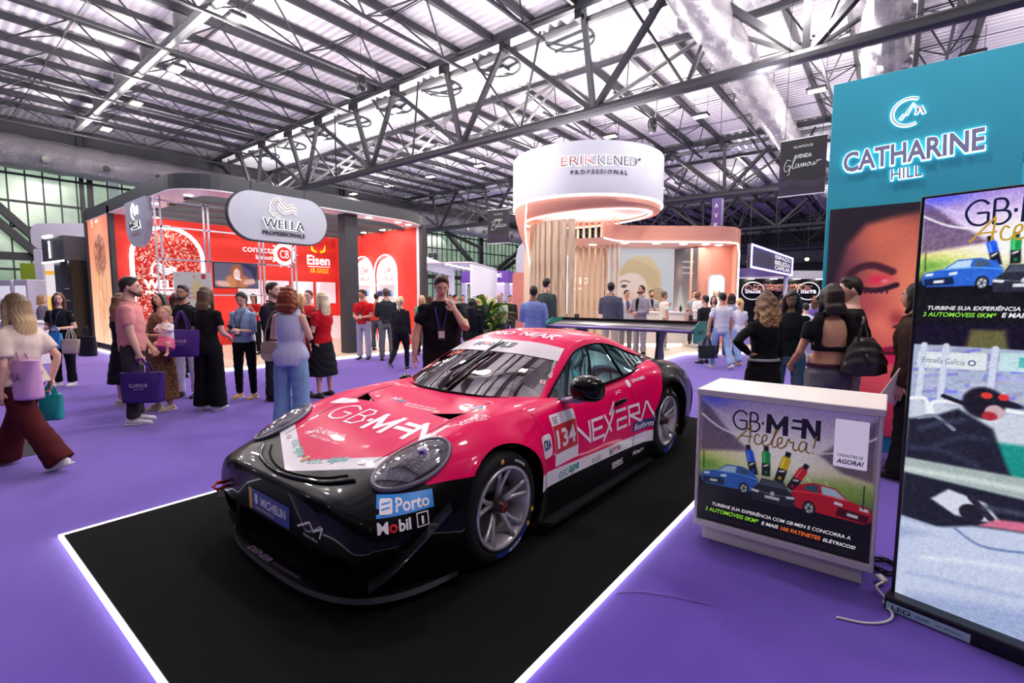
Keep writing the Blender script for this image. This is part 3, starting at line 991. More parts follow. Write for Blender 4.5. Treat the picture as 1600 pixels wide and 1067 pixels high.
for s in (1, -1):
    cab_patch('pillar_skin', 0, 10 * SU, 2 * SV, 3 * SV, LIV, roof, sides=(s,))
    cab_patch('rear_quarter_skin', 8 * SU, 10 * SU, 3 * SV, 4 * SV, LIV, roof, sides=(s,))
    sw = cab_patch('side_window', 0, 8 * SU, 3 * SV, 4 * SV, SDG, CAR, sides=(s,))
    top = g[0:8 * SU + 1, 3 * SV] * [s, 1, 1]; bot = g[0:8 * SU + 1, 4 * SV] * [s, 1, 1]
    for nm, P in (('window_seal', top), ('window_seal', bot)):
        mb = MB(); mb.tube(P[::3], .009, 6); mb.build(nm, LINER, sw, smooth=True)
    bar = g[5 * SU + 2, 3 * SV:4 * SV + 1] * [s, 1, 1]
    mb = MB(); mb.tube(bar, .012, 6); mb.build('window_post', LINER, sw, smooth=True)
    # louvres in the rear corner of the side window
    for q in range(4):
        a = g[6 * SU + 2 + 3 * q, 3 * SV + 1] * [s, 1, 1] + [s * .006, 0, 0]; b = g[6 * SU + 2 + 3 * q, 3 * SV + 4] * [s, 1, 1] + [s * .006, 0, 0]
        mb = MB(); mb.bar(a, b, .012, .006); mb.build('louvre', mat('pale_louvre', srgb(200, 206, 206), .4), sw)
rw = cab_patch('rear_window', 7 * SU - 4, 9 * SU, 0, 2 * SV, WSG, CAR)
cab_patch('engine_cover', 9 * SU, 10 * SU, 0, 2 * SV, PAINTB, CAR)
mb = MB(); P = np.concatenate([g[0, 2 * SV:0:-1] * [-1, 1, 1], g[0, :2 * SV + 1]]); mb.tube(P + [0, -.01, .004], .012, 6)
mb.build('screen_seal', LINER, ws, smooth=True)

# things projected on the skin
def bvh_of(o):
    me = o.data
    return BVHTree.FromPolygons([v.co[:] for v in me.vertices], [tuple(p.vertices) for p in me.polygons])
SKIN = [bvh_of(o) for o in [body, ws] + list(roof.children)]
def cast(p, n):
    best = None
    for t in SKIN:
        h = t.ray_cast(Vector(p), Vector(n))
        if h[0] is not None and (best is None or h[3] < best[3]): best = h
    return best
def project(name, v, f, o, ux, uy, m, parent=None, lift=.002, step=.045, mi=None):
    """lays planar lettering on the car's skin: cut into strips, then dropped along the plane's normal"""
    bm = bmesh.new()
    vs = [bm.verts.new((a[0], a[1], 0)) for a in v]
    for q in f:
        try: bm.faces.new([vs[i] for i in q])
        except ValueError: pass
    lo, hi = v.min(0), v.max(0)
    for ax in (0, 1):
        k = lo[ax] + step
        while k < hi[ax]:
            pn = [0, 0, 0]; pn[ax] = 1; co = [0, 0, 0]; co[ax] = k
            bmesh.ops.bisect_plane(bm, geom=bm.verts[:] + bm.edges[:] + bm.faces[:], plane_co=co, plane_no=pn, dist=1e-5)
            k += step
    B = basis(o, ux, uy)
    P = B(np.array([w.co[:] for w in bm.verts]))
    n = np.cross(np.asarray(ux, float), np.asarray(uy, float)); n /= np.linalg.norm(n)
    bad = []
    for w, p in zip(bm.verts, P):
        h = cast(p + n * .6, -n)
        if h is None or h[3] > 1.2: bad.append(w); w.co = Vector(p)
        else: w.co = h[0] + Vector(n) * lift
    if bad: bmesh.ops.delete(bm, geom=bad, context='VERTS')
    me = bpy.data.meshes.new(name); bm.to_mesh(me); bm.free(); me.materials.append(m)
    me.polygons.foreach_set('use_smooth', np.ones(len(me.polygons), dtype=bool))
    return mobj(name, me, parent or body)
def ptext(s, o, ux, uy, w, h, m, parent=None, lift=.002, name='sponsor_lettering', **k):
    v, f = fit_text(s, w, h, **k)
    return project(name, v, f, o, ux, uy, m, parent, lift)
def pquad(name, P, o, ux, uy, m, parent=None, lift=.0015):
    v = np.array([(a, b, 0) for a, b in P], float)
    return project(name, v, [tuple(range(len(P)))], o, ux, uy, m, parent, lift)
def pline(name, pts, nrm, r, m, parent=None, lift=0.0):
    P = smooth_path(pts, 8) if len(pts) > 2 else np.linspace(pts[0], pts[1], 16)
    Q = []
    for p in P:
        h = cast(np.asarray(p, float) + np.asarray(nrm, float) * .4, -np.asarray(nrm, float))
        if h is not None: Q.append(np.array(h[0]) + np.asarray(nrm, float) * lift)
    mb = MB(); mb.tube(Q, r, 5); return mb.build(name, m, parent or body, smooth=True)
DW = mat('white_decal', srgb(240, 232, 240), .4)
DK = mat('black_decal', srgb(20, 20, 24), .4)
DR = mat('red_decal', srgb(206, 12, 36), .4)
DB = mat('blue_decal', srgb(24, 56, 150), .4)
DSKY = mat('sky_blue_decal', srgb(30, 136, 220), .4)
DTEAL = mat('teal_decal', srgb(18, 150, 140), .4)
DNAVY = mat('navy_decal', srgb(38, 46, 110), .4)
DOR = mat('orange_decal', srgb(226, 70, 40), .4)
DYEL = mat('yellow_decal', srgb(232, 176, 50), .4)
XS = (0, 1, 0); UPZ = (0, 0, 1)
# left flank (seen side): axes run rearwards and up
side = lambda y, z: (.95, y, z)
pquad('number_plate_panel', rrect(-.155, .155, -.17, .17, .015, 2), side(.70, .58), XS, UPZ, DW, lift=.0015)
pquad('red_number_field', [(-.15, -.085), (.15, -.085), (.15, .10), (-.15, .10)], side(.70, .58), XS, UPZ, DR, lift=.0025)
ptext('134', side(.70, .587), XS, UPZ, .25, .125, DW, lift=.0035, name='race_number', bold=.03)
for q in range(3):
    pquad('small_print', [(-.13, -.004), (-.06 - .01 * q, -.004), (-.06 - .01 * q, .004), (-.13, .004)], side(.70, .73 - .016 * q), XS, UPZ, mat('grey_decal', srgb(150, 146, 150), .5), lift=.003)
NX = [[(.0, 0), (.0, .2), (.17, .0), (.17, .2)], [(.35, .2), (.21, .2), (.21, .1), (.33, .1)], [(.21, .1), (.21, 0), (.36, 0)],
      [(.36, -.06), (.53, .22)], [(.39, .2), (.47, .02)], [(.47, .2), (.55, .30)], [(.71, .2), (.57, .2)], [(.71, .1), (.57, .1)], [(.57, .1), (.57, 0), (.71, 0)],
      [(.76, 0), (.76, .2), (.92, .2), (.92, .1), (.78, .1), (.93, 0)], [(.95, 0), (1.03, .2), (1.05, .2), (1.13, 0)]]
def pribbon(name, lines, w, o, ux, uy, m, sc=(1, 1), lift=.002):
    V = []; F = []
    for L in lines:
        for (a, b) in zip(L[:-1], L[1:]):
            a = np.array(a) * sc; b = np.array(b) * sc
            d = b - a; l = np.hypot(*d); d = d / l; nn = np.array([-d[1], d[0]]) * w / 2; e = d * w / 2
            k = len(V); V += [(*(a - nn - e), 0), (*(b - nn + e), 0), (*(b + nn + e), 0), (*(a + nn - e), 0)]
            F.append((k, k + 1, k + 2, k + 3))
    return project(name, np.array(V), F, o, ux, uy, m, lift=lift)
pribbon('wide_white_lettering', NX, .024, side(.845, .475), XS, (0, -.035, 1), DW, (1.08, .72))
pquad('dark_label', [(-.17, -.04), (.17, -.04), (.17, .045), (-.17, .045)], side(1.90, .425), XS, UPZ, DNAVY)
ptext('flexform', side(1.90, .425), XS, UPZ, .29, .055, DW, lift=.0035, shear=.2, bold=.02)
ptext('esc', side(.66, .335), XS, UPZ, .12, .05, DTEAL, shear=.2)
ptext('ape', side(.80, .330), XS, UPZ, .14, .065, DTEAL, shear=.2, bold=.03)
ptext('dataSB', side(1.12, .318), XS, UPZ, .14, .04, mat('grey_decal', srgb(150, 146, 150), .5))
ptext('hi', side(1.36, .315), XS, UPZ, .05, .055, DNAVY, bold=.02); ptext('gg', side(1.43, .308), XS, UPZ, .08, .055, DOR, bold=.02); ptext('e', side(1.495, .315), XS, UPZ, .04, .04, DNAVY, bold=.02)
ptext('GENERAC', side(1.46, .20), XS, UPZ, .19, .035, DW, bold=.03); pquad('underline', [(-.095, -.004), (.095, -.004), (.095, .004), (-.095, .004)], side(1.46, .172), XS, UPZ, DW)
ptext('Algar>', side(1.83, .20), XS, UPZ, .2, .05, DW, bold=.02)
pquad('round_badge', rrect(-.06, .06, -.075, .075, .03, 4), side(.44, .58), XS, UPZ, DW); ptext('CBA', side(.44, .59), XS, UPZ, .10, .065, DNAVY, lift=.0035, bold=.03)
for L, y0, z0 in (('DINAMIK', 1.93, .86), ('JC', 1.55, .80)):
    ptext(L, (.95, y0, z0), XS, (-.5, 0, 1), .2 if len(L) > 3 else .1, .03, DW, bold=.02)
pquad('roundel', rrect(-.03, .03, -.035, .035, .028, 4), (.95, 1.76, .85), XS, (-.5, 0, 1), DW)
# door and panel joints
JT = mat('panel_joint', srgb(60, 4, 30), .8)
for pts in ([(1.3, .40, .80), (1.3, .41, .5), (1.3, .43, .2)], [(1.3, 1.75, .84), (1.3, 1.78, .5), (1.3, 1.72, .2)]):
    pline('panel_joint', pts, (1, 0, 0), .0028, JT)
for s in (1, -1):
    pline('panel_joint', [(s * .52, .34, 1.2), (s * .53, 0, 1.2), (s * .5, -.35, 1.2), (s * .46, -.58, 1.2)], (0, 0, 1), .0026, JT)
# door handle
H = node('door_handle', CAR, (.925, 1.48, .70))
mb = MB(); mb.tube([(0, -.10, -.01), (.012, -.05, 0), (.014, .05, .004), (.0, .10, .0)], [(.008, .016), (.012, .022), (.012, .022), (.008, .014)], 8, ref=(0, 0, 1)); mb.build('grip', LIV, H, smooth=True)
mb = MB(); mb.ell((-.01, .03, -.008), (.02, .06, .02), 12, 8); mb.build('recess', mat('pale_recess', srgb(214, 190, 204), .3), H, smooth=True)
# bonnet graphics (read from the front: axes run to the car's left and rearwards)
BX, BY = (1, 0, 0), (0, .94, .34)
hood = lambda x, y: (x, y, .78)
GB = [[(.19, .17), (.12, .205), (.04, .18), (0, .1), (.04, .02), (.12, 0), (.18, .03), (.18, .1), (.11, .1)]]
pribbon('bonnet_lettering', [[tuple(q) for q in smooth_path([(a, b, 0) for a, b in GB[0][:7]], 4)[:, :2]] + [(.18, .1), (.10, .1)], [(.25, 0), (.25, .2), (.33, .2), (.36, .155), (.33, .11), (.25, .11)], [(.33, .11), (.375, .055), (.33, 0), (.25, 0)]], .016, hood(-.44, -.34), BX, BY, DW, (1, 1))
pquad('bonnet_dot', [(-.018, -.018), (.018, -.018), (.018, .018), (-.018, .018)], hood(-.02, -.25), BX, BY, DW)
pribbon('bonnet_lettering', [[(.03, .0), (.03, .18)], [(.03, .17), (.12, .03), (.20, .17)], [(.20, .0), (.20, .18)]], .042, hood(.0, -.34), BX, BY, DW, (1, 1))
pribbon('bonnet_lettering', [[(.02, .14), (.11, .14)], [(-.01, .075), (.11, .075)], [(.14, .18), (.30, .0)], [(.14, .0), (.14, .18)], [(.31, .0), (.31, .19)]], .038, hood(.27, -.335), BX, BY, DW, (1, 1))
ptext('GLAMOUR', hood(-.13, -.50), BX, BY, .33, .055, DW, shear=.0); ptext('BEAUTY SHOW', hood(-.13, -.565), BX, BY, .21, .024, DW)
for s in (-.29, .03):
    pquad('rule_line', [(-.035, -.002), (.035, -.002), (.035, .002), (-.035, .002)], hood(s, -.565), BX, BY, DW)
for s, xx in (('CAR INTERNATIONAL CHALLENGE', .12), ('SUN RACING EXPERIENCE', .14)):
    ptext(s, hood(xx, .08 if s[0] == 'C' else .045), BX, BY, .30, .02, DW, bold=.01)
pquad('white_flash', [(-.17, -.13), (.0, -.02), (.06, .14), (.03, .16), (-.06, .03), (-.17, -.02)], hood(-.42, -.05), BX, BY, DW)
pquad('small_flag', [(-.05, -.015), (.04, -.015), (.05, .02), (-.04, .02)], hood(-.12, .10), BX, BY, DB); ptext('AF', hood(-.19, .12), BX, BY, .1, .04, DW, bold=.02)
pquad('round_sticker', rrect(-.05, .05, -.04, .04, .038, 4), hood(.42, .22), BX, BY, DW); pquad('round_sticker_core', rrect(-.035, .035, -.012, .012, .01, 3), hood(.42, .22), BX, BY, DR, lift=.003)
pquad('triangle_sticker', [(-.07, -.035), (.07, -.035), (.0, .05)], hood(.54, .235), BX, BY, DW); pquad('triangle_core', [(-.045, -.025), (.04, -.025), (.0, .025)], hood(.54, .235), BX, BY, DB, lift=.003)
ptext('GLAMOUR', hood(.66, -.02), (.4, 1, 0), (-.9, .3, 0), .26, .045, DW); ptext('BEAUTY SHOW', hood(.70, -.02), (.4, 1, 0), (-.9, .3, 0), .18, .02, DW)
ptext('@REVISTAGLAMOUR', hood(-.68, .12), (-.3, -1, 0), (.9, -.25, 0), .36, .03, DW, bold=.01)
# chevron lettering
for s, a, w, hh, bd in (('esc', .10, .11, .045, 0), ('ape', .24, .13, .06, .03)):
    d = np.array([1, .44, 0]) / 1.09
    ptext(s, np.array([0, -.765, .8]) + d * (a + .02), d, (-.40, .92, .2), w, hh, DTEAL, shear=.15, bold=bd)
    d2 = np.array([1, -.44, 0]) / 1.09
    ptext(s, np.array([0, -.765, .8]) - d2 * (.36 - a + .03), d2, (.40, .92, .2), w, hh, DTEAL, shear=.15, bold=bd)
pquad('gold_crest', rrect(-.02, .02, -.03, .03, .015, 3), (0, -.765, .8), BX, BY, mat('bronze_crest', srgb(120, 96, 50), .35, .6), lift=.003)
for s in (1, -1): pquad('bonnet_pin', rrect(-.025, .025, -.016, .016, .014, 3), (s * .40, -.585, .8), (1, s * .4, 0), (-s * .4, 1, 0), mat('metal_pin', srgb(90, 84, 80), .25, .9), lift=.004)
# nose
FX, FU = (1, 0, 0), (0, .25, 1)
nose = lambda x, z: (x, -1.3, z)
pquad('blue_plate', [(-.235, -.06), (.225, -.06), (.235, .06), (-.235, .06)], nose(-.01, 0.482), FX, FU, DB, lift=.004)
pquad('yellow_edge', [(-.235, -.06), (-.2, -.06), (-.2, .06), (-.235, .06)], nose(-.01, 0.482), FX, FU, DYEL, lift=.005)
pquad('yellow_line', [(-.17, -.004), (.05, -.004), (.05, .003), (-.17, .003)], nose(-.0, 0.442), FX, FU, DYEL, lift=.005)
ptext('MICHELIN', nose(.04, 0.489), FX, FU, .28, .05, DW, lift=.0055, bold=.03)
pquad('plate_figure', rrect(-.018, .018, -.03, .03, .015, 3), nose(-.155, 0.492), FX, FU, DW, lift=.0055)
pribbon('thin_m_logo', [[(0, 0), (.10, .05), (.13, .015), (.20, .05), (.18, .0)]], .011, nose(.30, 0.472), FX, FU, DW, (1.15, 1))
ptext('Martuscelli.co', nose(.42, 0.447), FX, FU, .13, .015, DW)
pline('nose_lip', [(-.50, -.70, 1.0), (-.32, -.80, 1.0), (0, -.85, 1.0), (.32, -.80, 1.0), (.50, -.70, 1.0)], (0, 0, 1), .010, PAINTB, lift=.005)
pline('nose_lip', [(-.42, -.69, 1.0), (-.28, -.765, 1.0), (0, -.82, 1.0), (.28, -.765, 1.0), (.42, -.69, 1.0)], (0, 0, 1), .006, LINER, lift=.002)
for s in (1, -1):
    cx = np.array([.55 * s, -1.2, .5]); D1 = np.array([s * .62, .72, 0]) if s > 0 else np.array([.62, -.72, 0]); D1 = D1 / np.linalg.norm(D1)
    if s > 0:
        o3 = np.array([.80, -.62, .50])
        pquad('sky_blue_label', [(-.135, -.04), (.135, -.035), (.135, .045), (-.135, .04)], o3 + [0, 0, .035], D1, (-.15, 0, 1), DSKY, lift=.003)
        ptext('Porto', o3 + D1 * .035 + [0, 0, .037], D1, (-.15, 0, 1), .16, .055, DW, lift=.0045, bold=.02)
        pquad('label_mark', rrect(-.03, .03, -.028, .028, .008, 2), o3 - D1 * .09 + [0, 0, .035], D1, (-.15, 0, 1), DW, lift=.0045)
        for q in range(2): pquad('label_wave', [(-.02, -.004), (.02, .003), (.02, .009), (-.02, .002)], o3 - D1 * .09 + [0, 0, .026 + .018 * q], D1, (-.15, 0, 1), DSKY, lift=.0055)
        for s2, a, w, hh, mm in (('M', -.10, .05, .05, DW), ('o', -.052, .038, .038, DR), ('bil', .0, .055, .052, DW), ('1', .083, .011, .036, DW)):
            ptext(s2, o3 + D1 * a + [0, 0, -.045 + (.0 if s2 != 'o' else -.006)], D1, (-.15, 0, 1), w, hh, mm, lift=.003, bold=.03 if s2 != '1' else .0)
        pribbon('number_box', [[(-.026, -.03), (.026, -.03), (.026, .03), (-.026, .03), (-.026, -.03)]], .005, o3 + D1 * .083 + [0, 0, -.042], D1, (-.15, 0, 1), DW, (1, 1))
    # dive plane on the bumper corner
    mb = MB(); P = [(s * .77, -.82, .20), (s * .84, -.73, .28), (s * .895, -.58, .40), (s * .92, -.44, .50)]
    V = []
    for p in P:
        V += [p, (p[0] + s * .07, p[1] - .05, p[2] + .0), (p[0] + s * .07, p[1] - .05, p[2] + .012), (p[0], p[1], p[2] + .012)]
    F = []
    for i in range(3):
        for j in range(4): F.append((i * 4 + j, i * 4 + (j + 1) % 4, i * 4 + 4 + (j + 1) % 4, i * 4 + 4 + j))
    F += [(0, 1, 2, 3), (12, 13, 14, 15)]
    mb.add(V, F); mb.build('dive_plane', CARBON, CAR)
# front splitter with a worn grey lip
def splitter():
    N = 40
    out = []
    for i in range(N + 1):
        t = -1 + 2 * i / N
        x = .87 * math.sin(t * math.pi / 2 * .95)
        y = -.95 + .60 * abs(t) ** 3.0 + .02 * abs(t)
        out.append((x, y))
    inn = [(x * .93, y + .05) for x, y in out]
    V = []; F = []
    for (a, b), (c, d) in zip(out, inn):
        V += [(a, b, .052), (a, b, .085), (c, d, .085), (c * .85, d + .3, .085), (c * .85, d + .3, .052)]
    for i in range(N):
        for j in range(5):
            F.append((i * 5 + j, i * 5 + (j + 1) % 5, i * 5 + 5 + (j + 1) % 5, i * 5 + 5 + j))
    mi = []
    for i in range(N):
        mi += [0, 1, 1, 1, 1]
    mb = MB(); mb.add(V, F); mb.mi = mi
    o = mb.build('front_splitter', [mat('worn_grey_lip', srgb(96, 96, 102), .35), CARBON], CAR)
    return o
SPL = splitter()
sign_text('splitter_lettering', 'DENER', (-.12, -.918, .087), (1, 0, 0), (0, 1, 0), .26, .036, mat('lilac_decal', srgb(170, 140, 176), .5), SPL, bold=.02, shear=.2)
sign_text('splitter_lettering', 'MOTORSPORT', (.17, -.912, .087), (1, .06, 0), (-.06, 1, 0), .26, .018, mat('lilac_decal', srgb(170, 140, 176), .5), SPL, spacing=1.2)
# intake mesh and fins behind the openings
GM = mat('intake_mesh', srgb(30, 28, 36), .5, .5)
mb = MB()
for i in range(17): mb.bar((-.40 + .05 * i, -.80, .15), (-.40 + .05 * i, -.80, .30), .006)
for j in range(4): mb.bar((-.40, -.80, .17 + .04 * j), (.40, -.80, .17 + .04 * j), .006)
tag(mb.build('intake_grille', GM, CAR), kind='stuff')
for s in (1, -1):
    for j in range(3):
        mb = MB(); mb.box(min(s * .47, s * .74), max(s * .47, s * .74), -.78, -.70, .19 + .045 * j, .197 + .045 * j); mb.build('intake_fin', CARBON, CAR)
mb = MB(); mb.tube([(-.60, -.86, .36), (-.60, -.95, .345), (-.60, -.97, .37), (-.60, -.95, .39), (-.60, -.86, .38)], .011, 8)
mb.build('red_tow_loop', mat('red_strap', srgb(206, 60, 40), .5), CAR, smooth=True)
# headlights
CLEAR = glass_mat('clear_headlight_cover', (.86, .86, .9), .12, .02)
CHR = mat('chrome', srgb(210, 210, 214), .12, 1.0)
LGREY = mat('headlight_grey', srgb(98, 92, 108), .35, .3)
for s in (1, -1):
    c = np.array([s * .665, -.45, .635]); U = np.array([s * .32, .80, .50]); U /= np.linalg.norm(U)
    W = np.array([s * .80, -.10, -.52]); W -= U * (W @ U); W /= np.linalg.norm(W)
    n = np.cross(U, W); n = n * np.sign(n[2])
    A, Bq = .215, .13
    HL = node('headlight', CAR)
    def onskin(a, b, lift):
        p = c + U * a + W * b
        h = cast(p + n * .4, -n)
        return (np.array(h[0]) if h else p) + n * lift
    rings = []
    for q in (1.0, .86, .6, .3, .0): rings.append(q)
    NA = 40
    def disc(name, sc, lift_f, m):
        V = []; F = []
        for q in rings[:-1]:
            for k in range(NA):
                t = 2 * math.pi * k / NA
                V.append(onskin(A * sc * q * math.cos(t), Bq * sc * q * math.sin(t), lift_f(q)))
        V.append(onskin(0, 0, lift_f(0)))
        for i in range(len(rings) - 2):
            for k in range(NA): F.append((i * NA + k, i * NA + (k + 1) % NA, (i + 1) * NA + (k + 1) % NA, (i + 1) * NA + k))
        L0 = (len(rings) - 2) * NA
        for k in range(NA): F.append((L0 + k, L0 + (k + 1) % NA, len(V) - 1))
        mb = MB(); mb.add(V, F); return mb.build(name, m, HL, smooth=True)
    disc('lamp_base', .93, lambda q: .004, mat('headlight_inner', srgb(120, 116, 126), .3, .6))
    mb = MB(); mb.tube([onskin(A * math.cos(t), Bq * math.sin(t), .006) for t in np.linspace(0, 2 * math.pi, 45)[:-1]], [(.016, .012)] * 44, 8, closed=True, ref=n)
    mb.build('lamp_rim', LGREY, HL, smooth=True)
    pc = onskin(.065, .01, .014)
    Rm = np.stack([U, W, n], 1)
    for a, b, r, m, nm in ((.065, .0, .055, CHR, 'projector_ring'), (.065, .0, .036, mat('projector_lens', srgb(60, 30, 110), .05, .6), 'projector_lens'), (-.07, .01, .05, BLACKP, 'lower_lamp_bowl'), (.12, .03, .03, CHR, 'side_reflector')):
        mb = MB(); mb.ell(onskin(a, b, .006), (r, r, .02 if nm != 'projector_lens' else .03), 20, 10, R=Rm); mb.build(nm, m, HL, smooth=True)
    mb = MB(); mb.tube([onskin(-.17, .02, .012), onskin(-.1, -.06, .014), onskin(0, -.03, .014), onskin(-.06, .06, .012), onskin(-.15, .07, .01)], .005, 6); mb.build('light_guide', CHR, HL, smooth=True)
    disc('lamp_cover', .97, lambda q: .012 + .022 * math.sqrt(max(0, 1 - q * q)), CLEAR)
# wheels
RIMM = mat('silver_grey_rim', srgb(188, 184, 190), .32, .6)
TYRE = mat('black_tyre_rubber', srgb(22, 22, 24), .75, spec=.25)
def wheel(x, y, r, w, rr, s, label):
    Wn = node('wheel', CAR, (x, y, r))
    f = s            # outer face direction
    mb = MB()
    prof = [(rr, -w * .44), (rr + .02, -w * .5), (r - .035, -w * .5), (r - .008, -w * .42), (r, -w * .3), (r, w * .3), (r - .008, w * .42), (r - .035, w * .5), (rr + .02, w * .5), (rr, w * .44)]
    mb.lathe(prof, 56, axis='x'); t = mb.build('tyre', TYRE, Wn, smooth=True)
    mb = MB(); e = w * .5
    mb.lathe([(rr - .03, f * (-e * .8)), (rr - .012, f * e * .2), (rr + .004, f * (e - .012)), (rr + .008, f * (e + .004)), (rr - .012, f * (e + .004)), (rr - .022, f * (e - .02)), (rr - .04, f * (e - .05)), (rr - .05, f * (-e * .8))], 48, axis='x')
    rim = mb.build('rim', RIMM, Wn, smooth=True)
    ro = rr - .012
    for k in range(5):
        a0 = 2 * math.pi * k / 5 + .3
        for d in (-.20, .20):
            mb = MB()
            pts = []
            for q in np.linspace(0, 1, 5):
                rad = .05 + (ro - .05) * q; a = a0 + d * (.28 + .72 * q ** .8)
                pts.append((f * (e - .03 - .035 * (1 - q) ** 1.0 + .02 * q), rad * math.cos(a), rad * math.sin(a)))
            mb.tube(pts, [(.019, .013), (.016, .013), (.014, .012), (.014, .012), (.018, .012)], 8, ref=(1, 0, 0)); mb.build('spoke', RIMM, rim, smooth=True)
    mb = MB(); mb.lathe([(.0, f * (e - .015)), (.032, f * (e - .015)), (.036, f * (e - .03)), (.05, f * (e - .05)), (.055, f * (e - .1))], 24, axis='x'); mb.build('wheel_hub', mat('dark_hub', srgb(60, 54, 58), .4, .6), rim, smooth=True)
    mb = MB()
    for k in range(8): mb.ell((f * (e - .008), .024 * math.cos(k * .785), .024 * math.sin(k * .785)), (.012, .009, .009), 8, 5)
    mb.lathe([(0, f * (e + .004)), (.018, f * (e + .004)), (.03, f * (e - .012))], 12, axis='x')
    mb.build('red_centre_nut', mat('red_nut', srgb(128, 46, 48), .35, .5), rim, smooth=True)
    mb = MB(); mb.lathe([(.06, f * .0), (.18, f * .0), (.18, f * .03), (.06, f * .03)], 40, axis='x'); mb.build('brake_disc', mat('brake_steel', srgb(96, 92, 92), .35, .9), Wn)
    mb = MB(); a = np.linspace(.6, 1.7, 7)
    mb.tube([(f * .02, -.155 * math.sin(t), .155 * math.cos(t)) for t in a], [(.035, .05)] * 7, 8, ref=(1, 0, 0)); mb.build('brake_caliper', mat('caliper_grey', srgb(60, 54, 54), .4, .4), Wn, smooth=True)
    # raised lettering round the sidewall
    for txt, ac, m, sz, inward in (('MICHELIN', math.radians(-70), DW, .026, 1), ('CHALLENGE', math.radians(60), DW, .02, 0)):
        v, fc = text_geo(txt, sz, bold=.03)
        R0 = (rr + r - .035) / 2 + .012
        v = v.copy()
        ang = ac - (v[:, 0]) / R0 * (1 if not inward else -1)
        rad = R0 + (v[:, 1] - sz * .35) * (1 if not inward else -1)
        # seen from +x: y to the right, z up
        P = np.stack([np.full(len(v), f * (e + .002)), f * rad * np.cos(ang), rad * np.sin(ang)], 1)
        mobj('sidewall_lettering', raw_mesh('sidewall_lettering', P, fc, m), t)
    V = []; F = []
    for i in range(13):
        a = math.radians(-105 + 70 * i / 12)
        for q in (rr + .022, r - .042): V.append((f * (e + .001), f * q * math.cos(a), q * math.sin(a)))
    for i in range(12): F.append((2 * i, 2 * i + 1, 2 * i + 3, 2 * i + 2))
    mb = MB(); mb.add(V, F); mb.build('blue_sidewall_band', DB, t)
    for a in (-38, -20, 95):
        a = math.radians(a); q = (rr + r) / 2
        mb = MB(); mb.ell((f * (e + .001), f * q * math.cos(a), q * math.sin(a)), (.003, .014, .016), 10, 6); mb.build('yellow_mark', DYEL, t)
    return Wn
for s in (1, -1):
    wheel(s * (.925 - .145), 0, .325, .29, .236, s, '')
    wheel(s * (.955 - .165), 2.457, .35, .33, .236, s, '')
# rear wing
WG = node('rear_wing', CAR)
prof = [(-.155, .0), (-.14, .018), (-.08, .03), (0, .032), (.08, .028), (.15, .03), (.17, .042), (.165, .022), (.10, .004), (0, -.006), (-.10, -.01)]
mb = MB()
V = [(x, 3.36 + a * 1.25, 1.195 + b + a * .12) for x in (-.95, .95) for a, b in prof]
n = len(prof); mb.add(V, [(i, (i + 1) % n, n + (i + 1) % n, n + i) for i in range(n)] + [tuple(range(n)), tuple(range(n, 2 * n))[::-1]])
mb.build('wing_blade', CARBON, WG, auto=40)
mb = MB(); mb.box(-.95, .95, 3.555, 3.575, 1.255, 1.275); mb.build('wing_gurney', CARBON, WG)
mb = MB(); mb.tube([(-.94, 3.172, 1.175), (.94, 3.172, 1.175)], .02, 8); mb.build('lilac_leading_edge', mat('lilac_film', srgb(140, 116, 186), .3, .2), WG, smooth=True)
for s in (1, -1):
    mb = MB(); mb.prism([(3.15, 1.06), (3.13, 1.21), (3.30, 1.28), (3.59, 1.28), (3.56, 1.10), (3.3, 1.05)], s * .95, s * .958, 'yz'); EPp = mb.build('teal_end_plate', mat('teal_plate', srgb(64, 158, 142), .35), WG)
    if s > 0: sign_text('end_plate_lettering', 'GRAND', (.9595, 3.36, 1.16), (0, 1, 0), (0, 0, 1), .2, .05, DK, EPp, shear=.2)
    for dx in (0, .03):
        mb = MB(); xx = s * (.50 + dx)
        V = [(3.20, .78), (3.42, .78), (3.36, 1.0), (3.50, 1.20), (3.24, 1.19), (3.25, 1.0)]
        mb.prism(V, xx, xx + s * .012, 'yz'); mb.build('wing_stay', mat('grey_stay', srgb(92, 92, 104), .3, .5), WG)
# mirrors
for s in (1, -1):
    Mi = node('wing_mirror', CAR, (s * .99, .80, .905))
    if s < 0: Mi.location = (-.80, .70, .80); Mi.scale = (.45, .6, .5)     # folded in on the far side
    mb = MB(); V = []; F = []
    cr = [(-.10, .03, .03), (-.085, .07, .055), (-.045, .105, .075), (.0, .125, .085), (.035, .128, .088), (.05, .115, .08)]
    K = 20
    for (yy, rx, rz) in cr:
        for k in range(K):
            t = 2 * math.pi * k / K
            V.append((rx * math.copysign(abs(math.cos(t)) ** .8, math.cos(t)), yy, rz * math.copysign(abs(math.sin(t)) ** .85, math.sin(t)) + (.012 if math.sin(t) > 0 else .0)))
    for i in range(len(cr) - 1):
        for k in range(K): F.append((i * K + k, i * K + (k + 1) % K, (i + 1) * K + (k + 1) % K, (i + 1) * K + k))
    F.append(tuple(range(K))); F.append(tuple((len(cr) - 1) * K + k for k in range(K))[::-1])
    mb.add(V, F); mb.build('mirror_cap', PAINTB, Mi, smooth=True)
    mb = MB(); mb.ell((-s * .01, .052, 0), (.10, .008, .068), 18, 8); mb.build('mirror_glass', CHR, Mi, smooth=True)
    mb = MB(); mb.tube([(-s * .19, .0, -.10), (-s * .12, -.01, -.085), (-s * .02, -.01, -.06)], [(.03, .022), (.04, .025), (.07, .03)], 10); mb.build('mirror_foot', mat('lilac_grey', srgb(150, 134, 168), .3), Mi, smooth=True)
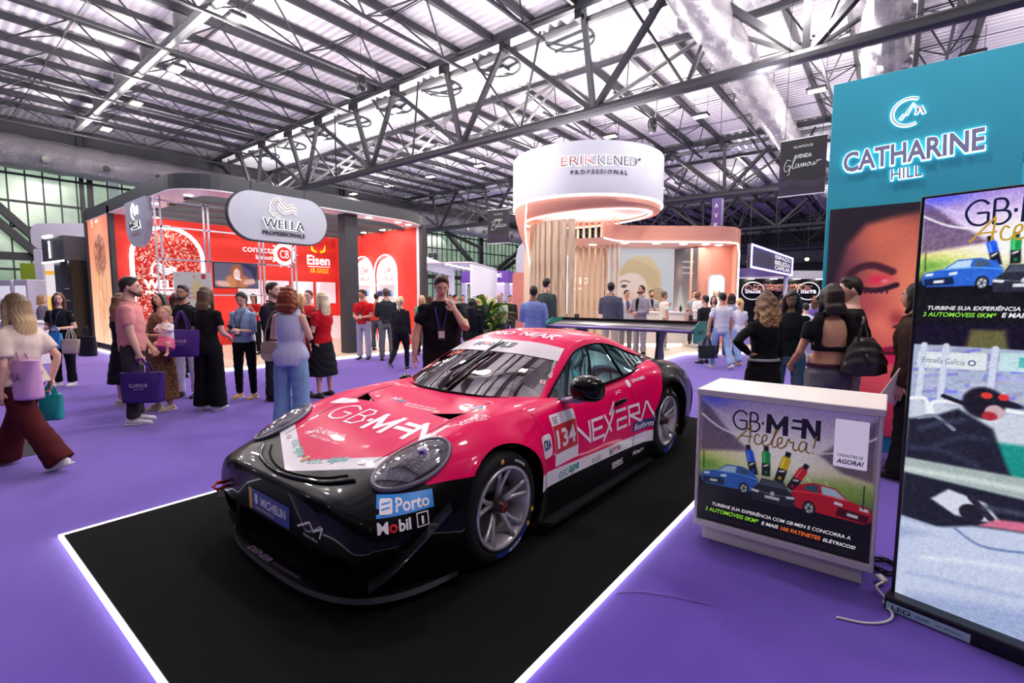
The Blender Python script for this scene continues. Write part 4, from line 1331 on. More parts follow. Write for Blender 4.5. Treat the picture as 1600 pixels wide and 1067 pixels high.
# wiper
mb = MB(); mb.tube([(-.02, .44, .86), (.0, .62, .97), (.01, .92, 1.115), (.015, 1.08, 1.18)], [.014, .012, .009, .006], 6); mb.build('wiper_arm', BLACKP, CAR, smooth=True)
mb = MB(); mb.tube([(-.14, .60, .955), (-.03, .86, 1.075), (.05, 1.06, 1.165)], .009, 6); mb.build('wiper_blade', BLACKP, CAR, smooth=True)
# lettering on screen and roof
SXx, SY = (1, 0, 0), (0, .80, .6)
for s, x, w, hh, mm in (('M', -.245, .10, .075, DNAVY), ('o', -.155, .07, .055, DOR), ('bil', -.06, .10, .08, DNAVY)):
    ptext(s, (x, 1.065, 1.15), SXx, SY, w, hh, mm, bn, lift=.008, shear=.2, bold=.03)
pquad('dark_box', [(-.05, -.045), (.07, -.045), (.09, .045), (-.03, .045)], (.07, 1.065, 1.15), SXx, SY, DK, bn, lift=.008)
ptext('1', (.09, 1.065, 1.15), SXx, SY, .03, .06, DW, bn, lift=.010, bold=.04)
ptext('134', (-.40, .92, 1.07), SXx, SY, .17, .09, DOR, ws, lift=.004, name='screen_number', shear=.15, bold=.03)
ptext('DEO  NEAR', (.02, 1.34, 1.25), SXx, (0, 1, .1), .74, .12, DW, roof, lift=.004, bold=.03)
ptext('CONSEGURO', (.05, 1.60, 1.25), SXx, (0, 1, .05), .6, .09, mat('salmon_decal', srgb(236, 150, 120), .4), roof, lift=.004, bold=.03)
ptext('@porschecupbrasil', (.66, .98, 1.15), (-.28, .80, .52), (-.6, -.3, .3), .40, .032, DW, roof, lift=.004, bold=.01)
sc = (.72, .76, 1.02)
pquad('camera_icon', rrect(-.02, .02, -.02, .02, .006, 2), (.70, .755, 1.02), (-.28, .80, .52), (-.6, -.3, .3), DW, roof, lift=.004)
pquad('camera_icon_core', rrect(-.012, .012, -.012, .012, .008, 2), (.70, .755, 1.02), (-.28, .80, .52), (-.6, -.3, .3), DR, roof, lift=.006)
ptext('KEEL', (.66, 1.36, 1.12), (0, 1, 0), (-.7, 0, 1), .12, .05, mat('pale_teal_decal', srgb(90, 190, 186), .4), CAR, lift=.003)
# inside
INT = node('cabin_interior', CAR)
mb = MB(); mb.box(-.70, .70, .75, 2.7, .3, .36); mb.box(-.70, .70, .62, .9, .5, .80); mb.build('dark_tub', LINER, INT)
mb = MB(); mb.bbox(-.66, .66, .60, .92, .70, .83, .03); mb.build('dash_panel', mat('dash_grey', srgb(40, 38, 36), .8), INT)
REDS = mat('orange_red_seat', srgb(226, 74, 50), .6)
for x, nm, mm in ((.36, 'driver_seat', REDS), ):
    st = node(nm, INT, (x, 0, 0))
    mb = MB(); mb.bbox(-.22, .22, 1.25, 1.75, .36, .50, .04); mb.build('seat_base', BLACKP, st)
    mb = MB(); mb.tube([(0, 1.72, .42), (0, 1.84, .72), (0, 1.92, 1.0), (0, 1.93, 1.1)], [(.24, .07), (.25, .08), (.2, .07), (.13, .05)], 12, ref=(0, 1, 0)); mb.build('seat_back', mm, st, smooth=True)
    for sx in (-1, 1):
        mb = MB(); mb.tube([(sx * .22, 1.70, .5), (sx * .25, 1.72, .8), (sx * .2, 1.78, 1.04)], [(.03, .1), (.03, .12), (.03, .1)], 8, ref=(0, 1, 0)); mb.build('seat_wing', mm if sx > 0 else BLACKP, st, smooth=True)
mb = MB(); P = [(.36 + .17 * math.cos(t), 1.05 - .05 * math.sin(t), .80 + .15 * math.sin(t)) for t in np.linspace(0, 2 * math.pi, 25)[:-1]]
mb.tube(P, .016, 8, closed=True); mb.tube([(.20, 1.05, .8), (.52, 1.05, .8)], .014, 6); mb.build('steering_wheel', BLACKP, INT, smooth=True)
CG = mat('roll_cage_paint', srgb(150, 152, 156), .4)
for s in (1, -1):
    for nm, P in (('roll_cage_bar', [(s * .62, .85, .5), (s * .58, 1.0, .93), (s * .50, 1.3, 1.10), (s * .48, 1.95, 1.12), (s * .58, 1.98, .5)]), ('roll_cage_bar', [(s * .62, 1.0, .45), (s * .60, 1.9, .80)]), ('roll_cage_bar', [(s * .48, 1.95, 1.1), (s * .5, 2.6, .85)])):
        mb = MB(); mb.tube(P, .02, 8); mb.build(nm, CG, INT, smooth=True)
mb = MB(); mb.tube([(-.48, 1.95, 1.12), (.48, 1.95, 1.12)], .02, 8); mb.build('roll_cage_bar', CG, INT)
mb = MB(); mb.box(-.72, -.70, .9, 2.4, .36, .78); mb.box(.70, .72, .9, 2.4, .36, .78); mb.build('door_lining', LINER, INT)
# underside, side skirt, rear fascia
mb = MB()
for s in (1, -1): mb.prism([(s * .9, .36), (s * .985, .40), (s * .99, 2.04), (s * .9, 2.1)], .075, .10, 'xy')
for s in (1, -1):
    mb2 = MB(); mb2.prism([(s * .9, .36), (s * .985, .40), (s * .99, 2.04), (s * .9, 2.1)], .075, .10, 'xy'); mb2.build('side_skirt', CARBON, CAR)
mb = MB(); mb.box(-.62, .62, 3.49, 3.545, .56, .62); mb.build('rear_light_bar', mat('red_lamp_glass', srgb(150, 10, 16), .2), CAR)
# ------------------------------------------------------------------ printed pictures (painted as colour data on fine grids)
def art_car(P, cx, cy, s, col, flip=1):
    q = lambda L: [(cx + flip * a * s, cy + b * s) for a, b in L]
    dark = [c * .35 for c in col]; lite = [min(255, c * 1.35 + 40) for c in col]
    P.glow(cx, cy - .40 * s, 1.1 * s, .16 * s, (6, 6, 10), .9)
    P.poly(q([(-1, -.05), (-.92, .12), (-.45, .22), (-.1, .52), (.45, .55), (.8, .42), (.98, .2), (1, -.15), (.85, -.32), (-.85, -.36), (-.98, -.25)]), col)
    P.poly(q([(-.42, .2), (-.1, .47), (.25, .5), (.2, .24)]), (170, 196, 224))
    P.poly(q([(.3, .25), (.33, .5), (.6, .45), (.7, .3)]), (60, 80, 110))
    P.poly(q([(-.95, -.1), (-.2, -.02), (-.15, -.28), (-.9, -.33)]), dark)
    P.poly(q([(-.9, .08), (-.7, .1), (-.72, .02), (-.92, .0)]), (220, 235, 255)); P.poly(q([(-.3, .1), (-.1, .13), (-.1, .04), (-.3, .02)]), (220, 235, 255))
    P.poly(q([(-.68, -.15), (-.42, -.13), (-.42, -.22), (-.68, -.24)]), (210, 210, 220))
    P.curve(q([(-.45, .22), (.2, .25), (.95, .18)]), .03 * s, lite)
    P.ell(cx + flip * .52 * s, cy - .25 * s, .17 * s, .22 * s, (14, 14, 18), 0, .1)
    P.ell(cx + flip * .52 * s, cy - .25 * s, .11 * s, .15 * s, (190, 192, 200), 0, .3)
    for a in range(5):
        t = a * 1.257
        P.curve([(cx + flip * .52 * s, cy - .25 * s), (cx + flip * .52 * s + .1 * s * math.cos(t), cy - .25 * s + .14 * s * math.sin(t))], .03 * s, (30, 30, 36))
def art_front_car(P, cx, cy, s, col):
    q = lambda L: [(cx + a * s, cy + b * s) for a, b in L]
    P.poly(q([(-.8, -.42), (-.85, .0), (-.55, .3), (-.42, .58), (.42, .58), (.55, .3), (.85, .0), (.8, -.42)]), col)
    P.poly(q([(-.5, .3), (-.38, .53), (.38, .53), (.5, .3)]), (70, 76, 92))
    P.poly(q([(-.82, .05), (-.5, .02), (-.55, -.08), (-.82, -.04)]), (215, 225, 245)); P.poly(q([(.82, .05), (.5, .02), (.55, -.08), (.82, -.04)]), (215, 225, 245))
    P.poly(q([(-.28, -.12), (.28, -.12), (.28, -.24), (-.28, -.24)]), (200, 200, 206))
    P.curve(q([(-.5, .0), (0, -.03), (.5, .0)]), .03 * s, (120, 120, 132)); P.ell(cx, cy + .0 * s, .08 * s, .1 * s, (180, 184, 194))
def art_can(P, cx, cy, s, rot, col):
    r = math.radians(rot); R = lambda a, b: (cx + s * (a * math.cos(r) - b * math.sin(r)), cy + s * (a * math.sin(r) + b * math.cos(r)))
    P.poly([R(-.17, -.6), R(.17, -.6), R(.17, .0), R(-.17, .0)], (18, 18, 24)); P.poly([R(-.17, -.02), R(.17, -.02), R(.17, .42), R(.12, .52), R(-.12, .52), R(-.17, .42)], col)
    P.poly([R(-.10, .52), R(.10, .52), R(.10, .74), R(-.10, .74)], (16, 16, 22)); P.curve([R(-.07, .0), R(-.07, .42)], .04 * s, [min(255, c + 90) for c in col])
    P.poly([R(-.1, -.12), R(.1, -.05), R(.08, -.12), R(-.1, -.2)], (230, 230, 240)); P.poly([R(-.06, -.35), R(.06, -.35), R(.06, -.5), R(-.06, -.5)], [c * .8 for c in col])
def art_ad(P, w, bright=1.0):
    """stadium advert: sky, stands, grass, three cars and four spray cans; canvas is w wide and 1 high"""
    P.vgrad([(0, (8, 8, 14)), (.30, (16, 18, 24)), (.37, (74, 84, 60)), (.48, (130, 146, 92)), (.56, (206, 186, 160)), (.75, (196, 176, 214)), (1, (150, 126, 196))])
    P.glow(.12 * w, .48, .3 * w, .10, (235, 230, 120), .8); P.glow(.5 * w, .62, .3 * w, .22, (250, 240, 250), .9); P.glow(.86 * w, .45, .2 * w, .07, (126, 160, 60), .8); P.glow(.05 * w, .46, .12 * w, .06, (90, 150, 60), .8)
    P.poly([(0, .98), (0, .56), (.20 * w, .60), (.32 * w, .62), (.16 * w, .78), (.05 * w, .93)], (92, 70, 104), .85, .03); P.poly([(w, .98), (w, .55), (.84 * w, .58), (.72 * w, .68), (.86 * w, .84)], (84, 62, 92), .8, .03)
    P.curve([(0, .86), (.14 * w, .76), (.36 * w, .70)], .014, (220, 214, 232)); P.curve([(0, .98), (.1 * w, .9), (.3 * w, .8)], .01, (190, 180, 214)); P.curve([(w, .86), (.85 * w, .74), (.7 * w, .68)], .012, (206, 196, 220))
    P.glow(.08 * w, .99, .14 * w, .06, (70, 80, 220), .8)
    P.speck(6, 3, 1)
    P.poly([(0, 0), (w, 0), (w, .30), (.72 * w, .36), (.3 * w, .37), (0, .33)], (12, 12, 16), .92, .04)
    art_can(P, .335 * w, .545, .17, 14, (30, 80, 214)); art_can(P, .425 * w, .555, .17, 2, (20, 140, 70)); art_can(P, .525 * w, .535, .18, -14, (220, 180, 30)); art_can(P, .61 * w, .485, .17, -26, (206, 30, 44))
    for L in ([(.66 * w, .5), (.70 * w, .44), (.685 * w, .40), (.72 * w, .36)], [(.76 * w, .5), (.79 * w, .43), (.775 * w, .4), (.80 * w, .34)]): P.curve(L, .006, (255, 246, 170))
    art_car(P, .20 * w, .375, .185 * w, (40, 92, 190)); art_car(P, .79 * w, .345, .21 * w, (190, 24, 40), -1); art_front_car(P, .47 * w, .33, .155 * w, (36, 38, 50))
    P.curve([(.025 * w, .56), (.028 * w, .42)], .008, (40, 50, 40)); P.curve([(.955 * w, .52), (.955 * w, .36)], .008, (30, 40, 36))
def gbmen_logo(parent, o, ux, uy, w, m, z=.002, gold=None):
    """GB-MEN wordmark of width w, lower left corner at o, built of flat strokes"""
    n = np.cross(ux, uy); o = np.asarray(o, float) + np.asarray(n) * z
    k = w / 1.0
    q = lambda L: [(a * k, b * k) for a, b in L]
    gg = [(.185, .2), (.13, .245), (.06, .22), (.02, .13), (.06, .03), (.13, 0), (.185, .03)]
    strokes('logo_letter', [q(gg), q([(.185, .03), (.185, .12)]), q([(.185, .12), (.10, .12)])], o, ux, uy, .022 * k, m, parent)
    strokes('logo_letter', [q([(.225, 0), (.225, .24)]), q([(.225, .24), (.29, .235), (.315, .18), (.29, .13), (.225, .13)]), q([(.27, .13), (.325, .11), (.335, .05), (.29, .0), (.225, 0)])], o, ux, uy, .022 * k, m, parent)
    B = basis(o, ux, uy)
    def polyp(nm, L):
        v = np.array([(a * k, b * k, 0) for a, b in L]); mobj(nm, raw_mesh(nm, B(v), [tuple(range(len(L)))], m), parent)
    polyp('logo_dot', [(.36, .10), (.385, .10), (.385, .135), (.36, .135)])
    polyp('logo_letter', [(.41, 0), (.47, 0), (.475, .13), (.535, .03), (.595, .13), (.60, 0), (.66, 0), (.655, .25), (.61, .25), (.535, .12), (.46, .25), (.415, .25)])
    polyp('logo_bar', [(.70, .19), (.80, .19), (.80, .225), (.70, .225)]); polyp('logo_bar', [(.69, .10), (.80, .10), (.80, .135), (.69, .135)])
    polyp('logo_letter', [(.80, 0), (.855, 0), (.855, .15), (.945, .0), (1.0, .0), (1.0, .25), (.945, .25), (.945, .10), (.86, .25), (.80, .25)])
    if gold is None: return
    sc = [[(.0, 0), (.06, .06), (.15, .15), (.17, .16), (.155, 0)], [(.05, .06), (.19, .065)], [(.27, .085), (.24, .10), (.215, .06), (.225, .01), (.27, .005), (.30, .03)], [(.30, .03), (.345, .06), (.345, .10), (.31, .09), (.30, .03), (.33, .0), (.385, .02)],
          [(.385, .02), (.45, .14), (.46, .16), (.44, .16), (.41, .03), (.43, 0), (.47, .02)], [(.47, .03), (.51, .06), (.51, .10), (.475, .09), (.465, .03), (.50, .0), (.55, .03)], [(.55, .02), (.58, .10), (.60, .07), (.635, .075), (.63, .03), (.65, 0), (.68, .02)],
          [(.77, .085), (.72, .095), (.69, .04), (.71, .0), (.75, .03), (.77, .09), (.765, .02), (.80, .0)], [(.86, .16), (.835, .05)], [(.828, .01), (.832, .0)]]
    strokes('script_lettering', [[(a * k * 1.05 + .06 * k, b * k * 1.35 - .165 * k) for a, b in L] for L in sc], o + np.asarray(n) * .001, ux, uy, .018 * k, gold, parent)
# ------------------------------------------------------------------ counter
CT = thing('promotion_counter', 'white counter with a lit car advert on its front, standing beside the black carpet', 'counter', (-.465, 3.1, 0))
CW = mat('warm_white_laminate', srgb(236, 228, 222), .4)
mb = MB(); mb.bbox(-.425, .42, .05, .46, 0, .15, .004); mb.build('plinth', CW, CT)
mb = MB()
mb.bbox(-.468, -.45, 0, .5, .10, .965, .003); mb.build('side_panel', CW, CT)
mb = MB(); mb.bbox(.45, .468, 0, .5, .10, .965, .003); mb.build('side_panel', CW, CT)
mb = MB(); mb.bbox(-.45, .45, .02, .5, .13, .94, .003); mb.build('body_box', CW, CT)
mb = MB(); mb.bbox(-.475, .475, -.006, .52, .945, .985, .004); mb.build('counter_top', CW, CT)
mb = MB(); mb.bbox(-.452, .452, .0, .03, .10, .14, .003); mb.build('bottom_rail', CW, CT)
P = Paint(230, 200, 1.135, (0, 0, 0)); art_ad(P, 1.135)
AD = P.obj('advert_print', vcol_mat('counter_print', .42, .3), (-.445, .012, .145), (1, 0, 0), (0, 0, 1), .89, .795, CT)
INK = mat('dark_ink', srgb(34, 30, 52), .4)
GOLD = mat('gold_ink', srgb(206, 164, 66), .35, .3)
WTX = emis('lit_white_lettering', srgb(236, 230, 240), .75); GTX = emis('lit_green_lettering', srgb(150, 226, 60), .75); OTX = emis('lit_orange_lettering', srgb(236, 110, 50), .75)
fr = lambda x, z: (x, .0105, z)
gbmen_logo(CT, fr(-.265, .765), (1, 0, 0), (0, 0, 1), .46, INK, .001, GOLD)
sign_text('advert_lettering', 'TURBINE SUA EXPERIÊNCIA COM GB·MEN E CONCORRA A', fr(0, .262), (1, 0, 0), (0, 0, 1), .72, .026, WTX, CT, bold=.01, shear=.2)
sign_text('advert_lettering', '3 AUTOMÓVEIS 0KM*', fr(-.245, .222), (1, 0, 0), (0, 0, 1), .31, .032, GTX, CT, bold=.012, shear=.2)
sign_text('advert_lettering', 'E MAIS', fr(-.03, .216), (1, 0, 0), (0, 0, 1), .09, .022, WTX, CT, bold=.02, shear=.2)
sign_text('advert_lettering', '100 PATINETES', fr(.125, .214), (1, 0, 0), (0, 0, 1), .20, .024, OTX, CT, bold=.03, shear=.2)
sign_text('advert_lettering', 'ELÉTRICOS!', fr(.31, .214), (1, 0, 0), (0, 0, 1), .15, .024, WTX, CT, bold=.02, shear=.2)
for q in range(2):
    sign_text('advert_small_print', 'imagens meramente ilustrativas consulte o regulamento completo no site e participe da promocao', fr(0, .18 - .013 * q), (1, 0, 0), (0, 0, 1), .74, .007, mat('grey_ink', srgb(120, 116, 124), .5), CT)
# sign-up label without its code
mb = MB(); mb.prism(rrect(-.075, .075, -.13, .13, .006, 2), .004, .0085, 'xz'); L = mb.build('sign_up_label', mat('self_glow_label', srgb(226, 216, 232), .4, emit=.45), CT, loc=(.335, 0, .775))  # label given a faint glow of its own to keep it white
sign_text('label_lettering', 'CADASTRE-SE', (0, .0035, -.065), (1, 0, 0), (0, 0, 1), .115, .016, INK, L, bold=.01, shear=.2)
sign_text('label_lettering', 'AGORA!', (0, .0035, -.098), (1, 0, 0), (0, 0, 1), .12, .026, INK, L, bold=.03, shear=.2)
# ------------------------------------------------------------------ LED screen
ang = math.atan2(-.241, .97)
SCN = thing('led_screen', 'tall black-framed LED screen showing a stadium advert above a racing scene', 'screen', (.09, 3.03, 0), ang)
H0, H1, WS = .06, 2.02, .75
mb = MB(); mb.bbox(-.012, WS + .012, .0, .12, H0 - .03, H1 + .012, .004); mb.build('screen_housing', BLACKP, SCN)
mb = MB(); mb.bbox(-.02, WS + .02, -.075, .30, .0, .075, .006); mb.build('screen_foot', BLACKP, SCN)
P = Paint(190, 470, WS / (H1 - H0), (8, 6, 14))
A = WS / (H1 - H0)
k0 = int(470 * .704)
top = Paint(190, 470 - k0, A / .296, (0, 0, 0)); art_ad(top, A / .296)
P.c[k0:] = np.clip(top.c * 1.15, 0, 255)
U = lambda L: [(a / 1.96, (b - .06) / 1.96) for a, b in L]
P.poly([(0, 0), (A, 0), (A, .704), (0, .704)], (16, 10, 34))
P.poly(U([(.20, 1.415), (.31, 1.415), (.325, 1.33), (.185, 1.33)]), (126, 122, 66), .8, .01)
# lower picture: grandstand, railings, driver leaning over the car
P.poly(U([(0, .06), (.75, .06), (.75, 1.335), (0, 1.335)]), (172, 186, 214))
rg = np.random.RandomState(5)
for i in range(240):
    a, b = rg.rand() * .75, 1.02 + rg.rand() * .3
    P.poly(U([(a, b), (a + .05, b + .006), (a + .05, b + .022), (a, b + .014)]), (120 + rg.randint(90),) * 2 + (190 + rg.randint(50),), .8)
P.poly(U([(.02, 1.225), (.26, 1.235), (.26, 1.31), (.02, 1.30)]), (226, 234, 238)); P.poly(U([(.30, 1.24), (.75, 1.25), (.75, 1.33), (.30, 1.32)]), (196, 228, 232)); P.poly(U([(.36, 1.26), (.6, 1.265), (.6, 1.31), (.36, 1.305)]), (90, 190, 190))
for x in (.03, .11, .275, .42, .55): P.curve(U([(x, .98), (x + .01, 1.335)]), .012, (210, 218, 238))
P.poly(U([(0, .86), (.75, .86), (.75, 1.06), (0, 1.06)]), (204, 212, 226), 1, .02)
P.curve(U([(0, 1.07), (.06, 1.075), (.075, 1.0)]), .008, (244, 246, 252)); P.curve(U([(.09, 1.0), (.10, 1.07), (.3, 1.07), (.75, 1.06)]), .008, (244, 246, 252))
P.poly(U([(.28, .92), (.75, .95), (.75, .72), (.3, .76)]), (20, 146, 136), 1, .01)
P.poly(U([(0, .97), (.08, .99), (.18, 1.05), (.30, .98), (.34, .86), (.38, .76), (0, .77)]), (26, 28, 44), 1, .008)
P.ell(.262 / 1.96, (1.09 - .06) / 1.96, .036, .036, (22, 20, 32), -15, .2); P.ell(.33 / 1.96, (1.10 - .06) / 1.96, .03, .008, (24, 22, 36), -10, .3); P.ell(.27 / 1.96, (1.125 - .06) / 1.96, .010, .007, (224, 60, 50)); P.ell(.325 / 1.96, (1.125 - .06) / 1.96, .009, .007, (224, 50, 50)); P.ell(.30 / 1.96, (1.055 - .06) / 1.96, .016, .016, (206, 170, 180), 30); P.ell(.285 / 1.96, (1.035 - .06) / 1.96, .013, .010, (176, 40, 50))
P.curve(U([(.125, 1.10), (.20, 1.075)]), .010, (20, 20, 30)); P.curve(U([(.04, .98), (.10, 1.0), (.17, .95)]), .008, (130, 140, 160))
P.poly(U([(0, .775), (.75, .80), (.75, .69), (0, .70)]), (166, 182, 180), 1, .006); P.poly(U([(0, .70), (.75, .69), (.75, .44), (0, .48)]), (24, 26, 40), 1, .006)
P.poly(U([(.11, .60), (.17, .665), (.30, .64), (.36, .56), (.2, .55)]), (214, 218, 232), 1, .006); P.ell(.255 / 1.96, (.58 - .06) / 1.96, .022, .02, (30, 28, 40)); P.curve(U([(.25, .65), (.32, .575)]), .014, (36, 34, 48)); P.poly(U([(.28, .53), (.34, .58), (.75, .66), (.75, .60), (.36, .545)]), (212, 112, 142), 1, .006)
P.poly(U([(0, .06), (0, .46), (.12, .46), (.26, .52), (.36, .54), (.75, .60), (.75, .06)]), (196, 206, 232), 1, .008); P.poly(U([(.05, .10), (.75, .30), (.75, .06), (.05, .06)]), (150, 166, 210), .8, .03); P.curve(U([(.20, .49), (.30, .44), (.45, .47)]), .006, (120, 140, 186)); P.poly(U([(.0, .42), (.12, .43), (.0, .36)]), (140, 156, 200), .6, .02)
for L, c in (([(.05, .93), (.12, .97), (.2, 1.0)], (60, 64, 90)), ([(.1, .85), (.2, .92), (.28, .93)], (48, 52, 76)), ([(.02, .83), (.14, .84), (.26, .80)], (50, 54, 80)), ([(.0, .72), (.3, .735), (.75, .745)], (220, 228, 226)), ([(.3, .62), (.5, .64)], (70, 74, 96)), ([(.1, .30), (.3, .36), (.6, .42)], (224, 230, 246)), ([(.05, .2), (.3, .24), (.6, .3)], (170, 184, 220))): P.curve(U(L), .012, c, .8, .01)
P.speck(5, 2, 1); P.speck(3, 9)
P.obj('screen_picture', vcol_mat('led_picture', .95, .3), (.004, -.0015, H0), (1, 0, 0), (0, 0, 1), WS - .008, H1 - H0, SCN)
sc = lambda a, b: (a, -.003, b)
gbmen_logo(SCN, sc(.145, 1.875), (1, 0, 0), (0, 0, 1), .44, emis('lit_navy', srgb(30, 34, 70), .9), .001, emis('lit_gold', srgb(206, 166, 60), .9))
LW = emis('screen_white_lettering', srgb(240, 240, 250), .95)
sign_text('screen_lettering', 'TURBINE SUA EXPERIÊNCIA COM GB·MEN E CONCORRA A', sc(.375, 1.512), (1, 0, 0), (0, 0, 1), .66, .023, LW, SCN, bold=.02, shear=.2)
sign_text('screen_lettering', '3 AUTOMÓVEIS 0KM*', sc(.155, 1.482), (1, 0, 0), (0, 0, 1), .25, .025, emis('screen_green_lettering', srgb(150, 236, 80), .95), SCN, bold=.012, shear=.2)
sign_text('screen_lettering', 'E MAIS', sc(.335, 1.482), (1, 0, 0), (0, 0, 1), .08, .021, LW, SCN, bold=.03, shear=.2)
sign_text('screen_lettering', '100 PATINETES', sc(.47, 1.482), (1, 0, 0), (0, 0, 1), .17, .022, emis('screen_orange_lettering', srgb(240, 80, 60), .95), SCN, bold=.03, shear=.2)
sign_text('screen_lettering', 'ELÉTRICOS!', sc(.63, 1.482), (1, 0, 0), (0, 0, 1), .13, .022, LW, SCN, bold=.03, shear=.2)
sign_text('screen_lettering', 'Estrella Galicia', sc(.115, 1.264), (1, 0, 0), (0, 0, 1), .15, .026, emis('lit_blue_grey', srgb(110, 120, 160), .8), SCN, shear=.2)
mb = MB(); mb.lathe([(.008, -.001), (.014, -.001)], 20, axis='y', c=sc(.215, 1.264)); mb.build('ring_mark', emis('lit_blue_grey', srgb(110, 120, 160), .8), SCN)
mb = MB(); mb.box(-.01, .30, -.078, -.0755, .008, .048); lb = mb.build('pale_foot_label', mat('pale_blue_label', srgb(176, 206, 220), .5), SCN)
for q, x, w, h in (('LED', .05, .075, .022), ('PAINEL', .135, .05, .010), ('P2.9  MODULO', .225, .09, .008)):
    sign_text('foot_label_lettering', q, (x, -.0785, .028), (1, 0, 0), (0, 0, 1), w, h, INK, lb, bold=.02)
# cables on the floor
o = tag(MB().tube(smooth_path([(-.126, 2.729, .006), (-.02, 2.76, .006), (.06, 2.83, .006), (.09, 2.92, .008), (.055, 2.99, .02), (.06, 3.06, .01), (.02, 3.12, .03), (.05, 3.2, .03), (.03, 3.3, .01)]), .006, 8).build('power_cable', mat('white_cable', srgb(226, 222, 214), .5), smooth=True), 'white power cable trailing over the carpet at the foot of the LED screen', 'cable')
mb = MB(); mb.bbox(-.018, .018, -.03, .03, 0, .024, .005); mb.build('cable_plug', mat('white_cable', srgb(226, 222, 214), .5), o, loc=(.04, 3.22, .02), rot=(0, 0, .5))
pts = [(.06 + .075 * math.cos(t) * (1 + .1 * math.sin(3 * t)), 3.42 + .08 * math.sin(t), .02 + .012 * math.sin(2.3 * t)) for t in np.linspace(0, 19, 70)]
tag(MB().tube(pts, .006, 6).build('cable_coil', BLACKP, smooth=True), 'coil of black cable on the carpet behind the LED screen corner', 'cable')
# ------------------------------------------------------------------ teal tower
TEAL = mat('teal_panel', srgb(62, 184, 208), .55, spec=.3, noise=.05, nscale=2)
TW = thing('teal_tower', 'tall teal tower wall with glowing letters and a face poster', 'exhibition wall', (0, 6.11, 0))
mb = MB(); mb.bbox(-.60, .82, 0, .4, 0, 3.74, .004); mb.build('tower_panel', TEAL, TW)
GLW = emis('cool_letter_glow', (.78, .98, 1), 4.5)
LET = mat('violet_grey_letter', srgb(150, 152, 190), .4)
def halo_sign(s, o, ux, uy, w, h, parent, face, glow, depth=.02, gap=.02, spread=.05, **k):
    """raised letters with the light behind them"""
    n = np.cross(ux, uy); o = np.asarray(o, float)
    kk = dict(k); kk['bold'] = k.get('bold', 0) + spread
    sc = h
    sign_text('letter_glow', s, o + n * gap * .5, ux, uy, w * 1.015, h * 1.10, glow, parent, depth=.002, **kk)
    sign_text('raised_letter', s, o + n * gap, ux, uy, w, h, face, parent, depth=depth, **k)
halo_sign('CATHARINE', (.045, 0, 2.955), (1, 0, .045), (-.045, 0, 1), 1.04, .20, TW, LET, GLW, bold=.03, spread=.028)
halo_sign('HILL', (.035, 0, 2.76), (1, 0, .045), (-.045, 0, 1), .235, .10, TW, LET, GLW, bold=.015, spread=.03)
lg = [[(.125 * math.cos(t), .125 * math.sin(t)) for t in np.radians(np.arange(60, 311, 14))], [(-.06, -.06), (-.035, -.02), (-.015, -.02), (.03, .07), (.075, -.01)], [(.055, -.035), (.075, .03), (.085, .035), (.115, -.04)]]
for nm, w, m, z in (('logo_glow', .03, GLW, .006), ('logo_line', .012, LET, .02)):
    for L in lg:
        L2 = np.array([(a, b, 0) for a, b in L])
        mb = MB(); Q = np.stack([L2[:, 0] + .02, np.full(len(L2), -z), L2[:, 1] + 3.33], 1); mb.tube(Q, [(w / 2, w / 4)] * len(Q), 6, ref=(0, 1, 0)); mb.build(nm, m, TW, smooth=True)
P = Paint(150, 320, .96 / 2.30, (60, 30, 60))
pw, ph = .96, 2.30
C = lambda x, z: ((x + .555) / ph, (z - .17) / ph)
P.vgrad([(0, (120, 30, 60)), (.2, (196, 60, 84)), (.4, (216, 92, 92)), (.7, (226, 118, 96)), (.9, (190, 84, 76)), (1, (60, 34, 54))])
def pe(x, z, rx, rz, col, rot=0, soft=.6, op=1): a, b = C(x, z); P.ell(a, b, rx / ph, rz / ph, col, rot, soft, op)
def pg(x, z, rx, rz, col, op=1, rot=0): a, b = C(x, z); P.glow(a, b, rx / ph, rz / ph, col, op, rot)
pg(-.56, 1.5, .22, 1.3, (46, 26, 58), 1); pg(-.4, 1.75, .2, .5, (96, 44, 74), .7); pg(-.1, 2.2, .25, .25, (236, 120, 96), .8); pg(.12, 1.6, .12, .5, (255, 140, 110), .8); pg(-.05, 1.3, .16, .12, (255, 128, 110), .8)
P.poly([C(-.56, 2.5), C(.5, 2.5), C(.4, 2.42), C(.0, 2.36), C(-.25, 2.3), C(-.40, 2.1), C(-.5, 1.7), C(-.56, 1.5)], (34, 24, 40), 1, .03)
P.curve([C(-.36, 1.80), C(-.28, 1.87), C(-.16, 1.885), C(-.02, 1.82)], .03, (66, 26, 44), .95, .012)
pg(-.12, 1.745, .10, .055, (240, 40, 84), 1); pg(-.07, 1.73, .03, .02, (255, 150, 170), .9); P.curve([C(-.34, 1.70), C(-.22, 1.645), C(-.1, 1.645), C(.02, 1.69)], .022, (44, 16, 40), 1, .008)
for q in range(6): P.curve([C(-.25 + .04 * q, 1.65), C(-.27 + .045 * q, 1.61)], .006, (40, 16, 36))
pg(-.25, 1.5, .16, .1, (190, 70, 90), .7); pg(.05, 1.36, .07, .08, (150, 40, 60), .8); pg(.16, 1.45, .07, .1, (255, 150, 120), .9); P.ell(*C(.06, 1.285), .045 / ph, .018 / ph, (80, 20, 40), 15, .6)
P.ell(*C(.10, 1.05), .20 / ph, .05 / ph, (150, 16, 60), 8, .4); P.ell(*C(.10, .97), .19 / ph, .06 / ph, (206, 30, 84), 8, .4); P.curve([C(-.12, 1.01), C(.1, 1.02), C(.3, 1.05)], .014, (70, 8, 36)); pg(.13, .955, .05, .02, (255, 120, 160), .8)
pg(.1, .72, .2, .1, (226, 80, 90), .7); pg(.2, .4, .4, .2, (150, 30, 66), .8)
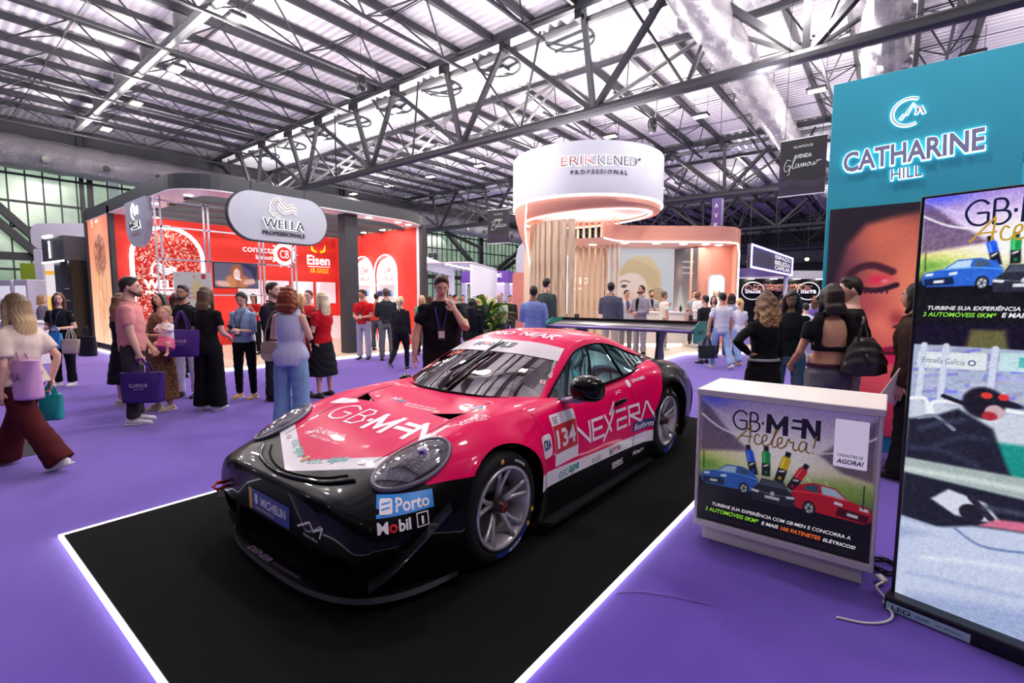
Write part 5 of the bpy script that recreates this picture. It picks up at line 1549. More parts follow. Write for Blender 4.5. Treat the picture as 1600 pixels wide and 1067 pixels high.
P.speck(2, 8, 1)
mb = MB(); mb.box(-.56, .41, -.03, .0, .165, 2.475); mb.build('poster_frame', BLACKP, TW)
P.obj('face_poster', vcol_mat('lit_poster', .75, .4), (-.555, -.032, .17), (1, 0, 0), (0, 0, 1), pw, ph, TW)
T2 = thing('teal_back_wall', 'teal wall standing behind the glowing-letter tower', 'exhibition wall', (1.6, 7.6, 0)); mb = MB(); mb.bbox(-.75, 5.4, 0, .1, 0, 3.05, .004); mb.build('wall_panel', TEAL, T2); mb = MB(); mb.bbox(-.75, 5.4, -.02, .12, 3.05, 3.09, .004); mb.build('wall_cap', TEAL, T2)
TL = thing('tube_lamp', 'white tube lamp standing upright beside the teal tower', 'lamp', (.86, 6.25, 3.35)); mb = MB(); mb.tube([(0, 0, 0), (0, 0, .34)], .02, 10); mb.build('lamp_tube', emis('tube_white', (1, .97, 1), 7), TL, smooth=True); 
for z in (.02, .29): mb = MB(); mb.box(-.045, .0, -.01, .01, z, z + .03); mb.build('lamp_bracket', BLACKP, TL)
# ------------------------------------------------------------------ red stand
RED = mat('red_stand_wall', srgb(228, 60, 50), .5, spec=.25)
DGR = mat('dark_grey_fascia', srgb(56, 58, 62), .5)
LED = emis('white_led_line', (.95, .96, 1), 4.5)
LEDS = emis('soft_white_led', (1, .96, .94), 3.2)
SPOT = emis('downlight_glow', (1, .95, .9), 16)
WOODF = mat('pale_wood_floor', srgb(206, 184, 160), .4, noise=.12, nscale=6)
WS1 = thing('red_exhibition_stand', 'large red stand with dark grey roof frame, glitter arch and oval sign', 'exhibition stand', (-10.9, 3.55, 0))
ox, oy = 10.9, -3.55     # local = world + (ox, oy)
def loop_rr(x0, x1, y0, y1, r, n=8):
    """front-rounded plan outline"""
    P = [(x0, y0)]
    for i in range(n + 1):
        t = -math.pi / 2 + (math.pi / 2) * i / n
        P.append((x1 - r + r * math.cos(t), y0 + r + r * math.sin(t)))
    for i in range(n + 1):
        t = (math.pi / 2) * i / n * .55
        P.append((x1 - 1.6 * (1 - math.cos(t)) * 1.0, y1 - 1.3 + 1.3 * i / n))
    P.append((x0, y1))
    return P
out = loop_rr(-7.6, 0, 0, 6.6, .9)
mb = MB(); mb.prism(out, 0, .10, 'xy'); mb.build('stand_floor', WOODF, WS1)
mb = MB(); mb.tube([(x + .02, y - .01, .035) for x, y in out[:-1]], [(.02, .03)] * (len(out) - 1), 6); mb.build('floor_light_line', LED, WS1)
def band(name, path, w, z0, z1, m, parent):
    """wall of thickness w along a plan path"""
    P = np.array(path, float); V = []; F = []
    for i in range(len(P)):
        t = P[min(i + 1, len(P) - 1)] - P[max(i - 1, 0)]; t /= np.linalg.norm(t); nn = np.array([-t[1], t[0]]) * w
        a = P[i]; b = P[i] + nn
        V += [(*a, z0), (*a, z1), (*b, z1), (*b, z0)]
    for i in range(len(P) - 1):
        for j in range(4): F.append((i * 4 + j, i * 4 + (j + 1) % 4, i * 4 + 4 + (j + 1) % 4, i * 4 + 4 + j))
    F += [(0, 1, 2, 3), tuple(len(V) - 4 + j for j in range(4))]
    mb = MB(); mb.add(V, F); return mb.build(name, m, parent)
band('roof_fascia', out[:-1], .06, 3.72, 4.02, DGR, WS1)
band('roof_soffit', [(x, y) for x, y in out[:-1]], .62, 3.70, 3.725, WHITE, WS1)
for i in range(6):
    x = -1.3 - 1.05 * i
    mb = MB(); mb.box(x - .09, x + .09, .5, 6.4, 3.66, 3.95); mb.build('roof_beam', DGR, WS1)
mb = MB(); mb.box(-5.2, -5.1, .06, 6.5, .1, 3.70); mb.build('back_wall', RED, WS1)
mb = MB(); mb.box(-5.1, -.62, 6.44, 6.54, .1, 3.70); mb.build('end_wall', RED, WS1)
mb = MB(); mb.box(-.62, -.5, 6.40, 6.58, .1, 3.74); mb.build('white_edge_post', WHITE, WS1); mb = MB(); mb.box(-.5, -.36, 6.40, 6.58, .1, 3.74); mb.build('dark_edge_post', DGR, WS1)
mb = MB(); mb.box(-.55, -.22, 3.70, 4.06, .1, 3.72); mb.build('roof_pillar', DGR, WS1)
mb = MB(); mb.box(-5.25, -5.05, .0, .1, .1, 3.9); mb.build('light_box_post', DGR, WS1); mb = MB(); mb.box(-7.62, -7.45, -.02, .1, .1, 3.98); mb.build('light_box_post', DGR, WS1)
mb = MB(); mb.box(-7.5, -5.2, .03, .12, .1, 3.98); mb.build('side_wall', DGR, WS1)
P = Paint(120, 210, 2.2 / 3.65, (240, 130, 90)); P.vgrad([(0, (252, 216, 186)), (.4, (246, 180, 142)), (1, (238, 124, 96))])
w_ = 2.2 / 3.65
P.glow(.33, .55, .14, .34, (252, 220, 180), .9); P.ell(.31, .66, .15, .14, (170, 100, 84), 0, .9, .7)
for i in range(46):
    a = rg.rand() * .30 + .16; b = .25 + rg.rand() * .5
    P.curve([(a, b), (a + rg.randn() * .03, b - .12), (a + rg.randn() * .06, b - .28)], .008 + .012 * rg.rand(), (200 + rg.randint(50), 110 + rg.randint(80), 80 + rg.randint(60)), .55)
for i in range(150):
    t = rg.rand() * 6.28; q = .17 * rg.rand() ** .6; a, b = .31 + q * math.cos(t), .66 + q * .9 * math.sin(t); k = rg.randint(90); P.curve([(a, b), (a + .02, b + .014), (a + .012, b - .012)], .007, (90 + k, 50 + k * .6, 46 + k * .5), .8)
P.ell(.14, .93, .02, .018, (255, 240, 230)); P.ell(.28, .925, .05, .012, (255, 240, 230)); P.ell(.14, .90, .02, .012, (255, 240, 230))
P.obj('backlit_hair_picture', vcol_mat('lit_film', 1.1, .4), (-7.43, .025, .25), (1, 0, 0), (0, 0, 1), 2.15, 3.65, WS1)
# downlights under the roof edge
for x, y in [(-6.3, .32), (-4.3, .32), (-2.6, .32), (-.95, .45), (-.32, 1.6), (-.32, 2.9), (-.32, 4.5), (-.35, 5.5), (-.5, 6.0), (-2, 6.2), (-3, 6.2), (-4, 6.2), (-4.9, 1.0), (-4.9, 3.2), (-4.9, 5.3)]:
    mb = MB(); mb.lathe([(0, 3.692), (.075, 3.692), (.09, 3.70)], 16, c=(x, y, 0)); mb.build('downlight', SPOT, WS1)
# glitter arch
def sequins():
    m = mat('red_sequins', srgb(224, 44, 40), .25, .4)
    nt = m.node_tree; p = nt.nodes['Principled BSDF']
    tc = nt.nodes.new('ShaderNodeTexCoord'); v = nt.nodes.new('ShaderNodeTexVoronoi'); v.inputs['Scale'].default_value = 24
    nt.links.new(tc.outputs['Object'], v.inputs['Vector'])
    cr = nt.nodes.new('ShaderNodeValToRGB'); e = cr.color_ramp.elements
    e[0].position = .15; e[0].color = srgb(190, 24, 28) + (1,); e[1].position = .97; e[1].color = srgb(255, 232, 210) + (1,)
    q = e.new(.6); q.color = srgb(232, 62, 48) + (1,)
    s = nt.nodes.new('ShaderNodeSeparateColor'); nt.links.new(v.outputs['Color'], s.inputs[0]); nt.links.new(s.outputs[0], cr.inputs[0]); nt.links.new(cr.outputs[0], p.inputs['Base Color'])
    n = nt.nodes.new('ShaderNodeBump'); n.inputs['Strength'].default_value = 1; n.inputs['Distance'].default_value = .08
    nt.links.new(s.outputs[1], n.inputs['Height']); nt.links.new(n.outputs['Normal'], p.inputs['Normal'])
    return m
SEQ = sequins()
def arch(y0, y1, z0, z1, n=14):
    r = (y1 - y0) / 2; c = (y0 + y1) / 2
    return [(y0, z0)] + [(c - r * math.cos(math.pi * i / n), z1 - r + r * math.sin(math.pi * i / n)) for i in range(n + 1)] + [(y1, z0)]
A1 = arch(.48, 2.05, .1, 3.42)
mb = MB(); mb.prism(A1, -5.09, -5.06, 'yz'); GA = mb.build('glitter_arch', SEQ, WS1)
A2 = arch(.42, 2.11, .1, 3.48)
mb = MB(); mb.tube([(-5.05, a, b) for a, b in A2], [(.05, .03)] * len(A2), 6, ref=(1, 0, 0)); mb.build('arch_light_line', LED, WS1, smooth=True)
# lettering that reads from +X: axes run along +Y and up
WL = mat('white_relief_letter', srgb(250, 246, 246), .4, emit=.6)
YU = (0, 1, 0)
def wella_head(o, ux, uy, s, w, m, parent, nm='logo_line'):
    L = [[(.52, .0), (.40, .03), (.34, .10), (.22, .10), (.20, .20), (.12, .22), (.17, .36), (.14, .48), (.25, .70), (.42, .80), (.55, .76)], [(.55, .76), (.68, .62), (.82, .50), (.95, .54), (1.1, .62), (1.28, .52)], [(.5, .62), (.64, .46), (.80, .36), (.95, .42), (1.1, .48), (1.3, .38)], [(.46, .46), (.6, .30), (.78, .22), (.95, .28), (1.1, .34), (1.3, .24)]]
    return strokes(nm, [[((a - .7) * s, b * s) for a, b in l] for l in L], o, ux, uy, w, m, parent)
sign_text('relief_letter', 'WELLA', (-5.05, 1.17, 1.90), YU, UPZ, 1.05, .26, WL, WS1, depth=.02, bold=.03)
sign_text('relief_letter', 'PROFESSIONALS', (-5.05, 1.2, 1.68), YU, UPZ, 1.05, .10, WL, WS1, depth=.02, bold=.03)
wella_head((-5.04, 1.12, 2.08), YU, UPZ, .5, .05, WL, WS1)
# sponsor lettering on the back wall
sign_text('relief_letter', 'conecta', (-5.09, 3.75, 3.06), YU, UPZ, 1.0, .17, WL, WS1, depth=.01); sign_text('relief_letter', 'beauty', (-5.09, 3.95, 2.82), YU, UPZ, .62, .19, WL, WS1, depth=.01)
mb = MB(); mb.lathe([(.24, -5.08), (.36, -5.08), (.36, -5.06), (.24, -5.06), (.24, -5.08)], 28, axis='x', c=(0, 4.55, 2.98))
for i in range(10): t = i * .628; mb.bar((-5.07, 4.55 + .34 * math.cos(t), 2.98 + .34 * math.sin(t)), (-5.07, 4.55 + .45 * math.cos(t), 2.98 + .45 * math.sin(t)), .07, .02)
mb.build('cog_emblem', WL, WS1); sign_text('relief_letter', 'CB', (-5.06, 4.55, 2.98), YU, UPZ, .3, .26, WL, WS1, depth=.01)
sign_text('relief_letter', 'Eisen', (-5.09, 5.78, 2.86), YU, UPZ, .86, .34, WL, WS1, depth=.01, bold=.025)
mb = MB(); mb.box(-5.1, -5.08, 5.38, 6.2, 2.62, 2.645); mb.build('white_rule', WL, WS1)
YEL = mat('yellow_emblem', srgb(250, 200, 40), .4, emit=.5)
for s in (-1, 1):
    for q in range(3):
        mb = MB(); a = [(-5.08, 5.78 + s * .06, 3.14), (-5.08, 5.78 + s * (.16 + .04 * q), 3.16 + .02 * q), (-5.08, 5.78 + s * (.22 + .02 * q), 3.26 + .08 * q)]; mb.tube(a, [(.035, .01), (.04, .01), (.01, .005)], 6, ref=(1, 0, 0)); mb.build('wing_emblem', YEL, WS1, smooth=True)
sign_text('relief_letter', '15', (-5.09, 5.55, 2.5), YU, UPZ, .16, .16, YEL, WS1, bold=.04); sign_text('relief_letter', 'ANOS DE', (-5.09, 5.92, 2.54), YU, UPZ, .46, .07, YEL, WS1, bold=.02); sign_text('relief_letter', 'HISTORIA', (-5.09, 5.92, 2.45), YU, UPZ, .46, .07, YEL, WS1, bold=.02)
# white mirror units along the back wall
for i in range(4):
    y0 = 3.05 + .86 * i
    U = node('mirror_unit', WS1, (-5.08, y0, 0))
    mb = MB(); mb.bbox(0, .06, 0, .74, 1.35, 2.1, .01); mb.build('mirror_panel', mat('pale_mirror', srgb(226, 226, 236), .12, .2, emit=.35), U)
    mb = MB(); mb.bbox(0, .4, -.02, .78, .84, .9, .01); mb.build('mirror_shelf', WHITE, U)
mb = MB(); mb.bbox(-5.08, -4.6, 2.9, 6.4, .1, .84, .01); mb.build('low_cabinet', WHITE, WS1)
# arched display niches on the end wall (faces the front side)
for i, xc in enumerate((-3.35, -2.1)):
    Nn = node('display_niche', WS1, (xc, 6.43, 0))
    A3 = [(a, b) for a, b in arch(-.52, .52, .1, 2.88)]
    mb = MB(); mb.prism(A3, -.06, .0, 'xz'); mb.build('niche_back', mat('lit_white_niche', srgb(246, 242, 244), .4, emit=.35), Nn)
    for q, (off, m) in enumerate(((.0, LED), (.09, mat('red_arch_line', srgb(214, 50, 60), .4, emit=.2)), (.17, LEDS))):
        A4 = arch(-.58 + off, .58 - off * .2, .1, 2.94 - off)
        mb = MB(); mb.tube([(a, -.08, b) for a, b in (A4 if q == 0 else A4[:9])], .018, 6, ref=(0, 1, 0)); mb.build('arch_line', m, Nn, smooth=True)
    sign_text('niche_lettering', 'WELLA', (.1, -.065, 2.18), (1, 0, 0), UPZ, .55, .13, mat('dusty_red', srgb(176, 90, 92), .4), Nn)
    wella_head((.1, -.065, 2.32), (1, 0, 0), UPZ, .32, .02, mat('dusty_red', srgb(176, 90, 92), .4), Nn)
    for z in (1.15, 1.6, 1.98):
        mb = MB(); mb.box(-.45, .5, -.25, -.06, z - .03, z); mb.build('niche_shelf', WHITE, Nn)
    for q in range(8):
        for z, cs in ((1.6, ((60, 90, 170), (40, 60, 110), (60, 40, 90), (120, 170, 220))), (1.15, ((190, 160, 130), (230, 220, 210), (150, 120, 100), (210, 180, 150)))):
            c = cs[q % 4]
            bo = MB(); bo.lathe([(0, 0), (.035, 0), (.037, .12), (.03, .16), (.014, .175), (.014, .21), (0, .21)], 10)
            b = bo.build('product_bottle', mat('bottle_%d_%d_%d' % c, srgb(c), .3), None, smooth=True, loc=(-10.9 + xc - .38 + .105 * q, 3.55 + 6.30, z))
            tag(b, ('dark blue bottle' if z > 1.5 else 'beige bottle') + ' on the ' + ('upper' if z > 1.5 else 'lower') + ' shelf of the ' + ('first' if i == 0 else 'second') + ' arched red-wall niche', 'bottle', 'bottles in niche %d shelf %d' % (i + 1, 1 if z > 1.5 else 2))
# white tube frame inside the stand with its screen and leaflet
FRM = thing('white_tube_frame', 'white square tube frame standing inside the red stand', 'frame', (-12.3, 0, 0))
for y in (3.50, 3.60, 4.42, 4.51, 5.62, 5.72, 6.43, 6.54):
    mb = MB(); mb.box(-.016, .016, y - .016, y + .016, .1, 3.68); mb.build('frame_upright', WHITE, FRM)
for z in (3.05, 2.36, 1.6, 3.6):
    mb = MB(); mb.box(-.016, .016, 3.5, 6.54, z - .016, z + .016); mb.build('frame_rail', WHITE, FRM)
TV = thing('television', 'flat television showing a long-haired woman, hung on the white tube frame', 'television', (-12.25, 5.045, 2.064))
mb = MB(); mb.bbox(-.03, .0, -.50, .50, -.30, .30, .008); mb.build('screen_frame', BLACKP, TV)
P = Paint(120, 72, 1.67, (96, 88, 110)); P.glow(1.2, .5, .5, .6, (70, 58, 100), .8); P.ell(.85, .5, .26, .5, (150, 86, 56), 0, .4); P.ell(.62, .2, .2, .3, (190, 120, 80), 20, .5); P.ell(1.1, .2, .2, .3, (176, 104, 70), -20, .5); P.ell(.85, .55, .13, .24, (226, 190, 184), 0, .3); P.ell(.80, .60, .02, .015, (70, 40, 40)); P.ell(.91, .60, .02, .015, (70, 40, 40)); P.ell(.855, .42, .04, .018, (190, 90, 96)); P.poly([(.75, .4), (1.0, .28), (1.02, .34), (.8, .46)], (230, 226, 236)); P.ell(1.35, .25, .28, .12, (206, 160, 150), 10, .5); P.ell(.3, .15, .28, .12, (206, 160, 150), -10, .5); P.poly([(1.05, .95), (1.4, .7), (1.6, .2), (1.67, .9), (1.2, 1)], (40, 34, 66), .9, .05)
P.obj('screen_picture', vcol_mat('tv_picture', 1.2, .3), (.003, -.48, -.28), (0, 1, 0), (0, 0, 1), .96, .56, TV)
LF = thing('hanging_poster', 'pale hanging poster with a blonde woman and red lettering on the white frame', 'poster', (-12.2, 4.1, 1.60))
P = Paint(100, 140, .72, (214, 204, 214)); P.ell(.50, .5, .14, .34, (226, 196, 150), 12, .4); P.ell(.58, .55, .06, .18, (234, 206, 200), 10, .3); P.poly([(.42, .12), (.72, .0), (.72, .2), (.5, .3)], (70, 50, 50), 1, .03); P.poly([(.54, .86), (.63, .86), (.63, .97), (.54, .97)], (206, 40, 60)); P.poly([(.5, .15), (.62, .15), (.62, .19), (.5, .19)], (230, 90, 110)); P.poly([(.05, .92), (.14, .92), (.14, .94), (.05, .94)], (220, 150, 170)); P.ell(.40, .91, .03, .03, (220, 140, 150))
mb = MB(); mb.box(-.012, 0, -.36, .36, -.5, .5); mb.build('poster_board', WHITE, LF)
P.obj('poster_print', vcol_mat('lit_leaflet', .55, .5), (.002, -.355, -.495), (0, 1, 0), (0, 0, 1), .71, .99, LF)
RI = mat('crimson_ink', srgb(190, 40, 80), .5)
for s, z, w, h in (('PARA PERFEITAS', .15, .26, .028), ('COLORAÇÃO', .04, .34, .06), ('PERMANENTE', -.06, .34, .05)): sign_text('poster_lettering', s, (.004, -.13, z), YU, UPZ, w, h, RI, LF, bold=.02)
# oval sign and small shield sign
GS = mat('grey_sign_face', srgb(176, 180, 188), .45, noise=.04, nscale=3)
MET = mat('dark_letter', srgb(70, 62, 72), .3, .5)
OV = thing('oval_sign', 'oval grey sign with a woman-and-waves logo hanging from the front of the red stand roof', 'sign', (-10.86, 5.46, 3.30))
mb = MB(); mb.prism(rrect(-1.10, 1.10, -.515, .515, .512, 12), -.10, .03, 'yz'); mb.build('sign_face', GS, OV)
mb = MB(); rr_ = rrect(-1.115, 1.115, -.53, .53, .526, 12); mb.tube([(-.04, a, b) for a, b in rr_], [(.02, .07)] * len(rr_), 6, closed=True, ref=(1, 0, 0)); mb.build('sign_rim', DGR, OV)
for y in (-.6, .6): mb = MB(); mb.tube([(-.04, y, .5), (-.04, y, .75)], .01, 6); mb.build('sign_hanger', STEEL_B, OV)
GL2 = emis('white_letter_glow', (1, .97, .98), 3.0)
halo_sign('WELLA', (.03, .05, -.13), YU, UPZ, .92, .20, OV, MET, GL2, bold=.0, spread=.03, gap=.025)
sign_text('raised_letter', 'PROFESSIONALS', (.032, .05, -.335), YU, UPZ, .96, .085, MET, OV, depth=.015, bold=.012)
wella_head((.033, .06, .02), YU, UPZ, .50, .046, GL2, OV, 'logo_glow'); wella_head((.05, .06, .02), YU, UPZ, .50, .024, mat('dark_red_line', srgb(120, 40, 52), .4), OV)
SH = thing('shield_sign', 'small grey shield-shaped sign hanging at the side of the red stand', 'sign', (-13.5, 3.50, 3.28))
shp = [(-.72, .44), (.72, .44)] + [(.72 * math.cos(t), -.08 + .52 * math.sin(t)) for t in np.linspace(0, -math.pi, 15)]
mb = MB(); mb.prism(shp, -.03, .10, 'xz'); mb.build('sign_face', GS, SH)
sign_text('letter_glow', 'WELLA', (0, -.035, -.12), (1, 0, 0), UPZ, .78, .19, GL2, SH, bold=.03); sign_text('raised_letter', 'WELLA', (0, -.045, -.12), (1, 0, 0), UPZ, .76, .18, MET, SH, depth=.01, bold=.02); sign_text('raised_letter', 'PROFESSIONALS', (0, -.04, -.32), (1, 0, 0), UPZ, .68, .07, mat('dusty_red', srgb(176, 90, 92), .4), SH)
wella_head((0, -.035, .02), (1, 0, 0), UPZ, .42, .045, GL2, SH, 'logo_glow'); wella_head((0, -.05, .02), (1, 0, 0), UPZ, .42, .02, MET, SH)
# lights inside the red stand
for x, y in ((-13.6, 5.4), (-13.2, 8.6), (-14.6, 4.6), (-12.4, 9.2)):
    area('stand_light', (x, y, 3.66), 1.2, 30, (1, .93, .9))
# ------------------------------------------------------------------ ring-tower stand
RT = np.array([.787, .617]); TO = np.array([.617, -.787])      # to the viewer's right, towards the viewer
SAL = mat('salmon_wall', srgb(232, 164, 142), .55, spec=.2)
WOOD = None
def wood():
    m = mat('pale_oak', srgb(196, 168, 140), .5)
    nt = m.node_tree; p = nt.nodes['Principled BSDF']
    tc = nt.nodes.new('ShaderNodeTexCoord'); mp = nt.nodes.new('ShaderNodeMapping'); mp.inputs['Scale'].default_value = (14, 14, .8)
    n = nt.nodes.new('ShaderNodeTexNoise'); n.inputs['Scale'].default_value = 2.4; n.inputs['Detail'].default_value = 5
    nt.links.new(tc.outputs['Object'], mp.inputs[0]); nt.links.new(mp.outputs[0], n.inputs['Vector'])
    cr = nt.nodes.new('ShaderNodeValToRGB'); e = cr.color_ramp.elements; e[0].position = .3; e[0].color = srgb(168, 138, 112) + (1,); e[1].position = .7; e[1].color = srgb(222, 200, 174) + (1,)
    nt.links.new(n.outputs['Fac'], cr.inputs[0]); nt.links.new(cr.outputs[0], p.inputs['Base Color'])
    return m
WOOD = wood()
CX, CY = -7.15, 12.6
ES = thing('ring_tower_stand', 'salmon stand with a white ring tower over a circle of oak slats', 'exhibition stand', (CX, CY, 0))
def pol(phi, r, z):
    """phi measured from the side nearest the aisle corner, growing to the right"""
    d = TO * math.cos(phi) + RT * math.sin(phi)
    return (d[0] * r, d[1] * r, z)
NR = 64
PH = [2 * math.pi * i / NR for i in range(NR)]
def ringband(name, rows, m, smooth=True, parent=ES):
    V = []; F = []
    for row in rows:
        for p in PH: V.append(pol(p, row(p)[0], row(p)[1]))
    for i in range(len(rows) - 1):
        for j in range(NR): F.append((i * NR + j, i * NR + (j + 1) % NR, (i + 1) * NR + (j + 1) % NR, (i + 1) * NR + j))
    mb = MB(); mb.add(V, F); return mb.build(name, m, parent, auto=50)
RW = mat('satin_white_drum', srgb(198, 199, 210), .5)
ringband('white_drum', [lambda p: (2.0, 5.40), lambda p: (2.12, 5.42), lambda p: (2.13, 5.40), lambda p: (2.13, 4.14), lambda p: (2.02, 4.14), lambda p: (2.0, 5.40)], RW)
ringband('drum_light_line', [lambda p: (2.135, 4.14), lambda p: (2.135, 4.09), lambda p: (2.04, 4.09), lambda p: (2.04, 4.135)], LED)
zb = lambda p: 3.84 + .12 * math.sin(p) - .03 * math.cos(p)
ringband('salmon_cone', [lambda p: (2.08, 4.10), lambda p: (2.06, 3.98), lambda p: (1.90, zb(p) + .05), lambda p: (1.84, zb(p)), lambda p: (1.78, zb(p) + .02), lambda p: (1.90, 4.05)], SAL)
ringband('lower_light_line', [lambda p: (1.86, zb(p) - .005), lambda p: (1.80, zb(p) - .03), lambda p: (1.76, zb(p) - .0)], LED)
mb = MB(); mb.add([pol(p, 1.95, 4.02) for p in PH] + [pol(p, 1.95, 4.05) for p in PH], [tuple(range(NR)), tuple(range(NR, 2 * NR))[::-1]]); mb.build('ceiling_disc', WHITE, ES)
for p, r in ((.2, .9), (1.9, 1.1), (3.3, .9), (4.4, 1.1), (0, 0)):
    mb = MB(); c = pol(p, r, 0); mb.lathe([(0, 4.005), (.12, 4.005), (.15, 4.02)], 18, c=(c[0], c[1], 0)); mb.build('downlight', SPOT, ES)
# curved salmon fin on the aisle side running down into the slats
V = []; F = []
zs = np.linspace(4.1, 0.1, 22)
for z in zs:
    t = np.clip((z - 2.3) / 1.8, 0, 1); t = t * t * (3 - 2 * t)
    r = 1.62 + .46 * t
    for q in range(13):
        w = .30 + .5 * t
        p = -math.pi / 2 - .25 + w * (q / 12 * 2 - 1)
        V.append(pol(p, r, z))
for i in range(len(zs) - 1):
    for q in range(12): F.append((i * 13 + q, i * 13 + q + 1, i * 13 + 14 + q, i * 13 + 13 + q))
mb = MB(); mb.add(V, F); fin = mb.build('salmon_fin', SAL, ES, smooth=True)
so = fin.modifiers.new('thick', 'SOLIDIFY'); so.thickness = .06
fin.data = applied(fin); fin.modifiers.clear()
mb = MB(); mb.tube([V[i * 13 + 12] for i in range(len(zs))], .02, 6); mb.build('fin_light_line', LEDS, ES, smooth=True)
SM = {}
def slat(phi, r, w, d, z1):
    k = (w, d, z1)
    if k not in SM:
        mb = MB(); mb.bbox(-w / 2, w / 2, -d / 2, d / 2, .1, z1, .006); SM[k] = raw_mesh('oak_slat', np.concatenate(mb.v), mb.f, WOOD); fix_normals(SM[k])
    c = pol(phi, r, 0); dd = TO * math.cos(phi) + RT * math.sin(phi)
    mobj('oak_slat', SM[k], ES, (c[0], c[1], 0), (0, 0, math.atan2(dd[1], dd[0]) + math.pi / 2))
for i in range(9): slat(math.radians(-86 + 8.0 * i), 1.58, .17, .12, 3.62)
for i in range(9): slat(math.radians(188 - 7 * i), 1.58, .075, .06, 4.0)
# letters round the drum
def drum_text(s, z, h, width, m, r, phi0, parent, name, bold, spacing=1.0, depth=.03):
    v, f = fit_text(s, width, h, bold=bold, spacing=spacing)
    ed = {}
    for q in f:
        for a, b in zip(q, q[1:] + q[:1]): ed[(a, b)] = 1
    side = [(a, b) for (a, b) in ed if (b, a) not in ed]
    P = np.array([pol(phi0 + x / r, r, z + y) for x, y, _ in v]); P2 = np.array([pol(phi0 + x / r, r - depth, z + y) for x, y, _ in v])
    n = len(v)
    me = raw_mesh(name, np.concatenate([P, P2]), list(f) + [(b, a, a + n, b + n) for a, b in side], m)
    return mobj(name, me, parent)
ROSE = mat('rose_metal_letter', srgb(176, 116, 120), .3, .4); GRYL = mat('grey_metal_letter', srgb(110, 106, 120), .3, .4)
drum_text('ERIK', 4.93, .25, .885, GL2, 2.145, -.255, ES, 'letter_glow', .022, depth=.008); drum_text('KENED', 4.93, .25, 1.085, GL2, 2.145, .214, ES, 'letter_glow', .022, depth=.008)
drum_text('ERIK', 4.93, .225, .86, ROSE, 2.165, -.255, ES, 'raised_letter', .0)
drum_text('KENED', 4.93, .225, 1.06, GRYL, 2.165, .214, ES, 'raised_letter', .0)
drum_text('PROFESSIONAL', 4.66, .10, 1.45, GRYL, 2.15, .0, ES, 'raised_letter', .02, 1.5)
mb = MB(); c = pol(.50, 2.15, 5.02); mb.ell(c, (.03, .03, .03)); mb.build('registered_mark', GRYL, ES)
# booth behind: local frame x to the viewer's right, y away from the viewer
BR = node('rear_booth', ES, (0, 0, 0), math.atan2(RT[1], RT[0]))
def L2(px_off, dep): return px_off, dep
path = [(.4, -.7), (1.0, .05), (1.8, .2), (3.0, .22), (4.0, .25), (4.5, .42), (4.85, .85), (5.0, 1.6)]
path = [tuple(p[:2]) for p in smooth_path([(a, b, 0) for a, b in path], 5)]
def vwall(name, P, z0f, z1f, m, th=.06, parent=BR):
    P = np.array(P, float); V = []; F = []
    for i in range(len(P)):
        t = P[min(i + 1, len(P) - 1)] - P[max(i - 1, 0)]; t /= np.linalg.norm(t); nn = np.array([-t[1], t[0]]) * th
        V += [(*P[i], z0f(i)), (*P[i], z1f(i)), (*(P[i] + nn), z1f(i)), (*(P[i] + nn), z0f(i))]
    for i in range(len(P) - 1):
        for j in range(4): F.append((i * 4 + j, i * 4 + (j + 1) % 4, i * 4 + 4 + (j + 1) % 4, i * 4 + 4 + j))
    F += [(0, 1, 2, 3), tuple(len(V) - 4 + j for j in range(4))]
    mb = MB(); mb.add(V, F); return mb.build(name, m, parent, auto=40)
vwall('salmon_fascia', path, lambda i: 3.24, lambda i: 3.70, SAL)
mb = MB(); mb.tube([(a + .0, b - .012, 3.225) for a, b in path], .02, 6); mb.build('fascia_light_line', LED, BR, smooth=True)
mb = MB(); sof = path + [(5.0, 3.4), (-1.2, 3.6), (-1.2, 0)]; mb.add([(a, b, 3.25) for a, b in sof], [tuple(range(len(sof)))]); mb.build('booth_soffit', mat('pink_soffit', srgb(236, 196, 190), .6), BR)
for a, b in ((1.3, .7), (2.3, .8), (3.2, 1.0), (3.9, 1.0), (4.4, 1.2), (.4, 1.2)):
    mb = MB(); mb.lathe([(0, 3.235), (.10, 3.235), (.12, 3.245)], 16, c=(a, b, 0)); mb.build('downlight', SPOT, BR)
band('end_wall', [(3.72, 1.75), (3.95, 1.58), (4.3, 1.50), (5.02, 1.45)], .12, .1, 3.24, SAL, BR)
vwall('end_column', [(4.94, .9), (5.06, 1.5), (5.08, 2.6)], lambda i: .1, lambda i: 3.70, SAL, .1)
mb = MB(); mb.tube([(4.92, .90, .1), (4.92, .90, 3.0), (4.84, .85, 3.2)], .02, 6); mb.build('column_light_line', LED, BR, smooth=True)
NI = node('display_niche', BR, (4.47, 1.46, 1.72))
mb = MB(); mb.prism(rrect(-.27, .27, -.62, .62, .18, 6), -.05, .0, 'xz'); mb.build('niche_rim', mat('pale_blue_rim', srgb(206, 218, 230), .4), NI)
mb = MB(); mb.prism(rrect(-.20, .20, -.55, .55, .14, 6), -.06, -.045, 'xz'); mb.build('niche_back', mat('niche_lit_back', srgb(226, 238, 226), .4, emit=.6), NI)
rr_ = rrect(-.21, .21, -.56, .56, .15, 6); mb = MB(); mb.tube([(a, -.06, b) for a, b in rr_], .014, 6, closed=True, ref=(0, 1, 0)); mb.build('niche_light_line', LED, NI)
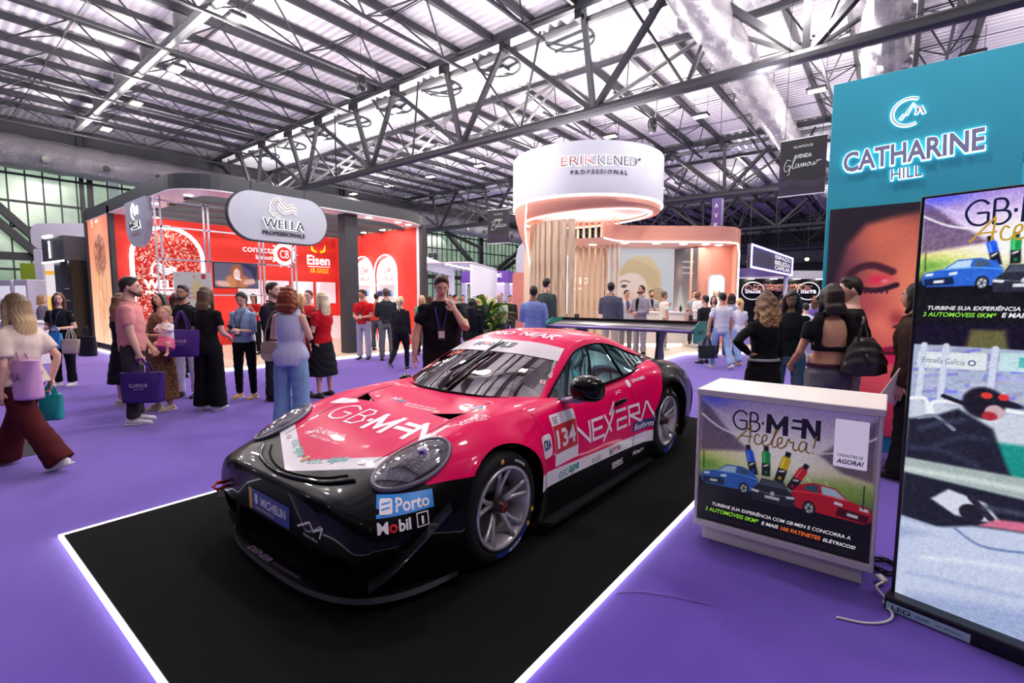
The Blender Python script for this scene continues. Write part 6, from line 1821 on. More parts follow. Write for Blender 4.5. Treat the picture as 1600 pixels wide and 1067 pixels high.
for q, (a, c) in enumerate(((-.1, (206, 170, 120)), (-.02, (236, 226, 206)), (.07, (170, 110, 90)), (.13, (240, 236, 226)))):
    b = MB().lathe([(0, 0), (.035, 0), (.035, .14), (.012, .17), (.012, .2), (0, .2)], 10).build('product_bottle', mat('bottle_%d_%d_%d' % c, srgb(c), .3), None, smooth=True)
    w0 = Matrix.Translation((CX, CY, 0)) @ Matrix.Rotation(math.atan2(RT[1], RT[0]), 4, 'Z') @ Vector((4.47 + a, 1.36, 1.62)); b.location = w0
    tag(b, ('tan', 'cream', 'brown', 'white')[q] + ' bottle in the lit niche of the salmon end wall', 'bottle', 'bottles in the salmon niche')
w0 = Matrix.Translation((CX, CY, 0)) @ Matrix.Rotation(math.atan2(RT[1], RT[0]), 4, 'Z')
mb = MB(); mb.box(-.2, .2, -.16, -.05, -.12, -.10); mb.build('niche_shelf', WHITE, NI)
# poster wall with the woman's profile
P = Paint(170, 190, 2.25 / 2.9, (226, 230, 240)); A = 2.25 / 2.9
P.vgrad([(0, (214, 226, 240)), (1, (206, 206, 214))])
P.poly([(.22, .02), (.24, .22), (.36, .26), (.50, .22), (.56, .05), (.6, 0), (.22, 0)], (240, 206, 196), 1, .03)
P.ell(.30, .52, .20, .27, (246, 218, 208), 12, .2); P.poly([(.10, .50), (.065, .44), (.10, .415), (.14, .5)], (246, 214, 204), 1, .01); P.ell(.17, .33, .085, .08, (244, 212, 202), 0, .3)
P.glow(.26, .42, .08, .07, (240, 180, 176), .7); P.ell(.115, .345, .035, .016, (200, 84, 96), -8, .3); P.ell(.12, .325, .03, .014, (214, 100, 110), 5, .3)
P.curve([(.14, .60), (.18, .625), (.25, .61)], .014, (130, 96, 80)); P.ell(.185, .555, .03, .016, (70, 60, 66), 5, .4); P.curve([(.145, .56), (.19, .575), (.22, .565)], .008, (60, 44, 44))
P.poly([(.10, .66), (.16, .80), (.32, .92), (.50, .90), (.62, .74), (.64, .58), (.58, .44), (.50, .40), (.46, .52), (.44, .62), (.36, .70), (.22, .72)], (222, 196, 158), 1, .02)
for q in range(26):
    a = q / 25; P.curve([(.12 + .1 * a, .68 + .2 * a), (.34 + .08 * a, .72 + .12 * a), (.56 + .05 * a, .50 + .2 * a)], .006, (190 + 40 * (q % 2), 160 + 36 * (q % 2), 120 + 30 * (q % 2)), .8)
P.ell(.60, .43, .095, .115, (196, 156, 120), 20, .25)
for q in range(8): P.curve([(.53, .36 + .02 * q), (.60, .42 + .012 * q), (.68, .38 + .018 * q)], .008, (226, 194, 160) if q % 2 else (160, 120, 90), .8)
P.ell(.415, .46, .035, .065, (240, 200, 190), -10, .3); P.ell(.41, .36, .025, .03, (250, 250, 255), 0, .4); P.curve([(.41, .33), (.40, .22)], .02, (250, 250, 255)); P.ell(.40, .2, .03, .025, (236, 240, 250), 0, .5)
PW = node('poster_wall', BR, (0, 2.25, 0), math.radians(3))
mb = MB(); mb.box(1.05, 3.42, .0, .1, .1, 3.24); mb.build('wall_panel', WHITE, PW)
P.obj('profile_poster', vcol_mat('lit_wall_print', .75, .4), (1.15, -.004, .35), (1, 0, 0), (0, 0, 1), 2.25, 2.9, PW)
P = Paint(60, 120, .4, (120, 110, 118)); P.vgrad([(0, (226, 220, 214)), (.3, (196, 186, 180)), (.6, (140, 120, 124)), (1, (84, 70, 84))]); P.glow(.1, .75, .06, .1, (206, 170, 156), .8); P.poly([(.0, .2), (.12, .6), (.3, .1), (.1, 0)], (236, 232, 226), .7, .06); P.curve([(.15, .86), (.33, .85)], .012, (230, 226, 230)); P.curve([(.15, .80), (.30, .79)], .012, (230, 226, 230)); P.curve([(.15, .74), (.33, .73)], .012, (220, 216, 224))
P.obj('side_print', vcol_mat('lit_wall_print', .75, .4), (3.40, 2.36, .12), (.50, -.866, 0), (0, 0, 1), .95, 3.1, BR)
mb = MB(); mb.bar((3.445, 2.38, 1.66), (3.92, 1.56, 1.66), .06, 3.1); mb.build('side_wall', SAL, BR)
BW = node('beige_back_wall', BR, (-1.15, 2.3, 0))
mb = MB(); mb.box(-.6, 2.15, 0, .1, .1, 3.24); mb.build('wall_panel', mat('beige_wall', srgb(216, 196, 176), .6), BW)
sign_text('raised_letter', 'ERIKKENED', (.93, -.01, 2.15), (1, 0, 0), UPZ, 1.35, .2, WL, BW, depth=.01); sign_text('raised_letter', 'PROFESSIONAL', (.93, -.01, 1.88), (1, 0, 0), UPZ, 1.1, .08, WL, BW)
for x, z0 in ((.25, 1.3), (.45, 1.2)):
    mb = MB(); mb.box(x, x + .09, -.02, .0, z0, 1.75); mb.build('violet_strip_print', mat('violet_print', srgb(130, 80, 190), .4, emit=.3), BW)
for x in (.66, .86, 1.1):
    mb = MB(); mb.box(x, x + .035, -.03, .0, .3, 3.0); mb.build('wall_light_line', LEDS, BW)
# platform
plat = [(-10.6, 9.4), (-4.43, 9.4), (-4.43, 13.4), (-3.0, 14.9), (-2.6, 16.5), (-10.6, 19)]
mb = MB(); mb.prism([(a - CX, b - CY) for a, b in plat], 0, .10, 'xy'); mb.build('stand_floor', mat('cream_floor', srgb(222, 206, 186), .35, noise=.06, nscale=3), ES)
mb = MB(); mb.tube([(a - CX + .02, b - CY, .045) for a, b in plat[:5]], [(.02, .035)] * 5, 6); mb.build('floor_light_line', LED, ES)
for q in range(4):
    mb = MB(); a = w0.inverted() @ Vector((-4.5 + .18 * q, 13.9 + .32 * q, 0)); 
    mb.box(3.2 - .0, 4.4, -.2 + .28 * q, -.12 + .28 * q, .1, .106); mb.build('dark_floor_stripe', mat('charcoal', srgb(70, 64, 64), .6), BR)
# reception counter
RC = thing('reception_counter', 'long white reception counter beside the oak slats', 'counter', (w0 @ Vector((1.9, .75, .1)))[:], math.atan2(RT[1], RT[0]))
mb = MB(); mb.prism([(1.35 * math.copysign(abs(math.cos(t)) ** .4, math.cos(t)), .34 * math.copysign(abs(math.sin(t)) ** .6, math.sin(t))) for t in np.linspace(0, 2 * math.pi, 41)[:-1]], .08, 1.0, 'xy'); mb.build('counter_body', mat('cream_white', srgb(236, 228, 222), .4), RC, auto=50)
mb = MB(); mb.prism([(1.40 * math.copysign(abs(math.cos(t)) ** .4, math.cos(t)), .38 * math.copysign(abs(math.sin(t)) ** .6, math.sin(t))) for t in np.linspace(0, 2 * math.pi, 41)[:-1]], 1.0, 1.05, 'xy'); mb.build('counter_top', WHITE, RC, auto=50)
mb = MB(); mb.prism([(1.28 * math.cos(t), .28 * math.sin(t)) for t in np.linspace(0, 2 * math.pi, 41)[:-1]], 0.0, .08, 'xy'); mb.build('counter_light_base', LEDS, RC)
for lx, ly, nm, lb, hh, m in ((1.2, 0, 'dark_bottle', 'small dark bottle standing on the long white reception counter', .2, BLACKP), (1.08, .1, 'pink_jar', 'pink jar standing on the long white reception counter', .12, mat('pink_jar', srgb(230, 150, 170), .3))):
    p = w0 @ Vector((1.9 + lx, .75 + ly, 1.15))
    tag(MB().lathe([(0, 0), (.04, 0), (.04, hh * .7), (.016, hh * .8), (.016, hh), (0, hh)], 12).build(nm, m, None, smooth=True, loc=p[:]), lb, 'bottle')
CH = thing('salon_chair', 'black office chair seen between the oak slats', 'chair', (w0 @ Vector((-.35, .3, .1)))[:], .4)
mb = MB(); mb.bbox(-.22, .22, -.22, .22, .45, .53, .03); mb.build('seat', BLACKP, CH); mb = MB(); mb.bbox(-.21, .21, .18, .24, .60, .98, .025); mb.build('backrest', mat('charcoal_leather', srgb(52, 54, 58), .5), CH); mb = MB(); mb.tube([(0, 0, .45), (0, 0, .08)], .03, 8); mb.build('post', CHR, CH)
for q in range(5):
    t = q * 1.257; mb = MB(); mb.tube([(0, 0, .08), (.26 * math.cos(t), .26 * math.sin(t), .05)], .018, 6); mb.build('leg', CHR, CH); mb = MB(); mb.ell((.26 * math.cos(t), .26 * math.sin(t), .03), (.03, .03, .03), 8, 6); mb.build('caster', BLACKP, CH)
mb = MB(); mb.tube([(0, .2, .5), (0, .26, .62)], .02, 6); mb.build('back_post', CHR, CH)
# lights in the ring stand
def alight(v, size, p, col=(1, .92, .86), sy=None): q = w0 @ Vector(v); area('stand_light', q[:], size, p, col, (0, 0, math.atan2(RT[1], RT[0])), sy)
alight((0, 0, 3.95), 1.6, 60); alight((2.8, 1.4, 3.2), 2.6, 70, sy=1.2); alight((-.8, 1.3, 3.2), 1.0, 30)
# ------------------------------------------------------------------ hanging banners
def banner(name, label, c, rz, w, h, l1, l2, l3, zt):
    o = thing(name, label, 'banner', c, rz)
    P = Paint(70, int(70 * h / w), w / h, (56, 50, 62)); a = w / h
    P.vgrad([(0, (110, 74, 150)), (.12, (84, 62, 110)), (.3, (58, 54, 64)), (.8, (60, 56, 64)), (1, (70, 62, 78))]); P.glow(.0, .4, .1, .25, (120, 80, 190), .7); P.glow(a, .6, .12, .16, (84, 70, 190), .7)
    for q, (b, am) in enumerate(((.16, .05), (.2, .04), (.23, .055))): P.curve([(0, b - am * .3), (a * .28, b + am), (a * .55, b), (a * .8, b - am * .2), (a, b + am * .8)], .012, (176 + 20 * q, 140 + 20 * q, 240), .75, .02)
    P.obj('banner_print', vcol_mat('banner_cloth', .16, .6), (-w / 2, -.006, -h), (1, 0, 0), (0, 0, 1), w, h, o)
    mb = MB(); mb.box(-w / 2, w / 2, -.004, .004, -h, 0); mb.build('banner_cloth', mat('dark_banner_cloth', srgb(58, 52, 62), .7), o)
    for z in (0, -h): mb = MB(); mb.tube([(-w / 2 - .01, 0, z), (w / 2 + .01, 0, z)], .012, 6); mb.build('banner_rod', WHITE, o)
    for s in (-1, 1): mb = MB(); mb.tube([(s * w * .4, 0, 0), (s * w * .4, 0, zt - c[2])], .005, 4); mb.build('banner_wire', STEEL_B, o)
    LT = emis('banner_white', (.9, .88, .95), .8)
    sign_text('banner_lettering', l1, (0, -.008, -.14 * h), (1, 0, 0), UPZ, w * .42, h * .045, LT, o); sign_text('banner_lettering', l2, (0, -.008, -.31 * h), (1, 0, 0), UPZ, w * .38, h * .07, LT, o, bold=.02)
    SL = l3
    strokes('banner_script', [[((a - .5) * w * .84, (b - .46) * h * .8 ) for a, b in L] for L in SL], (0, -.008, -h * .5), (1, 0, 0), UPZ, .012 * w, LT, o, z=.002)
GLM = [[(.2, .62), (.1, .64), (.03, .5), (.06, .4), (.15, .42), (.18, .52), (.1, .5)], [(.18, .52), (.17, .36), (.12, .3)], [(.2, .45), (.3, .62), (.3, .68), (.26, .6), (.25, .46), (.29, .44), (.33, .47)], [(.4, .53), (.34, .52), (.33, .46), (.38, .46), (.41, .53), (.41, .46), (.44, .46)], [(.44, .46), (.48, .54), (.49, .46), (.53, .54), (.54, .46), (.58, .54), (.59, .47), (.62, .48)], [(.66, .54), (.62, .5), (.65, .46), (.69, .5), (.66, .54), (.72, .52)], [(.72, .53), (.73, .47), (.78, .48), (.79, .54), (.8, .47), (.84, .5)], [(.84, .48), (.87, .56), (.9, .54), (.93, .56), (.98, .55)]]
BLZ = [[(.12, .32), (.24, .66)], [(.14, .6), (.3, .68), (.34, .6), (.2, .52)], [(.2, .52), (.36, .5), (.34, .4), (.2, .34), (.1, .38)], [(.38, .44), (.46, .5), (.44, .54), (.4, .48), (.43, .42), (.5, .46)], [(.5, .44), (.58, .64), (.55, .66), (.53, .46), (.58, .44)], [(.58, .46), (.65, .52), (.63, .55), (.6, .48), (.64, .43), (.7, .47)], [(.7, .54), (.76, .53), (.71, .43), (.79, .46)], [(.88, .54), (.82, .52), (.82, .45), (.87, .46), (.9, .54), (.89, .45), (.97, .5)]]
banner('aisle_banner', 'dark violet hanging aisle banner right beside the teal tower', (-1.60, 11.6, 4.80), 0, .82, 1.13, 'GLAMOUR', 'AVENIDA', GLM, 9.44)
banner('aisle_banner', 'dark violet hanging aisle banner between the red stand and the ring tower', (-12.1, 14.55, 4.94), math.radians(12), .93, 1.28, 'GLAMOUR', 'AVENIDA', BLZ, 9.44)
banner('aisle_banner', 'small far brown hanging aisle banner above the white arched stand', (-20.2, 18.6, 4.05), math.radians(14), .52, .85, 'GLAMOUR', 'AVENIDA', BLZ, 9.44)
# hanging column sign of the far aisle
o = thing('column_banner', 'narrow violet column banner hanging behind the salmon stand', 'banner', (-5.1, 18.4, 3.4)); mb = MB(); mb.bbox(-.16, .16, -.16, .16, 0, 1.7, .01); mb.build('banner_body', mat('violet_column', srgb(84, 62, 130), .5), o)
for q, s in enumerate('ABCD'): sign_text('banner_lettering', 'AVENIDA'[q], (.0, -.165, 1.45 - .35 * q), (1, 0, 0), UPZ, .12, .16, WHITE, o)
mb = MB(); mb.tube([(0, 0, 1.7), (0, 0, 5.8)], .01, 5); mb.build('banner_wire', STEEL_B, o)
# ------------------------------------------------------------------ stands further off
def pt(x, z=0): return x
GREYW = mat('pale_grey_stand', srgb(196, 192, 204), .5); LIL = mat('lilac_stand', srgb(150, 112, 196), .5); PUR = mat('purple_header', srgb(110, 66, 170), .5)
# white arched stand beyond the red one
S = thing('arched_white_stand', 'white stand with an arched lit opening just beyond the red stand', 'exhibition stand', (-15.2, 13.3, 0), math.radians(118))
mb = MB(); mb.prism([(0, 3.25), (.6, 3.3), (4.8, 3.1), (4.8, .1), (4.4, .1), (4.4, 2.65), (.5, 2.75), (.5, .1), (0, .1)], 0, .2, 'xz'); mb.build('front_frame', mat('pale_stand_white', srgb(222, 220, 226), .5), S)
mb = MB(); mb.box(0, 4.8, -2.2, -2.1, .1, 2.9); mb.build('back_wall', mat('pale_stand_lit', srgb(226, 228, 234), .5, emit=.25), S)
mb = MB(); mb.tube([(.7 + .9 * (1 - math.cos(t)), .02 - 2.0, .3 + 2.1 * math.sin(t)) for t in np.linspace(0, math.pi, 20)], .03, 6, ref=(0, 1, 0)); mb.build('arch_light_line', LEDS, S, smooth=True)
mb = MB(); mb.tube([(2.9 + .7 * (1 - math.cos(t)), -2.0, .3 + 2.2 * math.sin(t)) for t in np.linspace(0, math.pi, 20)], .05, 6, ref=(0, 1, 0)); mb.build('arch_light_line', LED, S, smooth=True)
mb = MB(); mb.box(0, 4.8, -2.2, .2, 0, .1); mb.build('stand_floor', WHITE, S)
mb = MB(); mb.box(0, 4.8, -2.2, .2, 2.95, 3.0); mb.build('stand_ceiling', WHITE, S)
for q in range(5): mb = MB(); mb.lathe([(0, 2.93), (.12, 2.93), (.14, 2.95)], 12, c=(.6 + .9 * q, -1, 0)); mb.build('downlight', SPOT, S)
def box_stand(name, label, c, rz, w, d, h, hh, wall, head, texts):
    S = thing(name, label, 'exhibition stand', c, rz)
    mb = MB(); mb.bbox(0, w, 0, d, h - hh, h, .01); mb.build('header_box', head, S)
    mb = MB(); mb.box(.0, w, d - .1, d, 0, h - hh); mb.build('back_wall', wall, S)
    mb = MB(); mb.box(.0, .22, 0, .3, 0, h - hh); mb.build('corner_post', wall, S)
    mb = MB(); mb.box(w - .22, w, 0, .3, 0, h - hh); mb.build('corner_post', wall, S)
    mb = MB(); mb.box(.3, w - .3, d * .3, d * .3 + .5, 0, 1.0); mb.build('stand_counter', WHITE, S)
    for s, x, z, tw, th, m in texts: sign_text('stand_lettering', s, (x, -.012, z), (1, 0, 0), UPZ, tw, th, m, S, bold=.03)
    mb = MB(); mb.box(.1, w - .1, .1, d - .1, h - hh - .03, h - hh - .005); mb.build('stand_light_panel', LEDS, S)
    return S
ra = math.atan2(RT[1], RT[0])
box_stand('lilac_stand', 'lilac stand with a purple header box, far down the aisle', (-18.2, 18.8, 0), ra - .25, 2.6, 2.2, 2.98, .62, mat('lilac_wall', srgb(190, 176, 212), .5), PUR, (('psc', 2.0, 2.7, .5, .3, WL), ('QSD', 1.9, 1.5, .8, .3, mat('magenta_letter', srgb(190, 90, 180), .4, emit=.4))))
box_stand('pink_header_stand', 'stand with a pink header over a dark teal wall, far down the aisle', (-17.0, 22.4, 0), ra - .2, 2.4, 2, 2.86, .62, mat('dark_teal_wall', srgb(44, 84, 100), .5), mat('pink_header', srgb(206, 150, 190), .5), (('Olera', 1.6, 2.55, 1.0, .3, WL), ))
S = thing('therapy_panel', 'dark teal panel lettered in white under the pink header', 'panel', (-16.5, 22.0, 0), ra - .2); mb = MB(); mb.bbox(0, 1.8, -.06, .0, .1, 2.2, .01); mb.build('panel_board', mat('dark_teal_wall', srgb(44, 84, 100), .5), S); sign_text('panel_lettering', 'therapy', (.9, -.065, 1.75), (1, 0, 0), UPZ, 1.5, .42, WL, S, bold=.03)
S = thing('terracotta_block', 'terracotta rounded block with a pale drum on top, beside the oak slats', 'exhibition wall', (-13.7, 17.5, 0), ra)
mb = MB(); mb.prism(rrect(0, .95, .0, 2.72, .12, 4), 0, .8, 'xz'); mb.build('terracotta_wall', mat('terracotta', srgb(214, 130, 118), .5), S, auto=40)
mb = MB(); mb.prism([(.15, 2.72), (1.0, 2.72), (1.0, 4.1), (.5, 4.1), (.26, 3.9), (.15, 3.4)], .1, .6, 'xz'); mb.build('pale_upper_drum', mat('pale_gradient', srgb(196, 200, 216), .4), S, auto=40)
# violet neon stand and black flower-wall stand on the far right
NEON = emis('violet_neon', (.42, .36, 1.0), 6)
S = thing('neon_sign_stand', 'dark sign board outlined in violet neon behind the salmon stand', 'exhibition stand', (-4.0, 18.1, 0))
a = np.array([0, 0]); b = np.array([.15, 7.5])
def lerp(t, z): q = a + (b - a) * t; return (q[0], q[1], z)
mb = MB(); mb.add([lerp(0, 2.62), lerp(1, 2.62), lerp(1, 3.42), lerp(0, 3.42), (.12, 0, 2.62), (.27, 7.5, 2.62), (.27, 7.5, 3.42), (.12, 0, 3.42)], [(0, 1, 2, 3), (4, 5, 6, 7), (0, 1, 5, 4), (3, 2, 6, 7), (0, 3, 7, 4), (1, 2, 6, 5)]); mb.build('sign_board', mat('slate_board', srgb(82, 80, 104), .5), S)
ex = np.array([.433, .901, 0]); 
P5 = [np.array([.14, .02, 2.64]), np.array([.29, 7.48, 2.64]), np.array([.29, 7.48, 3.40]), np.array([.14, .02, 3.40])]
mb = MB(); mb.tube(P5, .035, 6, closed=True, ref=(.9, -.43, 0)); mb.build('neon_line', NEON, S)
for q, s in enumerate(('ESPAÇO', 'BELEZA', 'CAPILAR')): sign_text('stand_lettering', s, (.13 + .13, 5.3, 3.22 - .2 * q), (.02, 1, 0), UPZ, 3.2, .17, WL, S, bold=.03)
mb = MB(); mb.add([(.1, 0, 2.60), (.25, 7.5, 2.60), (-2.4, 7.5, 2.60), (-2.4, 0, 2.60)], [(0, 1, 2, 3)]); mb.build('stand_ceiling', WHITE, S)
mb = MB(); mb.tube([(.1, 7.2, 0), (.1, 7.2, 2.6)], .09, 10); mb.build('white_post', WHITE, S, smooth=True)
S = thing('black_flower_wall_stand', 'black wall with round signs and a band of blossoms at the far right', 'exhibition stand', (-6.2, 26.2, 0), math.radians(39))
mb = MB(); mb.box(0, 4.6, 0, .1, 0, 2.55); mb.build('black_wall', BLACKP, S); mb = MB(); mb.box(-.1, 4.7, -.4, .1, 2.55, 2.95); mb.build('white_header', WHITE, S)
for q in range(4): mb = MB(); mb.lathe([(0, 2.53), (.14, 2.53), (.16, 2.55)], 12, c=(.6 + 1.15 * q, -.2, 0)); mb.build('downlight', SPOT, S)
mb = MB()
for q in range(420):
    x = .3 + 3.4 * rnd.random(); z = 1.95 + .32 * rnd.random(); mb.ell((x, -.06 - .12 * rnd.random(), z), (.05, .05, .045), 6, 4)
tag(mb.build('blossom_band', mat('pink_blossom', srgb(206, 150, 130), .7, noise=.4, nscale=14), S), kind='stuff')
for x, s in ((.75, 'bella'), (3.55, 'mirra')):
    N = node('round_sign', S, (x, -.12, 1.95)); mb = MB(); mb.prism([(.55 * math.cos(t), .42 * math.sin(t)) for t in np.linspace(0, 2 * math.pi, 33)[:-1]], -.05, .0, 'xz'); mb.build('sign_disc', BLACKP, N)
    mb = MB(); mb.tube([(.56 * math.cos(t), -.05, .43 * math.sin(t)) for t in np.linspace(0, 2 * math.pi, 33)[:-1]], .025, 6, closed=True, ref=(0, 1, 0)); mb.build('sign_ring', WL, N); sign_text('sign_lettering', s, (0, -.06, 0), (1, 0, 0), UPZ, .78, .24, WL, N, bold=.04)
for q in range(7):
    S = thing('stage_spotlight', 'small amber stage spotlight on the far dark truss', 'lamp', (-9.5 + 1.7 * q, 36, 4.2), 0, 'amber stage lights'); mb = MB(); mb.tube([(0, 0, 0), (0, -.2, -.12)], [.1, .14], 10); mb.build('lamp_can', BLACKP, S); mb = MB(); mb.ell((0, -.22, -.13), (.12, .03, .12), 10, 6); mb.build('lamp_lens', emis('amber_lens', (1, .6, .25), 9), S); mb = MB(); mb.tube([(0, 0, 0), (0, 0, 5.25)], .012, 5); mb.build('lamp_wire', STEEL_B, S)
# ------------------------------------------------------------------ stands on the left edge
S = thing('grey_curved_stand', 'pale grey stand with a rounded top and a tall product poster at the left edge', 'exhibition stand', (-23.3, 3.1, 0), math.radians(36))
mb = MB(); mb.prism(rrect(-.1, 2.3, 3.2, 4.05, .3, 6) , 0, 1.8, 'xz'); mb.build('rounded_top', mat('pale_grey_top', srgb(214, 210, 218), .5), S, auto=40)
mb = MB(); mb.bbox(-.1, .28, 0, .5, 0, 3.2, .05); mb.build('grey_column', mat('pale_grey_column', srgb(204, 202, 216), .5), S)
P = Paint(80, 130, .58, (222, 214, 220)); P.poly([(0, .62), (.58, .60), (.58, .66), (0, .68)], (236, 170, 60)); P.poly([(0, 0), (.58, 0), (.58, .2), (0, .3)], (240, 190, 90), 1, .05); P.ell(.34, .44, .12, .15, (190, 96, 50), 0, .3); P.ell(.33, .45, .065, .095, (240, 206, 190), 0, .3); P.ell(.31, .47, .012, .008, (70, 40, 40)); P.ell(.36, .47, .012, .008, (70, 40, 40)); P.ell(.335, .405, .02, .008, (190, 70, 70)); P.poly([(.18, .0), (.2, .22), (.29, .29), (.39, .29), (.48, .22), (.5, 0)], (236, 200, 186), 1, .01); P.poly([(.2, .0), (.22, .2), (.46, .2), (.48, .0)], (34, 30, 36), 1, .01)
P.obj('lit_poster', vcol_mat('lit_film', 1.0, .4), (.33, -.02, .9), (1, 0, 0), (0, 0, 1), 1.3, 2.28, S); mb = MB(); mb.box(.4, 2.1, 0, .1, .3, 3.1); mb.build('poster_wall', WHITE, S)
sign_text('poster_lettering', 'LOWELL', (1.0, -.03, 3.0), (1, 0, 0), UPZ, .9, .16, WL, S, bold=.03)
S = thing('black_portal_stand', 'black portal stand with a lit shelf case beside the orange light box', 'exhibition stand', (-19.98, 3.05, 0), math.radians(5))
mb = MB(); mb.bbox(-.6, 1.36, -.1, .4, 2.6, 3.3, .01); mb.build('portal_header', mat('gun_grey', srgb(70, 74, 80), .4), S); mb = MB(); mb.bbox(.0, .55, .0, .4, 0, 2.62, .01); mb.build('portal_post', mat('gun_grey2', srgb(60, 62, 70), .4), S); mb = MB(); mb.bbox(1.2, 1.36, .0, .4, 0, 2.62, .01); mb.build('portal_post', BLACKP, S)
mb = MB(); mb.box(-.6, 1.36, -.13, -.10, 2.56, 2.6); mb.build('portal_light_line', LED, S); mb = MB(); mb.box(.12, .18, -.12, -.10, 2.7, 3.2); mb.build('portal_light_line', LED, S)
mb = MB(); mb.box(.55, 1.2, .35, .4, .9, 2.5); mb.build('case_back', mat('case_lit', srgb(222, 214, 220), .4, emit=.4), S)
for z in (1.1, 1.45, 1.8): mb = MB(); mb.box(.55, 1.2, .06, .35, z - .02, z); mb.build('case_shelf', WHITE, S)
for q in range(3):
    mb = MB(); mb.lathe([(0, 3.3), (.05, 3.3), (.07, 3.36), (.0, 3.38)], 10, c=(-.2 + .22 * q, -.1, 0)); mb.build('top_lamp', SPOT, S)
mS = Matrix.Translation((-19.98, 3.05, 0)) @ Matrix.Rotation(math.radians(5), 4, 'Z')
for z in (1.1, 1.45, 1.8):
    for q in range(5):
        c = ((150, 120, 70), (60, 56, 60), (206, 200, 190), (110, 90, 60), (180, 150, 120))[(q + int(z * 10)) % 5]
        p = mS @ Vector((.63 + .125 * q, .2, z)); hh = .14 + .04 * (q % 2)
        tag(MB().lathe([(0, 0), (.035, 0), (.035, hh * .75), (.015, hh * .85), (.015, hh), (0, hh)], 9).build('shelf_bottle', mat('bottle_%d_%d_%d' % c, srgb(c), .35), None, smooth=True, loc=p[:]), 'small bottle on the lit shelves of the black portal stand', 'bottle', 'bottles in the black portal case')
S = thing('green_board', 'lime green board on the far left wall', 'board', (-27.6, 3.2, 1.4), math.radians(60)); mb = MB(); mb.bbox(0, 1.2, 0, .08, 0, 1.5, .01); mb.build('board_face', mat('lime_green', srgb(136, 170, 40), .5), S); mb = MB(); mb.bbox(.5, .7, .02, .06, -1.4, 0, .01); mb.build('board_post', STEEL_L, S)
S = thing('magenta_stand', 'magenta lit stand at the far left edge', 'exhibition stand', (-26.4, 1.35, 0), math.radians(40)); mb = MB(); mb.bbox(0, 1.6, 0, .1, .1, 2.0, .01); mb.build('magenta_wall', mat('magenta_panel', srgb(206, 24, 110), .5), S); mb = MB(); mb.box(.3, 1.2, -.02, 0, .6, 1.6); mb.build('dark_window', BLACKP, S); mb = MB(); mb.box(0, 1.6, -.3, .1, 2.0, 2.15); mb.build('white_cornice', WHITE, S)
for q in range(3):
    S = thing('white_display_case', 'white lit display case behind the crowd at the left edge', 'display case', (-24.2 + .95 * q, 1.9 + .25 * q, 0), math.radians(20), 'white cases at the left edge'); mb = MB(); mb.bbox(0, .7, 0, .5, 0, 2.1, .02); mb.build('case_body', GREYW, S); mb = MB(); mb.box(.1, .6, -.02, 0, 1.0, 1.9); mb.build('case_window', mat('case_white_lit', srgb(236, 232, 240), .4, emit=.5), S)
S = thing('white_counter', 'white counter behind the woman with shopping bags', 'counter', (-16.6, 1.2, 0), math.radians(20)); mb = MB(); mb.bbox(0, 1.6, 0, .6, 0, .95, .02); mb.build('counter_body', WHITE, S); mb = MB(); mb.bbox(-.04, 1.64, -.04, .64, .95, 1.0, .01); mb.build('counter_top', WHITE, S)
# leafy plant
PL = thing('potted_plant', 'leafy green potted plant behind the man in the light blue suit', 'plant', (-7.9, 9.15, 0))
mb = MB(); mb.lathe([(0, 0), (.22, 0), (.28, .5), (.25, .5), (.23, .44), (0, .44)], 20); mb.build('pot', WHITE, PL, smooth=True)
LFM = [mat('leaf_green', srgb(104, 150, 44), .45, noise=.25, nscale=8), mat('leaf_yellow_green', srgb(168, 190, 70), .45, noise=.2, nscale=8), mat('leaf_dark', srgb(60, 104, 40), .45)]
lme = []
for m in LFM:
    V = []; F = []
    for i in range(8):
        t = i / 7; w = .05 * math.sin(math.pi * min(1, t * .95 + .05)) ** .7
        x = .62 * t; z = .28 * math.sin(t * 2.2) - .1 * t * t
        V += [(x, -w, z + .02), (x, 0, z), (x, w, z + .02)]
    for i in range(7):
        for j in range(2): F.append((i * 3 + j, i * 3 + j + 1, i * 3 + 4 + j, i * 3 + 3 + j))
    lme.append(raw_mesh('leaf', V, F, m, True))
for q in range(70):
    h = .45 + .7 * rnd.random(); sc_ = .7 + .6 * rnd.random()
    mobj('leaf', lme[q % 3 if q % 7 else 0], PL, (.06 * math.cos(q), .06 * math.sin(q), h), (rnd.uniform(-.3, .3), rnd.uniform(-.9, .1), q * 2.399), (sc_, sc_, sc_))
for q in range(5):
    mb = MB(); t = q * 1.3; mb.tube([(.03 * math.cos(t), .03 * math.sin(t), .4), (.08 * math.cos(t), .08 * math.sin(t), 1.2)], .014, 6); mb.build('stem', LFM[2], PL)
